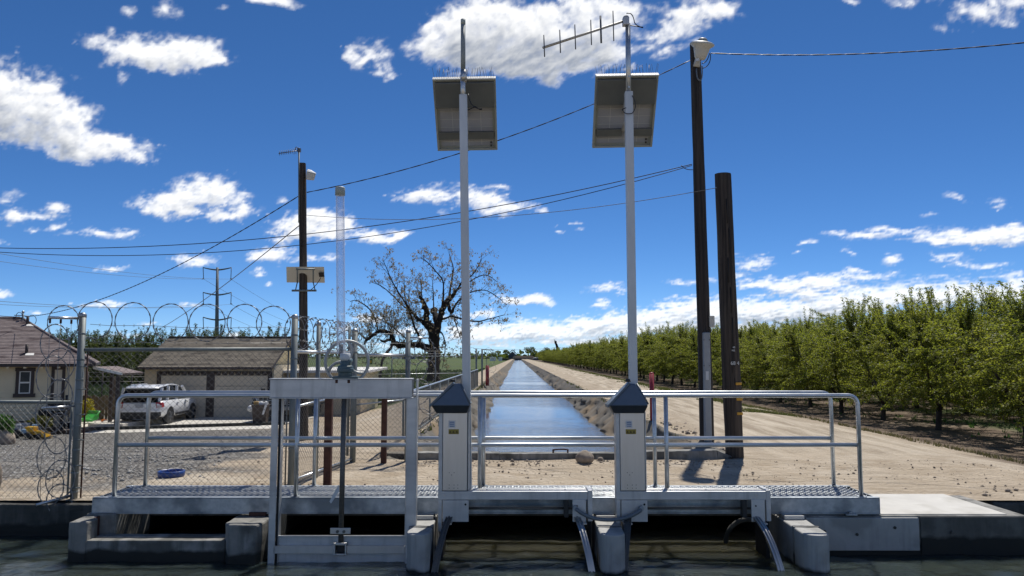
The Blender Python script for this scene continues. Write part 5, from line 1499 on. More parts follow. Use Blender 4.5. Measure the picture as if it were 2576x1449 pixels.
def build_poles():
    r = thing('utility_pole', 'tall dark wooden utility pole with a white bowl lamp and grey conduit', 'utility pole')
    base = Vector((PT.x, 15.3, 0)); wood_pole(r, base, PTt, .135, .105, 'pole_wood_tarred', 3)
    d = (PTt - base) / PTt.z
    def on(z, dx=0, dy=-.12): return base + d * z + Vector((dx, dy, 0))
    # gutter lamp
    lc = P(1766, 117, 15.02)
    m = MB(); m.lathe(lc, [(.085, -.26), (.115, -.22), (.15, -.10), (.165, -.03), (.235, .02), (.245, .045), (.20, .075), (.10, .10)], 28, axis=(.12, -.25, 1))
    lamp = m.build('lamp_bowl', 'lamp_bowl', r)
    m = MB(); m.lathe(lc, [(.10, .09), (.095, .13), (.06, .165), (.02, .17)], 18, axis=(.12, -.25, 1)); m.build('photocell', 'fiberglass_grey', lamp)
    a = P(1757, 142, 15.1); b_ = P(1752, 168, 15.16)
    m = MB(); m.tube([a, b_], [.055, .072], 4); bl = m.build('ballast_box', 'lamp_bowl', lamp)
    m = MB(); q = P(1755, 150, 15.0); m.obox(q, (1, 0, .1), (0, 1, 0), (0, 0, 1), .035, .006, .028); m.build('ballast_sticker', 'label_white', bl)
    m = MB(); m.tube(arc(P(1752, 172, 15.12), P(1752, 205, 15.1), P(1763, 202, 15.1), 8) + arc(P(1763, 202, 15.1), P(1768, 196, 15.1), P(1766, 165, 15.12), 6)[1:], .013, 6); m.build('lamp_cable', 'hood_trim', lamp)
    m = MB(); m.tube(arc(P(1766, 160, 15.2), P(1780, 158, 15.2), P(1785, 133, 15.2), 8), .009, 5); m.tube(arc(P(1768, 172, 15.2), P(1790, 165, 15.2), P(1787, 135, 15.2), 8), .009, 5); m.build('service_tail', 'cable', r)
    # conduit cover and box
    z0, z1 = P(0, 1110, 15.1).z, P(0, 836, 15.1).z
    p0, p1 = P(1781, 1110, 15.14), P(1776, 836, 15.16)
    m = MB(); w = .066
    m.hexa([(p0.x - w, p0.y - .06, .02), (p0.x + w, p0.y - .06, .02), (p0.x + w, p0.y + .06, .02), (p0.x - w, p0.y + .06, .02)],
           [(p1.x - w, p1.y - .06, z1), (p1.x + w, p1.y - .06, z1), (p1.x + w, p1.y + .06, z1), (p1.x - w, p1.y + .06, z1)])
    cv = m.build('conduit_cover', 'pvc_grey', r, .015)
    m = MB(); q = P(1779, 945, 15.08); m.obox(q, (1, 0, 0), (0, 1, 0), (0, 0, 1), .03, .006, .085); m.build('conduit_label', 'label_white', cv)
    m = MB()
    for v in (855, 920, 985):
        for du in (-7, 7): q = P(1778 + du, v, 15.09); m.cyl(q - Vector((0, .012, 0)), q + Vector((0, .01, 0)), .010, None, 8)
    m.build('conduit_bolts', 'stem_steel', cv)
    m = MB(); q = P(1790, 809, 15.2); m.obox(q, (1, 0, 0), (0, 1, 0), (0, 0, 1), .052, .05, .115); bx = m.build('meter_box', 'lamp_bowl', r, .012)
    m = MB(); m.tube(arc(P(1789, 826, 15.2), P(1789, 840, 15.15), P(1782, 840, 15.12), 6), .008, 5); m.build('box_cable', 'cable', bx)
    m = MB(); m.tube([on(0.1, .09, -.08), on(7, .06, -.06)], .009, 5); m.build('ground_wire', 'cable', r)
    settle(r, base)

    r = thing('utility_pole', 'thick cracked wooden stub pole with yellow tags and small white numbers', 'utility pole')
    wood_pole(r, PS, PSt, .150, .135, 'pole_wood', 9)
    dd = (PSt - PS) / PSt.z
    for (v, du) in ((965, 5), (1004, 7), (1040, 8)):
        q = P(1850 + du, v, PS.y - .10); m = MB(); m.obox(q, (1, .25, -.02), (-.25, 1, 0), (0, 0, 1), .052, .05, .021); m.build('yellow_marker', 'yellow_tag', r, .004)
    def digits(txt, u, v, size):
        c = bpy.data.curves.new('pole_number', 'FONT'); c.body = txt; c.size = size; c.extrude = .002; c.align_x = 'CENTER'; c.align_y = 'CENTER'
        c.materials.append(MATS['white_tag'])
        o = bpy.data.objects.new('pole_number', c); COL.objects.link(o)
        me = bpy.data.meshes.new_from_object(o.evaluated_get(bpy.context.evaluated_depsgraph_get())); bpy.data.objects.remove(o)
        me.name = 'pole_number'; me.transform(Matrix.Translation(P(u, v, PS.y - .165)) @ Matrix.Rotation(rad(8), 4, 'Z') @ Matrix.Rotation(math.pi / 2, 4, 'X'))
        if not me.materials: me.materials.append(MATS['white_tag'])
        o = bpy.data.objects.new('pole_number', me); COL.objects.link(o); o.parent = r
    digits("68 4", 1849, 914, .085); digits("48", 1846, 874, .045); digits("M5", 1845, 882, .045)
    m = MB()
    for k in range(8):
        z = .4 + k * .5; q = PS + dd * z
        m.tube([(q.x + .02 * math.sin(k * 2.2), q.y - .143, z), (q.x + .02 * math.sin(k * 2.2 + .5), q.y - .139, z + .42)], [.006, .009], 4)
    m.build('checks', 'seal_black', r)
    m = MB(); q = P(1803, 472, PS.y - .02); m.tube([q + Vector((-.02, 0, 0)), q + Vector((.05, 0, 0))], .014, 6); m.build('eye_bolt', 'galvanized', r)
    settle(r, PS)

    r = thing('utility_pole', 'wooden pole with antenna, flood light and small solar panel behind the fence', 'utility pole')
    base = Vector((PL.x, 16.4, GH(PL.x, 16.4))); wood_pole(r, base, PLt, .095, .075, 'pole_wood', 17)
    m = MB(); m.tube([P(752, 560, 16.35), P(752, 372, 16.35)], .017, 8); mp = m.build('antenna_mast', 'galvanized_dull', r)
    m = MB(); m.tube([P(755, 378, 16.35), P(701, 386, 16.1)], .010, 6); bm_ = m.build('directional_antenna', 'antenna_dark', mp)
    m = MB()
    for k in range(10):
        u = 703 + k * 4.6; v = 386 - k * .72; m.tube([P(u, v - 6 + (k > 7) * -1, 16.2), P(u, v + 5 + (k > 7) * 3, 16.2)], .0055, 4)
    m.build('antenna_elements', 'antenna_dark', bm_)
    m = MB(); m.obox(P(752.5, 378, 16.33), (1, 0, 0), (0, 1, 0), (0, 0, 1), .035, .03, .04); m.tube(arc(P(750, 374, 16.3), P(744, 364, 16.3), P(742, 378, 16.3), 6), .008, 5); m.build('antenna_clamp', 'antenna_dark', bm_)
    # flood light
    m = MB()
    q = [P(770, 432, 16.25), P(793, 437, 16.15)]
    m.hexa([P(770, 452, 16.4), P(790, 454, 16.4), P(790, 454, 16.1), P(770, 452, 16.1)], [P(771, 430, 16.4), P(795, 436, 16.42), P(795, 437, 16.05), P(771, 431, 16.08)])
    fl = m.build('flood_light', 'lamp_bowl', r, .02)
    m = MB(); m.hexa([P(771, 430, 16.4), P(796, 436, 16.42), P(796, 437, 16.05), P(771, 431, 16.08)], [P(774, 425, 16.35), P(784, 428, 16.35), P(784, 429, 16.15), P(774, 426, 16.15)]); m.build('flood_cap', 'white_plastic', fl, .01)
    # solar panel seen from behind
    m = MB()
    q = [P(721, 709, 16.62), P(817, 710, 16.62), P(815, 671, 16.12), P(720, 671, 16.12)]
    nn = Vector((0, .72, -.62)).normalized() * -.02
    m.hexa(q, [p - nn for p in q]); sp = m.build('solar_panel', 'panel_line', r, .004)
    m = MB(); c = sum(q, Vector()) / 4
    q2 = [c + (p - c) * .95 + nn * .25 for p in q]; q3 = [p + nn * .1 for p in q2]; m.hexa(q2, q3); m.build('panel_back', 'white_plastic', sp)
    m = MB(); m.obox(P(809, 691, 16.28), (1, 0, 0), (0, 1, .8), (0, -.8, 1), .055, .012, .05); m.build('junction_box', 'car_black', sp)
    m = MB(); m.tube(arc(P(807, 698, 16.25), P(800, 715, 16.2), P(780, 731, 16.2), 8), .008, 5); m.build('panel_cable', 'cable', sp)
    m = MB()
    for (u0, u1) in ((748, 743), (788, 793)):
        m.tube([P(u0, 676, 16.1), P(u0, 712, 16.35)], .014, 4); m.tube([P(u0, 710, 16.35), P(u1, 732, 16.2)], .012, 4)
    m.tube([P(734, 731, 16.25), P(796, 731, 16.25)], .022, 4); m.tube([P(745, 677, 16.08), P(792, 677, 16.08)], .018, 4)
    m.build('panel_bracket', 'galvanized_dull', sp)
    settle(r, base)
build_poles()

# ================================================================== OVERHEAD WIRES
def wire(label, pts, r, m='cable', twist=False):
    mb = MB()
    if twist:
        pts = [Vector(p) for p in pts]
        L_ = [0]
        for i in range(1, len(pts)): L_.append(L_[-1] + (pts[i] - pts[i - 1]).length)
        for ph in (0, math.pi):
            q = []
            N_ = int(L_[-1] / .14)
            for k in range(N_ + 1):
                s = L_[-1] * k / N_
                i = min(len(pts) - 2, max(0, next((j for j in range(len(L_) - 1) if L_[j + 1] >= s), len(pts) - 2)))
                t = (s - L_[i]) / max(1e-6, L_[i + 1] - L_[i])
                a = s / .62 * 2 * math.pi + ph
                q.append(pts[i].lerp(pts[i + 1], t) + Vector((0, math.cos(a), math.sin(a))) * r * .55)
            mb.tube(q, r * .75, 4)
    else:
        mb.tube(pts, r, 5)
    o = mb.build('overhead_wire', m); tag(o, label, 'cable')
    return o
wA = P(1736, 152, 15.25)
wire('twisted black cable from the tall right pole to the pole with the solar panel', sag(wA, P(772, 484, 16.35), .30, 30), .0095, twist=True)
wire('twisted black cable from the tall right pole out of the frame to the right', sag(P(1788, 134, 15.2), P(2680, 96, 13.2), .14, 20), .011, twist=True)
wire('twisted black cable running down from the left pole to the house roof', sag(P(750, 494, 16.35), P(62, 797, 31.5), .55, 30), .012, twist=True)
s1 = P(1741, 413, 15.25)
wire('upper black cable of the pair sagging from the tall pole to the left edge', sag(s1, P(-60, 622, 17.5), .55, 30), .009)
wire('lower black cable of the pair sagging from the tall pole to the left edge', sag(P(1741, 416, 15.2), P(-60, 630, 17.3), .72, 30), .008)
m = MB(); m.tube(arc(P(1743, 427, 15.15), P(1722, 428, 15.15), P(1714, 416, 15.2), 8), .008, 5)
o = m.build('overhead_wire', 'cable'); tag(o, 'short drooping cable tail hanging at the tall pole below the lamp', 'cable')
wire('thin steel guy wire from the stub pole to the pole with the solar panel', sag(P(1805, 472, PS.y), P(770, 541, 16.4), .28, 30), .0055, 'wire_dull')
wire('thin guy wire slanting down behind the garage from the solar panel pole', sag(P(752, 568, 16.4), P(300, 868, 52), .5, 20), .011, 'wire_dull')
# service head on the house roof
r = thing('service_mast', 'small service mast with cable loops on the house roof ridge', 'service mast')
y = 32.3
m = MB(); m.tube([P(58, 840, y), P(58, 785, y)], .03, 8); m.build('riser', 'galvanized_dull', r)
m = MB(); m.ring(P(48, 797, y), (0, 1, 0), .19, .012, 18, 5, sx=.7); m.ring(P(80, 806, y), (0.2, 1, 0), .22, .012, 18, 5); m.build('cable_loop', 'cable', r)
m = MB(); m.tube([P(36, 793, y), P(72, 795, y)], .02, 6); m.lathe(P(58, 787, y), [(.05, 0), (.06, .05), (.03, .09)], 10); m.build('weather_head', 'galvanized', r)
settle(r, P(58, 840, y))
wire('thin cable from the house service mast off the left edge', sag(P(50, 797, 31.6), P(-120, 770, 28), .1, 8), .012)

# ================================================================== TRANSMISSION LINE
def build_tower():
    y0 = 280.0
    r = thing('transmission_tower', 'distant steel monopole transmission tower with three pairs of upswept arms', 'transmission tower')
    def Q(u, v): return P(u, v, y0)
    zb = -1.2
    top = Q(547, 673); x = P(547, 850, y0).x
    m = MB(); m.tube([(x, y0, zb), tuple(top)], [.85, .45], 12); m.build('shaft', 'tower_steel', r)
    ends = []
    for (vc, ve, vi) in ((679, 673, 702), (742, 735.5, 765), (805, 798, 827)):
        for s in (-1, 1):
            ue = 547 + s * 35 - (0 if s > 0 else 1)
            a = MB(); a.tube(arc(Q(547, vc), Q(547 + s * 18, vc - 1), Q(ue, ve), 6), [.34, .32, .30, .28, .25, .22, .2], 6); arm = a.build('arm', 'tower_steel', r)
            i_ = MB(); i_.tube([Q(ue, ve), Q(ue - s * 1.2, vi)], .14, 5); i_.tube([Q(ue - 3, vi + 1), Q(ue - s * 1.2, vi - 3), Q(ue + 2, vi + 1)], .13, 4); i_.build('insulator', 'tower_steel', arm)
            ends.append((Q(ue - s * 1.2, vi), s, vi))
    settle(r, (x, y0, zb))
    R = P(955, 815, 700)
    dirv = Vector((R.x - x, 700 - y0, 0))
    nm = {702: 'top', 765: 'middle', 827: 'bottom'}
    for (e, s, vi) in ends:
        side = 'left' if s < 0 else 'right'
        far = e + dirv; near = e - dirv * .82 + Vector((0, 0, 0))
        for q, lab in ((sag(e, far, 12.5, 30), 'receding to the horizon'), (sag(e, near, 9.0, 40), 'sweeping overhead to the left')):
            mb = MB(); mb.tube(q, .055 if 'reced' in lab else .042, 4)
            o = mb.build('transmission_wire', 'tower_steel'); tag(o, f'{nm[vi]} {side} conductor of the transmission tower {lab}', 'cable')
build_tower()

# ================================================================== HOUSE
YZ = -1.2
def shingled(poly_fn, n, m, parent, name='roof_slope', th=.03):
    """stepped shingle courses: poly_fn(t) -> (left point, right point) at slope position t (0 eave, 1 ridge)"""
    mb = MB()
    for i in range(n):
        a, b = poly_fn(i / n), poly_fn((i + 1) / n + .01)
        up = Vector((0, 0, th)); lo = Vector((0, 0, .004))
        mb.hexa([a[0], a[1], b[1], b[0]], [Vector(a[0]) + up, Vector(a[1]) + up, Vector(b[1]) + lo, Vector(b[0]) + lo])
    return mb.build(name, m, parent)

def build_house():
    # the house stands turned 27 degrees, so its right-hand wall runs back along the line of sight
    r = thing('house', 'beige clapboard house with brown hip roof at the left edge', 'house')
    ze = 1.36 - YZ                     # eave height above the yard; local frame: x left negative, y back, origin front right corner
    A = rad(27.0); cx, cy = -17.15, 30.5
    def tx(u):                         # photo column -> position along the front wall
        k = (u - 1288) / FPX * 1.004
        return -((cx - k * cy) / (math.cos(A) - k * math.sin(A)))
    def tz(u, v):
        t = tx(u); y = cy + t * math.sin(A)
        return P(u, v, y).z - YZ
    L_ = -15.0; D_ = 9.0
    w = MB(); n = 19; hg = ze / n
    for i in range(n):
        z0 = i * hg; w.hexa([(L_, -.03, z0), (.03, -.03, z0), (.03, D_, z0), (L_, D_, z0)], [(L_, 0, z0 + hg), (0, 0, z0 + hg), (0, D_, z0 + hg), (L_, D_, z0 + hg)])
    w.build('clapboard_wall', 'siding', r)
    m = MB(); m.box(-.05, .06, -.06, .05, 0, ze); m.build('corner_board', 'white_trim', r)
    ov = .62; hx, hy, hz = -2.25, 3.3, 4.46
    back = D_ + ov
    def sl(p0a, p1a, p0b, p1b, n): return lambda t: (Vector(p0a).lerp(Vector(p0b), t), Vector(p1a).lerp(Vector(p1b), t))
    e0, e1, e2, e3 = (L_, -ov, ze + .02), (ov, -ov, ze + .02), (ov, back, ze + .02), (L_, back, ze + .02)
    h0, h1 = (L_, hy, hz), (hx, hy, hz)
    shingled(sl(e0, e1, h0, h1, 0), 32, 'house_shingle', r)
    shingled(sl(e1, e2, h1, (hx, hy + .4, hz), 0), 24, 'house_shingle', r)
    shingled(sl(e2, e3, (hx, hy + .4, hz), (L_, hy + .4, hz), 0), 12, 'house_shingle', r)
    m = MB(); m.tube([Vector(e1) + Vector((0, 0, .04)), Vector(h1) + Vector((0, 0, .03))], .05, 6); m.tube([Vector(h1) + Vector((0, 0, .03)), Vector(h0) + Vector((0, 0, .03))], .05, 6); m.build('ridge_cap', 'house_shingle', r)
    m = MB(); m.box(L_, ov, -ov - .03, -ov, ze - .07, ze + .05); m.box(ov, ov + .03, -ov, back, ze - .07, ze + .05); m.build('fascia', 'dark_trim', r)
    m = MB(); m.box(L_, ov - .02, -ov + .01, -.04, ze - .02, ze); m.build('soffit', 'siding', r)
    for i in range(12):
        m = MB(); x = -.1 - i * .55; m.box(x, x + .08, -ov + .015, -.04, ze - .13, ze - .021); m.build('rafter_tail', 'siding', r)
    for (x, t) in ((-1.75, .22), (-2.0, .86)):
        y = -ov + (hy + ov) * t; z = ze + (hz - ze) * t
        m = MB(); m.tube([(x, y, z - .1), (x, y, z + .36)], .055, 8); vp = m.build('vent_pipe', 'dark_trim', r)
        m = MB(); m.obox((x + .12, y - .12, z - .02), (1, 0, 0), (0, .9, .43), (0, -.43, .9), .14, .1, .012); m.build('flashing', 'white_trim', vp)
    a, b = tx(53), tx(99); zt, zb = tz(76, 926), tz(76, 996)
    m = MB()
    m.box(a, a + .11, -.07, -.035, zb, zt); m.box(b - .11, b, -.07, -.035, zb, zt); m.box(a - .03, b + .03, -.075, -.035, zt - .12, zt + .02); m.box(a - .06, b + .06, -.10, -.035, zb - .05, zb + .09)
    wd = m.build('window', 'dark_trim', r)
    m = MB(); m.box(a + .11, b - .11, -.05, -.032, zb + .09, zt - .12); m.build('pane', 'window_glass', wd)
    zm = (zt + zb) / 2 - .02; m = MB()
    for (x0, x1, z0, z1) in ((a + .111, a + .15, zb + .09, zt - .12), (b - .15, b - .111, zb + .09, zt - .12), (a + .15, b - .15, zm - .03, zm + .03), (a + .15, b - .15, zb + .09, zb + .13), (a + .15, b - .15, zt - .15, zt - .12)):
        m.box(x0, x1, -.062, -.051, z0, z1)
    m.build('sash', 'white_trim', wd)
    a, b = tx(141), tx(176); zt = tz(158, 930)
    m = MB(); m.box(a, a + .11, -.07, -.035, .1, zt); m.box(b - .11, b, -.07, -.035, .1, zt); m.box(a, b, -.072, -.035, zt, zt + .12)
    dr = m.build('door', 'dark_trim', r)
    m = MB(); m.box(a + .11, b - .11, -.05, -.033, .1, zt); m.build('door_leaf', 'garage_door', dr)
    r.location = (cx, cy, YZ); r.rotation_euler = (0, 0, A)
    # porch at the right side of the house
    r = thing('porch', 'small sloping porch roof on brown posts at the house corner', 'porch')
    x0, x1, y0, y1 = -16.55, -15.45, 30.6, 32.4
    m = MB(); m.hexa([(x0, y0, 1.16), (x1, y0, .92), (x1, y1, .92), (x0, y1, 1.16)], [(x0, y0, 1.26), (x1, y0, 1.0), (x1, y1, 1.0), (x0, y1, 1.26)]); pr = m.build('porch_roof', 'fence_wood', r)
    m = MB(); m.hexa([(x0, y0 - .02, 1.263), (x1 + .02, y0 - .02, 1.003), (x1 + .02, y1, 1.003), (x0, y1, 1.263)], [(x0, y0 - .02, 1.28), (x1 + .02, y0 - .02, 1.02), (x1 + .02, y1, 1.02), (x0, y1, 1.28)]); m.build('porch_shingles', 'house_shingle', pr)
    m = MB(); m.hexa([(x0, y0 - .05, 1.19), (x1 + .05, y0 - .05, .94), (x1 + .05, y0 - .021, .94), (x0, y0 - .021, 1.19)], [(x0, y0 - .05, 1.30), (x1 + .05, y0 - .05, 1.04), (x1 + .05, y0 - .021, 1.04), (x0, y0 - .021, 1.30)]); m.build('porch_edge', 'white_trim', pr)
    for (u, y) in ((297, 31.0), (281, 32.2)):
        q = P(u, 960, y); m = MB(); m.box(q.x - .06, q.x + .06, y - .06, y + .06, YZ, .95); m.build('porch_post', 'dark_trim', r)
    m = MB(); m.box(-17.0, -15.6, 31.2, 33.4, YZ - .1, YZ + .18); m.build('porch_step', 'driveway_concrete', r)
    m = MB(); m.box(-17.0, -15.0, 30.85, 31.199, YZ - .1, YZ + .09); m.build('porch_step', 'driveway_concrete', r)
    settle(r, (-16.2, 31.5, YZ))
build_house()

def build_garage():
    r = thing('garage', 'tan two door garage with brown shingle gable roof and dark door trim', 'garage')
    yf, yb = 37.0, 42.4
    xl, xr = P(362, 990, yf).x, P(688, 990, yf).x
    zb = -1.25; ze = 1.16
    w = MB(); n = 16; hg = (ze + .1 - zb) / n
    for i in range(n):
        z0 = zb + i * hg; w.hexa([(xl, yf - .02, z0), (xr, yf - .02, z0), (xr, yb, z0), (xl, yb, z0)], [(xl, yf, z0 + hg), (xr, yf, z0 + hg), (xr, yb, z0 + hg), (xl, yb, z0 + hg)])
    w.build('wall', 'garage_siding', r)
    el, er = P(345, 925, 36.45).x, P(675, 925, 36.45).x
    yr = 39.7; zr = 2.66
    shingled(lambda t: (Vector((el, 36.45 + (yr - 36.45) * t, ze + (zr - ze) * t)), Vector((er + .15, 36.45 + (yr - 36.45) * t, ze + (zr - ze) * t))), 24, 'garage_shingle', r)
    shingled(lambda t: (Vector((er + .15, 42.95 + (yr - 42.95) * t, ze + (zr - ze) * t)), Vector((el, 42.95 + (yr - 42.95) * t, ze + (zr - ze) * t))), 10, 'garage_shingle', r)
    m = MB(); rr = random.Random(2)
    k = 40
    for i in range(k):
        x0 = el + (er + .15 - el) * i / k; x1 = el + (er + .15 - el) * (i + 1) / k
        m.box(x0 + .004, x1 - .004, yr - .14, yr + .14, zr + .01 + (i % 2) * .012, zr + .045 + (i % 2) * .012)
    m.build('ridge_shingles', 'garage_shingle', r)
    # gable end
    xg = er - .18
    g = MB(); g.prism([(36.9, ze - .02), (42.5, ze - .02), (yr, zr - .16)], 'x', xg - .05, xg); g.build('gable_end', 'gable_siding', r)
    m = MB()
    for (ya, za, yb_, zb_) in ((36.42, ze - .06, yr, zr - .02), (42.98, ze - .06, yr, zr - .02)):
        m.hexa([(er + .12, ya, za - .10), (er + .16, ya, za - .10), (er + .16, yb_, zb_ - .10), (er + .12, yb_, zb_ - .10)], [(er + .12, ya, za + .05), (er + .16, ya, za + .05), (er + .16, yb_, zb_ + .05), (er + .12, yb_, zb_ + .05)])
    m.build('barge_board', 'dark_trim', r)
    m = MB(); m.box(el, er + .15, 36.40, 36.44, ze - .09, ze + .02); m.build('fascia', 'dark_trim', r)
    m = MB()
    for i in range(11): x = xl + .3 + i * .56; m.box(x, x + .07, 36.46, yf - .03, ze - .12, ze - .02)
    m.build('rafter_tails', 'garage_siding', r)
    for (u0, u1) in ((397, 528), (532, 682)):
        a, b = P(u0, 934, yf), P(u1, 1050, yf)
        zt = a.z; z0 = zb + .03; tw = .19
        d = MB()
        for i in range(4):
            hh = (zt - .2 - z0) / 4; d.box(a.x + tw, b.x - tw, yf - .06, yf - .025, z0 + i * hh + .008, z0 + (i + 1) * hh - .008)
        dr = d.build('garage_door', 'garage_door', r, .01)
        m = MB(); m.box(a.x, a.x + tw, yf - .09, yf - .025, z0, zt); m.box(b.x - tw, b.x, yf - .09, yf - .025, z0, zt)
        k = int((b.x - a.x - 2 * tw) / .30)
        for i in range(k):
            x0 = a.x + tw + (b.x - a.x - 2 * tw) * i / k; x1 = x0 + (b.x - a.x - 2 * tw) / k
            m.prism([(x0 + .02, zt - .03), (x0 + .04, zt - .15), (x0 + .09, zt - .19), (x1 - .09, zt - .19), (x1 - .04, zt - .15), (x1 - .02, zt - .03)], 'y', yf - .09, yf - .025)
        m.box(a.x + tw, b.x - tw, yf - .088, yf - .03, zt - .03, zt)
        m.build('door_trim', 'dark_trim', dr)
    m = MB(); m.box(xl, xr + .01, yf - .04, yf - .021, zb, zb + .28); m.build('plinth', 'far_barn', r)
    settle(r, ((xl + xr) / 2, 39.5, zb))
    # the lower wing behind, right of the garage
    r = thing('house_wing', 'low tan building wing with dark arched window right of the garage', 'building')
    y = 39.0; x0 = xr + .02; x1 = -7.6
    m = MB(); m.box(x0, x1, y, y + 5, zb, .86); m.build('wall', 'siding', r)
    m = MB(); m.hexa([(x0 - .05, y - .6, .86), (x1 + .5, y - .6, .86), (x1 + .5, y + 5.2, .95), (x0 - .05, y + 5.2, .95)], [(x0 - .05, y - .6, 1.0), (x1 + .5, y - .6, 1.0), (x1 + .5, y + 5.2, 1.09), (x0 - .05, y + 5.2, 1.09)]); m.build('flat_roof', 'white_trim', r, .02)
    q = P(748, 960, y)
    m = MB(); m.prism([(q.x - .32, -.8), (q.x + .32, -.8), (q.x + .32, .10), (q.x + .22, .32), (q.x, .44), (q.x - .22, .32), (q.x - .32, .10)], 'y', y - .05, y + .02); aw = m.build('arched_window', 'dark_trim', r)
    m = MB(); m.box(q.x - .24, q.x + .24, y - .06, y - .052, -.7, .10); m.build('pane', 'window_glass', aw)
    settle(r, (-9.5, 41, zb))
build_garage()

# driveway and its kerb
def build_driveway():
    a = (-17.6, 29.9); b = (-9.6, 33.0)
    m = MB()
    m.add([(-19.5, 29.0, YZ + .012), (a[0], a[1], YZ + .035), (b[0], b[1], YZ + .035), (-9.2, 38, YZ + .02), (-20, 38, YZ + .02), (-19.5, 30.4, YZ + .012)], [(0, 1, 2, 3, 4, 5)])
    o = m.build('driveway', 'driveway_concrete'); tag(o, 'pale concrete driveway in front of the garage', kind='structure')
    m = MB(); m.hexa([(a[0], a[1] - .22, YZ - .2), (b[0], b[1] - .22, YZ - .2), (b[0], b[1], YZ - .2), (a[0], a[1], YZ - .2)], [(a[0], a[1] - .18, YZ + .14), (b[0], b[1] - .18, YZ + .14), (b[0], b[1] - .02, YZ + .14), (a[0], a[1] - .02, YZ + .14)])
    o = m.build('kerb', 'concrete', None, .02); tag(o, 'low kerb along the front of the driveway', kind='structure')
    m = MB(); m.add([(-18.2, 28.4, YZ + .01), (-9.4, 31.2, YZ + .01), (b[0], b[1] - .22, YZ + .016), (a[0], a[1] - .22, YZ + .016)], [(0, 1, 2, 3)])
    o = m.build('driveway_apron', 'driveway_concrete'); tag(o, 'pale apron strip between the kerb and the gravel', kind='structure')
build_driveway()

# ================================================================== VEHICLES
def wheel(parent, c, R, w, axis, rim_m='chrome'):
    m = MB(); m.lathe(c, [(R * .62, -w / 2), (R * .92, -w / 2), (R, -w / 3), (R, w / 3), (R * .92, w / 2), (R * .62, w / 2)], 22, axis=axis)
    o = m.build('wheel', 'rubber', parent)
    a = Vector(axis).normalized()
    m = MB(); m.lathe(Vector(c) + a * (w / 2 - .03), [(R * .60, 0), (R * .62, .012), (R * .2, .03), (R * .12, .045)], 16, axis=axis)
    for k in range(5):
        e = a.orthogonal(); q = 2 * math.pi * k / 5
        d = (Matrix.Rotation(q, 3, a) @ e).normalized()
        m.obox(Vector(c) + a * (w / 2 + .005) + d * R * .35, d, a, d.cross(a), R * .27, .012, R * .07)
    m.build('rim', rim_m, o)
    return o

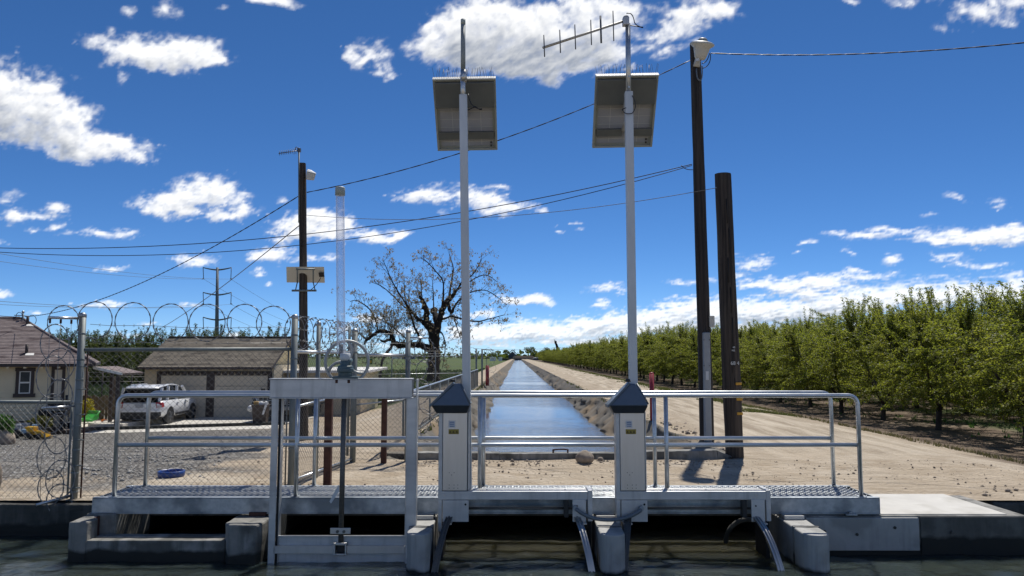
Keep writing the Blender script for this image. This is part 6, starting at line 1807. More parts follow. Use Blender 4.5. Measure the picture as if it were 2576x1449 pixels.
def build_suv():
    r = thing('parked_car', 'white estate car with dark windows parked before the garage, rear towards the yard', 'car')
    # local frame: x = right, y = forward, rear bumper at y = 0
    L_, W_ = 4.9, 1.0
    def sec(y, w, zb, zt, wt):
        return [(-w * .86, y, zb), (-w * .98, y, zb + .14), (-w, y, zb + (zt - zb) * .55), (-w * .97, y, zt - .06), (-wt, y, zt), (wt, y, zt), (w * .97, y, zt - .06), (w, y, zb + (zt - zb) * .55), (w * .98, y, zb + .14), (w * .86, y, zb)]
    b = MB()
    b.loft([sec(0.0, .90, .44, .98, .78), sec(.06, .96, .40, 1.07, .84), sec(.5, 1.0, .34, 1.10, .88), (sec(1.4, 1.0, .30, 1.09, .9)), sec(3.2, 1.0, .30, 1.06, .9), sec(4.1, .98, .32, 1.04, .86), sec(4.6, .93, .36, .98, .78), sec(4.88, .82, .42, .86, .66)])
    b.build('body', 'car_white', r)
    g = MB()
    def gs(y, w, z): return [(-w, y, z), (w, y, z)]
    cab = [(.02, 1.07, .86), (.16, 1.44, .80), (.34, 1.70, .73), (1.4, 1.77, .74), (2.4, 1.73, .73), (3.0, 1.60, .74), (3.75, 1.05, .86)]
    secs = []
    for (y, z, w) in cab: secs.append([(-w, y, z), (w, y, z), (w + .06 if z > 1.1 else w, y, 1.04), (-(w + .06) if z > 1.1 else -w, y, 1.04)])
    g.loft(secs, smooth=False); g.build('window_glass', 'car_glass', r)
    rf = MB()
    rf.loft([[(-w, y, z), (w, y, z), (w * .96, y, z + .05), (-w * .96, y, z + .05)] for (y, z, w) in ((.20, 1.66, .74), (.34, 1.715, .76), (1.4, 1.785, .76), (2.4, 1.745, .75), (2.75, 1.68, .73))], smooth=True); rf.build('roof', 'car_white', r)
    for s in (-1, 1):
        for (y0, z0, y1, z1, wd) in ((.05, 1.08, .30, 1.70, .05), (.95, 1.07, 1.05, 1.76, .06), (2.05, 1.07, 2.10, 1.75, .05), (3.70, 1.06, 2.75, 1.70, .05)):
            p = MB(); p.obox(((s * (.885 + .80) / 2), (y0 + y1) / 2, (z0 + z1) / 2), (0, y1 - y0, z1 - z0), (1, 0, 0), (0, -(z1 - z0), y1 - y0), math.hypot(y1 - y0, z1 - z0) / 2, .05, wd); p.build('pillar', 'car_white', r)
    m = MB()
    for s in (-1, 1): m.tube([(s * .62, .45, 1.80), (s * .62, .6, 1.84), (s * .62, 2.2, 1.83), (s * .62, 2.35, 1.79)], .02, 6)
    m.build('roof_rail', 'toy_grey', r)
    m = MB(); m.box(-.93, .93, -.04, .10, .40, .62); m.box(-.80, .80, -.03, .5, .28, .40); m.build('rear_bumper', 'car_black', r, .03)
    m = MB(); m.box(-.90, .90, -.055, -.005, .60, .70); m.build('bumper_trim', 'car_white', r, .02)
    for s in (-1, 1):
        m = MB(); m.hexa([(s * .74, -.012, .78), (s * .985, .02, .82), (s * .99, .25, .84), (s * .80, .05, .78)], [(s * .70, .0, 1.04), (s * .93, .03, 1.06), (s * .95, .34, 1.02), (s * .78, .06, 1.04)])
        tl = m.build('tail_light', 'tail_red', r)
        m = MB(); m.hexa([(s * .76, -.016, .80), (s * .97, .012, .82), (s * .97, .03, .82), (s * .80, .03, .80)], [(s * .75, -.016, .90), (s * .97, .012, .92), (s * .97, .03, .92), (s * .80, .03, .90)]); m.build('reverse_lamp', 'tail_clear', tl)
    m = MB(); m.box(-.17, .17, -.03, -.005, .80, .96); m.build('licence_plate', 'plate', r, .005)
    m = MB(); m.box(-.36, .36, -.025, .0, .985, 1.01); m.build('tailgate_trim', 'chrome', r)
    m = MB(); m.box(-.30, .30, .10, .22, 1.69, 1.72); m.build('spoiler', 'car_white', r, .01)
    for (y, s) in ((1.0, -1), (1.0, 1), (3.9, -1), (3.9, 1)):
        m = MB(); m.lathe((s * .80, y, .38), [(.43, 0), (.43, .21)], 22, axis=(s, 0, 0)); m.build('wheel_arch', 'car_black', r)
        wheel(r, (s * .88, y, .37), .37, .25, (s, 0, 0))
    m = MB()
    for y in (1.75, 2.75): m.box(.985, 1.02, y, y + .2, .93, .955)
    m.build('door_handle', 'chrome', r, .005)
    m = MB(); m.box(.99, 1.012, 1.6, 3.4, .36, .46); m.box(-1.012, -.99, 1.6, 3.4, .36, .46); m.build('sill_trim', 'car_black', r)
    for x0 in (1.08, -1.08): m = MB(); m.obox((x0, 3.0, 1.12), (1, 0, 0), (0, 1, 0), (0, 0, 1), .10, .06, .08); m.build('mirror', 'car_white', r, .02)
    q = P(349, 1064, 32.3)
    r.location = (q.x, 32.3, YZ + .03); r.rotation_euler = (0, 0, rad(3.5)); r.scale = (.93, .93, .90)
build_suv()

def build_truck():
    r = thing('parked_truck', 'old dark pickup truck facing the yard behind the rubbish bin', 'pickup truck')
    b = MB()
    b.box(-.93, .93, .05, 2.0, .50, 1.12); b.box(-.90, .90, .03, 1.9, 1.121, 1.17); b.box(-.93, .93, 2.0, 5.0, .50, 1.14)
    b.build('body', 'truck_green', r, .05)
    m = MB(); m.hexa([(-.86, 1.55, 1.15), (.86, 1.55, 1.15), (.86, 3.3, 1.15), (-.86, 3.3, 1.15)], [(-.70, 2.05, 1.74), (.70, 2.05, 1.74), (.72, 3.1, 1.74), (-.72, 3.1, 1.74)]); m.build('cab_glass', 'car_glass', r, .03)
    m = MB(); m.hexa([(-.72, 2.0, 1.74), (.72, 2.0, 1.74), (.74, 3.15, 1.74), (-.74, 3.15, 1.74)], [(-.66, 2.1, 1.80), (.66, 2.1, 1.80), (.68, 3.1, 1.80), (-.68, 3.1, 1.80)]); m.build('cab_roof', 'truck_green', r, .03)
    g = MB(); g.box(-.90, .90, -.005, .045, .74, 1.08); gr = g.build('grille', 'car_black', r, .01)
    m = MB()
    m.box(-.92, .92, -.03, .0, 1.06, 1.10); m.box(-.92, .92, -.03, .0, .72, .76); m.box(-.60, .60, -.028, .0, .90, .93)
    for i in range(7): x = -.58 + i * .195; m.box(x - .012, x + .012, -.029, .0, .76, 1.06)
    for x in (-.62, .62, -.91, .91): m.box(x - .02, x + .02, -.031, .0, .76, 1.06)
    m.build('grille_bars', 'truck_grille', gr)
    for s in (-1, 1):
        m = MB(); m.lathe((s * .76, .0, .93), [(.115, 0), (.12, .03), (.09, .05)], 18, axis=(0, -1, 0)); hl = m.build('headlight', 'chrome', r)
        m = MB(); m.lathe((s * .76, -.051, .93), [(.085, 0), (.06, .012), (.02, .016)], 16, axis=(0, -1, 0)); m.build('lens', 'window_glass', hl)
    m = MB(); m.box(-.95, .95, -.16, -.02, .50, .66); m.build('front_bumper', 'truck_grille', r, .02)
    m = MB(); m.box(-.75, .75, -.10, 1.6, .30, .48); m.build('chassis', 'car_black', r)
    for (y, s) in ((.95, -1), (.95, 1), (3.9, -1), (3.9, 1)): wheel(r, (s * .80, y, .37), .37, .24, (s, 0, 0))
    for x0 in (-1.16, .98): m = MB(); m.box(x0, x0 + .18, 1.7, 1.76, 1.12, 1.36); m.build('mirror', 'car_black', r, .01)
    q = P(683, 1040, 34.2); r.location = (q.x, 34.2, YZ + .035); r.rotation_euler = (0, 0, rad(-3))
build_truck()

def build_bin():
    r = thing('rubbish_bin', 'brown open rubbish bin overflowing with white bags in front of the truck', 'bin')
    m = MB()
    m.hexa([(-.26, -.22, 0), (.26, -.22, 0), (.26, .24, 0), (-.26, .24, 0)], [(-.31, -.29, .78), (.31, -.29, .78), (.31, .31, .78), (-.31, .31, .78)]); m.build('bin_body', 'bin_brown', r, .02)
    m = MB(); m.box(-.33, .33, -.31, -.27, .76, .82); m.box(-.33, .33, .29, .33, .76, .82); m.box(-.33, -.29, -.268, .288, .76, .82); m.box(.29, .33, -.268, .288, .76, .82); m.build('bin_rim', 'bin_brown', r, .008)
    m = MB()
    for (x, y, z, a) in ((.05, -.1, .86, .13), (-.10, .05, .84, .15), (.2, .05, .85, .11)): m.lathe((x, y, z - .1), [(.02, 0), (a, .06), (a * .9, .14), (a * .3, .2)], 9)
    m.lathe((-.38, -.2, .52), [(.03, 0), (.12, .08), (.12, .2), (.04, .28)], 10)
    m.hexa([(.12, -.34, .40), (.20, -.34, .42), (.20, -.30, .42), (.12, -.30, .40)], [(.26, -.33, .92), (.38, -.33, .96), (.38, -.28, .96), (.26, -.28, .92)])
    m.build('rubbish_bag', 'bag_white', r)
    m = MB(); m.box(-.26, -.08, -.2, .05, .78, .95); m.build('cardboard', 'cardboard', r, .02)
    q = P(655, 1060, 33.0); r.location = (q.x, 33.0, YZ + .03); r.rotation_euler = (0, 0, .1)
build_bin()

# ================================================================== YARD THINGS
def build_board_fence():
    r = thing('board_fence', 'weathered vertical board fence between the house and the white car', 'fence')
    y = 35.4; rr = random.Random(5)
    xa, xb = P(206, 1030, y).x, P(312, 1030, y).x
    zt = P(0, 995, y).z; n = int((xb - xa) / .145)
    me = None
    for i in range(n):
        x = xa + (xb - xa) * (i + .5) / n
        if me is None:
            m = MB(); m.prism([(-.068, YZ), (.068, YZ), (.068, zt - .03), (.03, zt), (-.03, zt), (-.068, zt - .03)], 'y', -.012, .012)
            o = m.build('board', 'fence_wood', r); me = o
        else:
            o = me.copy(); COL.objects.link(o); o.parent = r
        o.location = (x, y + rr.uniform(-.012, .012), rr.uniform(-.06, .03)); o.rotation_euler = (0, rr.uniform(-.012, .012), 0)
    m = MB(); m.box(xa, xb, y + .03, y + .07, YZ + .2, YZ + .3); m.box(xa, xb, y + .03, y + .07, zt - .3, zt - .2); m.build('back_rail', 'fence_wood', r)
    for o in r.children: pass
build_board_fence()
# wire fence at the crop behind, with one thick timber post
r = thing('wire_fence', 'thin post and wire field fence between house and garage', 'fence')
y = 44.0
m = MB()
for u in (222, 258, 296, 332): q = P(u, 950, y); m.tube([(q.x, y, -1.2), (q.x, y, P(0, 935, y).z)], .035, 6)
m.build('fence_posts', 'dark_trim', r)
m = MB()
for v in (937, 948, 960): m.tube([P(195, v, y), P(365, v, y)], .012, 4)
m.build('fence_wires', 'wire_dull', r)
settle(r, (-22, y, -1.2))
o = MB(); q = P(291, 980, 43.5); o.box(q.x - .14, q.x + .14, 43.4, 43.6, -1.2, P(0, 948, 43.5).z); o = o.build('timber_post', 'fence_wood', None, .02); tag(o, 'short thick timber post at the field fence behind the board fence', 'post')

def blob_leaves(n, c, s, size, seed, up=0.3):
    g = np.random.default_rng(seed)
    d = g.normal(size=(n, 3)); d /= np.linalg.norm(d, axis=1, keepdims=True)
    rr = g.random(n) ** .45
    p = np.array(c) + d * rr[:, None] * np.array(s)
    a = g.normal(size=(n, 3)); a /= np.linalg.norm(a, axis=1, keepdims=True)
    b = np.cross(a, g.normal(size=(n, 3))); b /= np.linalg.norm(b, axis=1, keepdims=True)
    l = size * (.6 + .8 * g.random(n))[:, None]
    V = np.stack([p - a * l * .5, p + b * l * .28, p + a * l * .5, p - b * l * .28], 1).reshape(-1, 3)
    F = np.arange(n * 4).reshape(n, 4)
    return V, F
def shrub(name, label, c, s, m, n=700, size=.12, seed=1, cat='shrub', stems=5):
    r = thing(name, label, cat, c)
    V, F = blob_leaves(n, (0, 0, s[2]), s, size, seed)
    k = .8 + .4 * vnoise(V[:, 0] * 4, V[:, 2] * 4 + V[:, 1] * 3, seed)
    V[:, 0] *= k; V[:, 1] *= k
    np_mesh('foliage', V, F, m, r)
    mb = MB(); rr = random.Random(seed)
    for i in range(stems): mb.tube([(rr.uniform(-.1, .1) * s[0], rr.uniform(-.1, .1) * s[1], -.05), (rr.uniform(-.6, .6) * s[0], rr.uniform(-.6, .6) * s[1], s[2] * 1.2)], [.02, .006], 5)
    mb.build('stem', 'orchard_bark', r)
    return r
q = P(222, 986, 34.6); shrub('shrub', 'bright yellow flowering shrub by the house corner', (q.x, q.y, YZ), (.34, .3, .52), 'yellow_leaf', 900, .09, 3)
q = P(104, 1058, 28.6); shrub('shrub', 'olive green shrub in a dark tub between bench and grill', (q.x, q.y, -1.0), (.42, .36, .26), 'bush_leaf', 900, .10, 4)
mb = MB(); q = P(103, 1070, 28.5); mb.lathe((q.x, q.y, YZ + .02), [(.24, 0), (.30, .22), (.33, .24), (.33, .28), (.28, .28)], 16); o = mb.build('plant_tub', 'car_black'); tag(o, 'dark round plant tub under the olive shrub', 'plant pot')
q = P(2, 1062, 25.5); shrub('shrub', 'leafy green plant at the left edge above the boulder', (q.x, q.y, -1.0), (.4, .35, .40), 'fresh_leaf', 600, .14, 5)
q = P(8, 1096, 25.5); rock('boulder', (q.x - .05, q.y, -1.0), (.52, .4, .34), 'pale tan boulder at the left edge of the gravel yard', 'boulder', 3, 'rock', 12)
q = P(-4, 1226, 9.75); rock('boulder', (q.x - .10, 9.62, .15), (.17, .12, .30), 'brown boulder cut off by the left edge on the bank', 'boulder', 3, 'rock', 22)

def build_bench():
    r = thing('garden_bench', 'dark metal garden bench against the house wall', 'bench')
    q = P(80, 1080, 29.9)
    m = MB()
    for i in range(4): m.box(-.60, .60, -.2 + i * .11, -.12 + i * .11, .40, .43)
    m.build('seat', 'car_black', r)
    m = MB()
    for i in range(3): m.box(-.60, .60, .22, .25, .52 + i * .11, .59 + i * .11)
    m.build('backrest', 'car_black', r)
    for s in (-1, 1):
        m = MB(); m.box(s * .58 - .02, s * .58 + .02, -.22, -.18, 0, .62); m.box(s * .58 - .02, s * .58 + .02, .21, .25, 0, .86); m.box(s * .58 - .02, s * .58 + .02, -.22, .21, .60, .64); m.build('leg', 'car_black', r)
    r.location = (q.x, 29.8, YZ); r.rotation_euler = (0, 0, rad(12))
build_bench()

def build_grill():
    r = thing('barbecue_grill', 'black barrel barbecue smoker on wheels by the house door', 'barbecue')
    m = MB(); m.lathe((-.45, 0, .72), [(.05, 0), (.24, .02), (.25, .05), (.25, .70), (.24, .73), (.05, .75)], 18, axis=(1, 0, 0)); m.build('barrel', 'car_black', r)
    m = MB(); m.lathe((-.75, 0, .60), [(.05, 0), (.17, .02), (.17, .28), (.05, .3)], 16, axis=(1, 0, 0)); m.build('fire_box', 'car_black', r)
    m = MB(); m.box(-.4, .34, -.42, -.24, .70, .73); m.build('side_shelf', 'truck_grille', r)
    for (x, y) in ((-.38, -.2), (-.38, .2), (.24, -.2), (.24, .2)):
        m = MB(); m.tube([(x, y, 0), (x * .95, y * .9, .58)], .018, 6); m.build('leg', 'car_black', r)
    m = MB(); m.tube([(.2, .05, .92), (.2, .05, 1.25)], .05, 10); m.build('chimney', 'car_black', r)
    for s in (-1, 1):
        m = MB(); m.lathe((.24, s * .22, .12), [(.10, -.02), (.12, -.015), (.12, .015), (.10, .02)], 14, axis=(0, 1, 0)); m.build('wheel', 'rubber', r)
    m = MB(); m.box(-.45, .30, -.2, .2, .20, .23); m.build('lower_shelf', 'truck_grille', r)
    q = P(150, 1062, 29.6); r.location = (q.x, 29.6, YZ + .05)
build_grill()
mb = MB(); q = P(150, 1072, 29.3); mb.box(q.x - .75, q.x + .85, 28.9, 30.1, YZ - .05, YZ + .16); o = mb.build('raised_bed', 'bin_brown', None, .02); tag(o, 'dark low platform under the barbecue grill', 'platform')
bpy.data.objects['barbecue_grill'].location.z = YZ + .16

def toy_tractor(name, label, body, x_u, v, y, s, rz, kind):
    r = thing(name, label, 'toy')
    m = MB(); m.box(-.05, .05, -.16, .02, .09, .17); m.box(-.055, .055, .03, .16, .09, .14); m.build('body', body, r, .008)
    if kind == 'tractor':
        m = MB(); m.box(-.05, .05, .05, .13, .14, .25); m.box(-.06, .06, .04, .14, .25, .27); m.build('cab', 'toy_grey', r, .006)
        m = MB(); m.tube([(.02, -.10, .17), (.02, -.10, .24)], .008, 6); m.build('exhaust', 'car_black', r)
    elif kind == 'loader':
        m = MB(); m.hexa([(-.08, .02, .15), (.08, .02, .15), (.08, .16, .15), (-.08, .16, .15)], [(-.10, .0, .26), (.10, .0, .26), (.10, .20, .26), (-.10, .20, .26)]); m.build('dump_bed', body, r, .006)
        m = MB(); m.hexa([(-.10, -.28, .04), (.10, -.28, .04), (.10, -.20, .04), (-.10, -.20, .04)], [(-.10, -.26, .14), (.10, -.26, .14), (.10, -.19, .12), (-.10, -.19, .12)]); m.build('bucket', body, r, .004)
    else:
        m = MB(); m.box(-.06, .06, -.12, -.02, .12, .22); m.build('cab', 'toy_blue', r, .01)
        for z in (.16, .21):
            m = MB(); m.box(-.08, -.07, .0, .24, z, z + .03); m.box(.07, .08, .0, .24, z, z + .03); m.box(-.08, .08, .24, .25, z, z + .03); m.build('rail', 'toy_grey', r)
    for (yy, rr_) in ((-.11, .06), (.10, .09 if kind == 'tractor' else .065)):
        for sx in (-1, 1):
            m = MB(); m.lathe((sx * .075, yy, rr_), [(rr_ * .5, -.025), (rr_, -.02), (rr_, .02), (rr_ * .5, .025)], 14, axis=(1, 0, 0)); m.build('wheel', 'rubber', r)
    q = P(x_u, v, y); r.location = (q.x, y, max(GH(q.x, y), -1.2) + .01); r.rotation_euler = (0, 0, rz); r.scale = (s, s, s)
toy_tractor('toy_tractor', 'pale blue toy tractor at the edge of the gravel', 'toy_blue', 57, 1094, 27.6, 1.7, 1.9, 'tractor')
toy_tractor('toy_truck', 'grey railed toy truck behind the yellow toy dumper', 'toy_grey', 80, 1085, 28.3, 1.9, 1.6, 'truck')
toy_tractor('toy_dumper', 'yellow toy dump truck at the edge of the gravel', 'toy_yellow', 90, 1097, 27.3, 1.6, 1.5, 'loader')
toy_tractor('toy_digger', 'tiny yellow toy digger right of the yellow toy dumper', 'toy_yellow', 118, 1096, 27.4, .75, 1.2, 'loader')
def green_toy():
    r = thing('sandbox_toy', 'bright green plastic toy sandbox tipped against the board fence', 'toy')
    m = MB(); m.hexa([(-.45, -.3, 0), (.45, -.3, 0), (.45, .3, .15), (-.45, .3, .15)], [(-.48, -.34, .10), (.48, -.34, .10), (.45, .3, .52), (-.45, .3, .52)]); m.build('tray', 'toy_green', r, .03)
    m = MB(); m.tube([(.50, -.34, .12), (.50, .3, .56), (-.5, .3, .56), (-.5, -.34, .12), (.5, -.34, .12)], .035, 6); m.build('rim', 'toy_green', r)
    q = P(228, 1052, 33.6); r.location = (q.x, 33.6, YZ + .08); r.rotation_euler = (0, 0, -.3); r.scale = (.6, .6, .75)
green_toy()
def orange_toys():
    rr = random.Random(8)
    lab = ['orange toy heap beside the wall end near the car', 'white toy figure lying left in the toy row by the car', 'pink toy block in the toy row by the car', 'white toy block nearest the car']
    for k, (u, v, mm) in enumerate(((263, 1054, 'toy_orange'), (272, 1056, 'bag_white'), (281, 1056, 'tail_clear'), (291, 1056, 'bag_white'))):
        q = P(u, v, 33.3); m = MB()
        for j in range(3): m.obox((q.x + rr.uniform(-.07, .07), 33.3 + rr.uniform(-.05, .05), YZ + .10 + rr.uniform(0, .06)), (1, rr.uniform(-.5, .5), .2), (0, 1, 0), (0, 0, 1), .08, .05, .05)
        o = m.build('toy_block', mm, None, .01); tag(o, lab[k], 'toy')
orange_toys()
mb = MB(); q = P(430, 1216, 10.9)
mb.lathe((q.x, q.y, .0), [(.155, 0), (.175, .02), (.178, .085), (.165, .09), (.160, .075), (.155, .03)], 30); o = mb.build('tub', 'tub_blue'); tag(o, 'shallow blue plastic tub standing on the sand behind the walkway', 'tub')

# ================================================================== BARE TREE
def build_bare_tree():
    y0 = 57.0
    r = thing('bare_tree', 'large dark pollarded tree with bare twigs and a low bent limb', 'tree')
    rr = random.Random(21)
    K = y0 / 1935.0
    def Z5(x, yy, dy=0): return P((x / 2.6347 + 1250) * .66323, (yy / 2.6347 + 900) * .66323, y0 + dy)
    z2r = .66323 / 2.6347 * K
    bars = MB(); fine = MB(); tips = []
    limbs = [
        ([(1035, 1440, 66), (1040, 1330, 56), (1045, 1200, 55), (1048, 1090, 50), (1045, 980, 46), (1045, 890, 50)], 0),
        ([(1035, 910, 40), (1000, 860, 34), (962, 800, 28), (968, 720, 25), (950, 640, 22), (915, 570, 15), (893, 545, 8)], -.6),
        ([(985, 880, 24), (925, 812, 18), (870, 775, 15), (830, 730, 10), (780, 660, 8), (700, 540, 7), (620, 400, 5.5), (560, 260, 4), (520, 170, 2.5)], -1.5),
        ([(835, 735, 9), (720, 640, 7), (600, 520, 5), (500, 440, 4), (390, 395, 2.5)], 1.0),
        ([(1058, 890, 26), (1065, 800, 23), (1052, 735, 25), (1040, 690, 28)], .8),
        ([(1070, 890, 40), (1100, 780, 28), (1130, 680, 26), (1200, 580, 22), (1260, 510, 13), (1330, 400, 9), (1380, 280, 6), (1400, 140, 3)], .5),
        ([(1205, 590, 17), (1210, 480, 10), (1230, 370, 8), (1240, 240, 5.5), (1200, 110, 3)], 1.6),
        ([(1130, 660, 11), (1140, 500, 8), (1135, 380, 6), (1060, 280, 5), (980, 190, 4), (910, 140, 2.5)], -1.2),
        ([(1185, 610, 17), (1205, 680, 15), (1228, 712, 13), (1270, 630, 9), (1330, 560, 8), (1420, 505, 6), (1560, 480, 4.5), (1680, 540, 3.5), (1780, 625, 2)], -1.0),
        ([(1110, 800, 12), (1220, 755, 9), (1320, 780, 8), (1480, 810, 6), (1620, 780, 4), (1770, 740, 2.5)], -2.0),
        ([(1260, 500, 8), (1360, 430, 6), (1500, 340, 5), (1600, 330, 4), (1690, 395, 2.5)], 1.4),
        ([(1330, 400, 6), (1430, 330, 5), (1500, 230, 4), (1530, 150, 2.5)], .4),
        ([(1045, 1140, 42), (965, 1085, 30), (860, 1062, 28), (760, 1060, 26), (685, 1062, 24), (632, 1020, 21), (610, 960, 19), (560, 922, 17), (500, 910, 15), (430, 940, 14), (370, 990, 13), (325, 1040, 8)], -1.6),
        ([(620, 1040, 14), (595, 1090, 14), (545, 1165, 12), (500, 1260, 11), (485, 1400, 10)], -2.0),
        ([(640, 1010, 12), (585, 1000, 12), (535, 1022, 12), (495, 1005, 8)], -1.2),
        ([(885, 950, 11), (845, 880, 9), (815, 780, 8), (770, 650, 6), (740, 500, 4), (738, 350, 2)], -.7),
        ([(890, 1060, 14), (900, 1010, 12), (870, 930, 10), (830, 820, 8), (800, 700, 6), (780, 580, 4), (800, 430, 2.2)], .6),
        ([(470, 910, 8), (435, 780, 6), (360, 660, 5), (250, 590, 4), (180, 600, 2.5)], -.8),
        ([(780, 1010, 8), (690, 930, 7), (560, 830, 5), (440, 770, 4), (330, 750, 2.5)], .8),
        ([(350, 1000, 8), (260, 930, 6), (180, 900, 5), (90, 930, 4), (20, 985, 2)], 0),
        ([(1090, 900, 8), (1140, 960, 6), (1160, 1060, 5), (1150, 1180, 3), (1130, 1290, 2)], -1.5),
        ([(1250, 760, 6), (1280, 870, 5), (1310, 960, 3), (1330, 1040, 2)], -1.5),
        ([(960, 780, 8), (920, 560, 5), (910, 430, 3.5), (895, 320, 2)], -1.8),
        ([(1040, 700, 7), (1040, 560, 5), (1030, 420, 3.5), (1040, 330, 2)], 1.2)]
    def catmull(pts, sub=4):
        out = []
        n = len(pts)
        for i in range(n - 1):
            p0 = pts[max(0, i - 1)]; p1 = pts[i]; p2 = pts[i + 1]; p3 = pts[min(n - 1, i + 2)]
            for k in range(sub):
                t = k / sub
                out.append(tuple(.5 * ((2 * b) + (-a + c) * t + (2 * a - 5 * b + 4 * c - d) * t * t + (-a + 3 * b - 3 * c + d) * t ** 3) for a, b, c, d in zip(p0, p1, p2, p3)))
        out.append(pts[-1]); return out
    allp = []
    for li, (pts, dy) in enumerate(limbs):
        q = catmull([tuple(map(float, p)) for p in pts])
        P3 = []; R = []
        for i, (x, yy, w) in enumerate(q):
            t = i / (len(q) - 1)
            p = Z5(x, yy, dy * t * 2)
            j = 0 if li == 0 else w * z2r * .35
            P3.append(p + Vector((rr.uniform(-j, j), rr.uniform(-j, j), rr.uniform(-j, j)))); R.append(max(.018, w * z2r * 1.14 * (1 + rr.uniform(-.14, .14))))
        bars.tube(P3, R, 12 if li == 0 else 8)
        allp.append((P3, R, li))
    wood = bars.build('trunk', 'bark', r)
    def twig(p, d, L_, w, depth):
        n = 4; pts = [p]; rs = [w]
        dd = d.copy()
        for i in range(n):
            dd = (dd + Vector((rr.gauss(0, .16), rr.gauss(0, .2), rr.gauss(.02, .14)))).normalized()
            pts.append(pts[-1] + dd * L_ / n); rs.append(w * (1 - .75 * (i + 1) / n))
        fine.tube(pts, rs, 3, caps=False, smooth=False)
        if depth > 0:
            for i in range(2, n + 1):
                if rr.random() < .9:
                    side = dd.cross(Vector((rr.gauss(0, 1), rr.gauss(0, 1), rr.gauss(0, 1)))).normalized()
                    twig(pts[i], (dd * .7 + side * rr.uniform(.4, .9) + Vector((0, 0, .12))).normalized(), L_ * rr.uniform(.45, .7), w * .6, depth - 1)
        else:
            tips.extend([pts[-1], pts[-2]])
    for (P3, R, li) in allp:
        if li in (0, 13, 14): continue
        n = len(P3)
        for i in range(3, n):
            if li == 4 and i < n - 3: continue
            thin = R[i] < .17
            if rr.random() > (1.0 if thin else .4): continue
            for s in range(1):
                t = (P3[i] - P3[i - 1]).normalized()
                side = t.cross(Vector((rr.gauss(0, .7), rr.gauss(0, 1), rr.gauss(0, .7)))).normalized()
                twig(P3[i], (t * rr.uniform(.2, .9) + side * rr.uniform(.4, .9) + Vector((0, 0, .18))).normalized(), rr.uniform(.4, 1.1), min(R[i] * .5, .019), 2)
    # whips standing up from the big bent limb
    for (P3, R, li) in allp:
        if li != 12: continue
        for i in range(8, len(P3)):
            for s in range(2):
                twig(P3[i], Vector((rr.gauss(0, .45), rr.gauss(0, .3), 1)).normalized() if s == 0 or rr.random() < .6 else Vector((rr.gauss(0, .5), rr.gauss(0, .3), -.9)).normalized(), rr.uniform(.8, 2.2), .022, 2)
    tw = fine.build('twigs', 'bark', r); tw['kind'] = 'stuff'
    # clusters of catkins and young leaves at the tips
    g = np.random.default_rng(5)
    T = np.array([tuple(t) for t in tips]); T = T[g.random(len(T)) < .55]
    k = 3
    Pp = np.repeat(T, k, 0) + g.normal(size=(len(T) * k, 3)) * .06 + np.array([0, 0, -.05])
    a = g.normal(size=Pp.shape) * np.array([.5, .5, 1]); a /= np.linalg.norm(a, axis=1, keepdims=True)
    b = np.cross(a, g.normal(size=Pp.shape)); b /= np.linalg.norm(b, axis=1, keepdims=True)
    l = (.045 + .05 * g.random(len(Pp)))[:, None]
    V = np.stack([Pp - a * l, Pp + b * l * .5, Pp + a * l, Pp - b * l * .5], 1).reshape(-1, 3)
    o = np_mesh('catkins', V, np.arange(len(V)).reshape(-1, 4), 'catkin', r); o['kind'] = 'stuff'
    settle(r, (Z5(1035, 1440).x, y0, 0)); r.scale = (.97, .97, .95)
build_bare_tree()

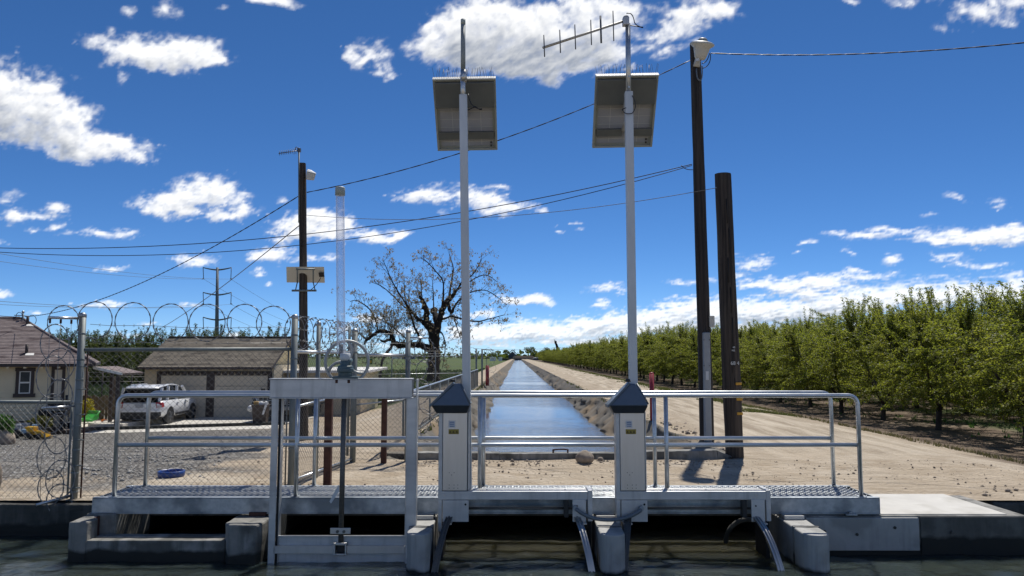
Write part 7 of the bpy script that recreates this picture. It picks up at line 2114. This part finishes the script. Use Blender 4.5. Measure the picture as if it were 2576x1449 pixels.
# ================================================================== ORCHARD
def tree_meshes(seed, H, Rc, n_shoots, leaves_per, leaf=.11, lm='orchard_leaf', trunk_h=.75):
    rr = random.Random(seed); g = np.random.default_rng(seed)
    wood = MB()
    lean = Vector((rr.uniform(-.12, .12), rr.uniform(-.12, .12), 1)).normalized()
    top = lean * trunk_h
    wood.tube([(0, 0, -.15), tuple(lean * .1), tuple(lean * trunk_h * .6), tuple(top)], [.15, .115, .10, .115], 9)
    ends = []
    nl = rr.randint(4, 5)
    for k in range(nl):
        q = 2 * math.pi * (k + rr.uniform(-.2, .2)) / nl
        d = Vector((math.cos(q), math.sin(q), rr.uniform(.9, 1.3))).normalized()
        p = top.copy(); pts = [p.copy()]; rs = [.075]
        for i in range(5):
            d = (d + Vector((rr.gauss(0, .12), rr.gauss(0, .12), .10))).normalized()
            p = p + d * (H - trunk_h) * .155 / max(.45, d.z); pts.append(p.copy()); rs.append(.075 * (1 - .16 * (i + 1)))
            ends.append((p.copy(), d.copy(), i))
        wood.tube(pts, rs, 6)
    SP = []; LV = []
    def shoot(p, d, L_, droop):
        pts = [p]; n = 5
        for i in range(n):
            d = (d + Vector((rr.gauss(0, .10), rr.gauss(0, .10), rr.gauss(0, .06) - droop))).normalized()
            pts.append(pts[-1] + d * L_ / n)
        wood.tube(pts, [.018, .015, .012, .009, .006, .004], 3, caps=False, smooth=False)
        A = np.array([tuple(x) for x in pts])
        m = int(leaves_per * L_ * rr.uniform(.8, 1.2))
        t = g.random(m) ** .85 * n
        i = np.minimum(t.astype(int), n - 1); f = (t - i)[:, None]
        LV.append((A[i] * (1 - f) + A[i + 1] * f) + g.normal(size=(m, 3)) * .035)
    for s in range(n_shoots):
        p, d, i = rr.choice(ends)
        q = rr.uniform(0, 2 * math.pi)
        out = Vector((math.cos(q), math.sin(q), 0))
        hz = p.z / H
        if rr.random() < .40:      # upright whips that make the spiky top
            if i < 3: continue
            shoot(p, (d * .3 + Vector((0, 0, 1)) + out * .15).normalized(), rr.uniform(.75, 1.7) * (H - p.z) * .95, 0)
        else:
            shoot(p, (out * rr.uniform(.5, 1.1) + Vector((p.x, p.y, 0)).normalized() * .6 + Vector((0, 0, rr.uniform(-.5, .8)))).normalized(), rr.uniform(.6, 1.25) * Rc * .62, .05 * (1 - hz) + .03)
    for s in range(6):             # last year's long straight shoots above the crown
        p, d, i = rr.choice([e for e in ends if e[2] == 4])
        shoot(p, Vector((rr.gauss(0, .22), rr.gauss(0, .22), 1)).normalized(), rr.uniform(.9, 1.75) * H / 4.7, 0)
    Lp = np.concatenate(LV)
    Lp = Lp[Lp[:, 2] > trunk_h * .92 + .12 * np.sin(Lp[:, 0] * 3)]
    m = len(Lp)
    a = g.normal(size=(m, 3)) * np.array([1, 1, .6]) + np.array([0, 0, -.35]); a /= np.linalg.norm(a, axis=1, keepdims=True)
    b = np.cross(a, g.normal(size=(m, 3)) * .5 + np.array([0, 0, 1])); b /= np.linalg.norm(b, axis=1, keepdims=True)
    l = leaf * (.6 + .7 * g.random(m))[:, None]
    V = np.stack([Lp, Lp + a * l * .5 + b * l * .2, Lp + a * l, Lp + a * l * .5 - b * l * .2], 1).reshape(-1, 3)
    root = bpy.data.objects.new('orchard_tree', None); COL.objects.link(root); root.empty_display_size = .3
    t = wood.build('trunk', 'orchard_bark', root)
    c = np_mesh('crown', V, np.arange(m * 4).reshape(m, 4), lm, root)
    return root

def build_orchard():
    protos = [tree_meshes(100 + k, 4.55 + .25 * (k % 3 - 1), 3.1, 380, 100, .098) for k in range(6)]
    used = [False] * 6
    rr = random.Random(77)
    XR, SP = 15.3, 4.32
    ordw = 'first second third fourth fifth sixth seventh eighth ninth tenth eleventh twelfth thirteenth fourteenth fifteenth sixteenth seventeenth eighteenth nineteenth twentieth'.split()
    count = 0
    row_words = {0: 'front row', 1: 'second row', 2: 'third row', 3: 'fourth row', 4: 'fifth row', 5: 'sixth row'}
    for row in range(6):
        xp = XR + row * 5.4
        y = (19.1 if row == 0 else 21.0 + row * 4) + (SP / 2 if row % 2 else 0)
        nmax = (103, 48, 36, 28, 24, 20)[row]
        for i in range(nmax):
            yy = y + i * SP + rr.uniform(-.25, .25)
            xx = xp + rr.uniform(-.2, .2) + SKEW * yy
            k = rr.randrange(6)
            o = protos[k] if not used[k] else copy_tree(protos[k])
            used[k] = True
            s = rr.uniform(.88, 1.12)
            o.location = (xx, yy, GH(xx, yy)); o.rotation_euler = (0, 0, rr.uniform(0, 6.28)); o.scale = (s, s, s * rr.uniform(.95, 1.06))
            if row == 0 and i < 20:
                lab = 'leafy orchard tree cut by the right edge, nearest of the front row' if i == 0 else f'{ordw[i]} orchard tree of the front row, counted from the right edge'
                tag(o, lab, 'tree', 'orchard trees of the front row')
            elif row == 0:
                tag(o, 'leafy green orchard tree further along the front row of the orchard', 'tree', 'orchard trees of the front row')
            else:
                tag(o, f'leafy green orchard tree in the {row_words[row]} of the orchard', 'tree', f'orchard trees of the {row_words[row]}')
            count += 1
    # orchard trees behind the house, seen through the fence
    lab = 'dense green orchard tree in the block behind house and garage'
    p2 = tree_meshes(300, 5.2, 2.7, 190, 60, .14, 'dark_leaf', .5)
    first = True
    for row in range(3):
        for i in range(9):
            o = p2 if first else copy_tree(p2)
            first = False
            xx = -46.5 + i * 2.9 + rr.uniform(-.4, .4); yy = 66 + row * 5 + rr.uniform(-.5, .5)
            s = rr.uniform(.8, .98)
            o.location = (xx, yy, -1.2); o.rotation_euler = (0, 0, rr.uniform(0, 6.28)); o.scale = (s * 1.1, s * 1.1, s)
            tag(o, lab, 'tree', 'orchard trees behind the house')
build_orchard()

# ================================================================== FAR END OF THE CANAL
def far_tree(name, label, u, v_top, v_base, w_px, y, seed, m='dark_leaf', n=900, narrow=1.0):
    r = thing(name, label, 'tree')
    b = P(u, v_base, y); t = P(u, v_top, y)
    H = t.z - b.z; W = w_px * y / 1935 / 2
    rr = np.random.default_rng(seed)
    Vs = []; Fs = []; off = 0
    for k in range(7):
        c = (rr.normal() * W * .42, rr.normal() * W * .4, H * (.5 + .42 * rr.random()) if k else H * .8)
        V, F = blob_leaves(n // 7, c, (W * .5, W * .5, H * .2), H * .075, seed * 10 + k)
        Vs.append(V); Fs.append(F + off); off += len(V)
    np_mesh('crown', np.concatenate(Vs), np.concatenate(Fs), m, r)
    mb = MB(); mb.tube([(0, 0, 0), (.02 * H, 0, H * .75)], [H * .035, H * .015], 6); mb.build('trunk', 'bark', r)
    r.location = (b.x, y, b.z)
for k, (u, vt, vb, w, lab) in enumerate(((1247, 885, 903, 30, 'round dark tree left of the far barn'), (1274, 880, 901, 18, 'tall narrow dark tree touching the far barn'), (1334, 872, 902, 34, 'tallest dark tree cluster right of the far barn'),
                                    (1377, 874, 900, 22, 'ragged dark tree near the far power pole'), (1362, 884, 900, 14, 'small dark tree in the far middle gap'), (1404, 884, 900, 30, 'wide low tree at the far left end of the orchard'))):
    far_tree('far_tree', lab, u, vt, vb + 1, w, 640 + k * 14, 40 + k)
def far_things():
    r = thing('barn', 'distant dark barn with steep gable at the end of the canal', 'barn')
    y = 600
    a, b = P(1276, 903, y), P(1302, 903, y); zt = P(0, 882, y).z; ze = P(0, 893, y).z; xm = (a.x + b.x) / 2
    m = MB(); m.prism([(a.x + .8, a.z), (b.x - .8, a.z), (b.x - .8, ze), (xm, zt - .5), (a.x + .8, ze)], 'y', y, y + 14); m.build('barn_wall', 'far_barn', r)
    m = MB(); m.prism([(a.x - .6, ze - .8), (xm, zt + .3), (b.x + .6, ze - .8), (b.x + .6, ze - .2), (xm, zt + 1.0), (a.x - .6, ze - .2)], 'y', y - .6, y + 14.6); m.build('barn_roof', 'far_barn', r)
    settle(r, (xm, y, a.z))
    for (nm, lab, u0, u1, v0, v1, mm, yy) in (('shed', 'long low tan shed beyond the end of the canal', 1290, 1344, 895, 905, 'far_tan', 590), ('packing_shed', 'long white roofed packing shed on the horizon right of the canal', 1342, 1408, 899, 906, 'far_white', 575),
                                              ('shed', 'dark grey open shed at the left end of the orchard', 1408, 1446, 899.5, 907, 'far_barn', 540), ('trailer', 'white tank trailer standing far down the left bank', 1232, 1247, 898, 906, 'far_white', 480), ('trailer', 'small white box trailer beside the far barn', 1254, 1263, 898, 906, 'far_white', 480)):
        r = thing(nm, lab, 'shed' if 'shed' in nm else 'trailer')
        a, b = P(u0, v1, yy), P(u1, v0, yy); d = max(3.0, (b.x - a.x) * .5)
        m = MB(); m.box(a.x, b.x, yy, yy + d, a.z - .5, a.z + (b.z - a.z) * .7); m.build('wall', mm if mm != 'far_white' or 'trailer' in nm else 'far_barn', r)
        m = MB(); m.prism([(a.x - .3, a.z + (b.z - a.z) * .7), (b.x + .3, a.z + (b.z - a.z) * .7), (b.x - (b.x - a.x) * .1, b.z), (a.x + (b.x - a.x) * .1, b.z)], 'y', yy - .4, yy + d + .4); m.build('roof', 'far_white' if lab.startswith('dark') else mm, r)
        settle(r, ((a.x + b.x) / 2, yy, a.z - .5))
    # farm buildings across the field on the left
    for (nm, lab, u0, u1, v0, v1, mm, yy) in (('shed', 'white farm shed on the horizon behind the bare tree', 985, 1010, 893, 900, 'far_white', 420), ('shed', 'dark blue farm shed on the horizon left of the bare tree', 1011, 1042, 893, 901, 'far_blue', 410)):
        r = thing(nm, lab, 'shed'); a, b = P(u0, v1, yy), P(u1, v0, yy)
        m = MB(); m.box(a.x, b.x, yy, yy + 5, a.z - .5, b.z - .5); m.build('wall', mm, r)
        m = MB(); m.prism([(a.x - .3, b.z - .5), (b.x + .3, b.z - .5), ((a.x + b.x) / 2, b.z + .3)], 'y', yy - .3, yy + 5.3); m.build('roof', 'far_white', r); settle(r, ((a.x + b.x) / 2, yy, a.z))
    r = thing('parked_car', 'grey car parked at the far end of the left canal bank', 'car')
    y = 500; a, b = P(1312, 908, y), P(1327, 903.5, y)
    m = MB(); m.box(a.x, b.x, y, y + 1.8, a.z + .3, a.z + .9); m.build('body', 'plate', r, .1)
    m = MB(); w = b.x - a.x; m.hexa([(a.x + .7, y + .1, a.z + .91), (b.x - .5, y + .1, a.z + .91), (b.x - .5, y + 1.7, a.z + .91), (a.x + .7, y + 1.7, a.z + .91)], [(a.x + 1.3, y + .25, a.z + 1.5), (b.x - 1.0, y + .25, a.z + 1.5), (b.x - 1.0, y + 1.55, a.z + 1.5), (a.x + 1.3, y + 1.55, a.z + 1.5)]); m.build('cabin', 'car_glass', r)
    for x in (a.x + .7, b.x - .7):
        m = MB(); m.lathe((x, y - .02, a.z + .33), [(.32, 0), (.33, .2)], 12, axis=(0, 1, 0)); m.build('wheel', 'rubber', r)
    settle(r, ((a.x + b.x) / 2, y, a.z))
    # bridge closing the canal
    m = MB(); m.box(-9, 12, 545, 552, -1.0, .55); o = m.build('canal_bridge', 'concrete_old', None, .05); tag(o, 'low dark farm bridge where the canal ends in the distance', 'bridge')
    # power poles on the horizon
    for k, (u, vt, lab) in enumerate(((1402, 872, 'thin far power pole above the white packing shed'), (1294, 878, 'thin far power pole behind the barn'), (1456, 880, 'far power pole at the left end of the orchard'))):
        y = 560 + 20 * k; t = P(u, vt, y); b = P(u, 906, y); r = thing('power_pole', lab, 'utility pole')
        m = MB(); m.tube([tuple(b), tuple(t)], .22, 6); m.build('shaft', 'tower_steel', r)
        m = MB(); m.box(t.x - 1.3, t.x + 1.3, y - .1, y + .1, t.z - .9, t.z - .65); m.build('cross_arm', 'tower_steel', r); settle(r, b)
    mb = MB(); y = 560; mb.tube(sag(P(1190, 876, y), P(1402, 874, y), 1.5, 12) + sag(P(1402, 874, y), P(1500, 874, y), .6, 6)[1:], .10, 4); o = mb.build('overhead_wire', 'tower_steel'); tag(o, 'thin far power line along the horizon over the canal end', 'cable')
    # bent slender dead tree behind the orchard
    r = thing('dead_tree', 'slender black bent dead tree rising above the far orchard', 'tree')
    y = 300; pts = arc(P(1406, 900, y), P(1404, 872, y), P(1394, 854, y), 10)
    m = MB(); m.tube(pts, [.75, .75, .72, .68, .62, .55, .46, .36, .26, .16, .05], 8); m.build('trunk', 'bark', r)
    V, F = blob_leaves(260, (0, 0, 0), (.5, .5, .5), .5, 9); 
    A = np.array([tuple(p) for p in pts]); g = np.random.default_rng(2); i = g.integers(0, 9, 260)
    V = V + np.repeat(A[i] * (1 - .5) + A[i + 1] * .5, 4, 0); np_mesh('dead_fronds', V, F, 'bark', r); settle(r, pts[0])
    # low tree line all along the horizon
    g = np.random.default_rng(31); Vs = []; Fs = []; off = 0
    for k in range(150):
        az = rad(-48 + 96 * g.random()); d = 900 + 900 * g.random(); h = 6 + 8 * g.random()
        V, F = blob_leaves(46, (math.sin(az) * d, math.cos(az) * d, h * .4 - 1.5), (22 + 30 * g.random(), 10, h * .6), 6.5, 1000 + k)
        Vs.append(V); Fs.append(F + off); off += len(V)
    o = np_mesh('tree_line', np.concatenate(Vs), np.concatenate(Fs), 'dark_leaf'); tag(o, 'far off dark tree line along the flat horizon', 'tree line', kind='stuff')
far_things()

# ================================================================== SCATTER: stones, grass, crops
def stones(name, n, fx, size, m, label, seed):
    g = np.random.default_rng(seed)
    pos = fx(g, n); n = len(pos)
    base = np.array([[1, 0, 0], [0, 1, 0], [-1, 0, 0], [0, -1, 0], [0, 0, .8], [0, 0, -.6]], float)
    tri = np.array([[0, 1, 4], [1, 2, 4], [2, 3, 4], [3, 0, 4], [1, 0, 5], [2, 1, 5], [3, 2, 5], [0, 3, 5]])
    s = size * (.5 + 1.4 * g.random(n) ** 3)
    q = g.random(n) * 6.28
    V = base[None] * s[:, None, None] * (.7 + .6 * g.random((n, 6, 1)))
    c, sn = np.cos(q)[:, None], np.sin(q)[:, None]
    V = np.stack([V[..., 0] * c - V[..., 1] * sn, V[..., 0] * sn + V[..., 1] * c, V[..., 2]], -1) + pos[:, None]
    F = (tri[None] + np.arange(n)[:, None, None] * 6).reshape(-1, 3)
    o = np_mesh(name, V.reshape(-1, 3), F, m); tag(o, label, kind='stuff')
def on_ground(x, y):
    return np.stack([x, y, ground_h(x - SKEW * y, y)], -1)
stones('pebbles', 900, lambda g, n: on_ground(g.uniform(-5, 8, n), 9.7 + 3.0 * g.random(n) ** .8), .013, 'pebbles', 'small scattered pebbles on the sandy crossing', 3)
stones('pebbles', 260, lambda g, n: on_ground(g.uniform(-1.6, 3.4, n), 12.55 - .5 * g.random(n) ** 2), .02, 'pebbles', 'gravel and clods along the foot of the headwall', 5)
stones('gravel', 9000, lambda g, n: (lambda y: on_ground(-4.4 - .22 * (y - 11.5) - (8 + .5 * y) * g.random(n), y))(10.6 + 18.2 * g.random(n) ** 1.3), .021, 'gravel_stone', 'grey crushed gravel covering the yard', 6)
stones('clods', 60, lambda g, n: on_ground(g.uniform(5.6, 8.5, n), 9.4 + .5 * g.random(n)), .025, 'pebbles', 'dirt clods along the edge of the right bank', 7)
stones('rubble', 240, lambda g, n: (lambda y: np.stack([3.62 + .5 * g.random(n) + SKEW * y, y, .02 + 0 * y], -1))(13.5 + 22 * g.random(n)), .045, 'pebbles', 'rubble and clods along the right canal edge', 8)

def tufts(name, pos, h, m, label, seed, blades=5, wd=.02):
    g = np.random.default_rng(seed); n = len(pos); k = blades
    p = np.repeat(pos, k, 0) + np.concatenate([g.normal(size=(n * k, 2)) * h * .35, np.zeros((n * k, 1))], 1)
    q = g.random(n * k) * 6.28; hh = h * (.5 + .8 * g.random(n * k))
    dx = np.cos(q) * wd; dy = np.sin(q) * wd
    lean = g.normal(size=(n * k, 2)) * hh[:, None] * .4
    V = np.stack([p + np.stack([-dx, -dy, 0 * dx - .01], -1), p + np.stack([dx, dy, 0 * dx - .01], -1), p + np.stack([lean[:, 0], lean[:, 1], hh], -1)], 1).reshape(-1, 3)
    o = np_mesh(name, V, np.arange(n * k * 3).reshape(-1, 3), m); tag(o, label, kind='stuff')
g = np.random.default_rng(44)
y = 24 + 110 * g.random(5200) ** 1.5; x = 8.35 + g.normal(size=5200) * .5 + .4 * np.sin(y * .7)
keep = fbm(x * 1.2, y * .5, 3, 73) > .42
tufts('grass_verge', on_ground(x[keep] + SKEW * y[keep], y[keep]), .07, 'grass', 'low green grass verge between the dirt road and the orchard', 1, 5, .022)
y = 12 + 45 * g.random(900) ** 1.4; x = 9.2 + 1.6 * g.random(900)
tufts('dry_grass', on_ground(x, y), .09, 'dry_grass', 'sparse dry grass at the orchard edge', 2, 4, .015)
y = 18 + 90 * g.random(2600) ** 1.3; x = 18.0 + 2.6 * g.normal(size=2600) * .6 + 5.4 * g.integers(0, 3, 2600)
keep = fbm(x * .5, y * .35, 5, 74) > .5
tufts('orchard_weeds', on_ground(x[keep], y[keep]), .13, 'fresh_leaf', 'green weeds between the orchard rows', 3, 7, .022)
y = 46 + 120 * g.random(9000) ** 1.5; x = -5.4 - (y * .55) * g.random(9000)
tufts('field_crop', on_ground(x, y), .30, 'crop', 'low green field crop beyond the left canal bank', 4, 5, .10)
y = 43 + 22 * g.random(5200); x = -14 - 14 * g.random(5200) - (y - 43) * .4
tufts('garden_crop', on_ground(x, y), .55, 'crop', 'green leafy crop between house and garage', 5, 7, .11)
y = 14 + 40 * g.random(260); x = np.where(g.random(260) < .5, 3.35 + .3 * g.random(260), -1.95 - .3 * g.random(260)) + SKEW * y
tufts('canal_weeds', np.stack([x, y, 0 * x - .05], -1), .10, 'grass', 'small weeds on the canal lining', 6, 5, .02)
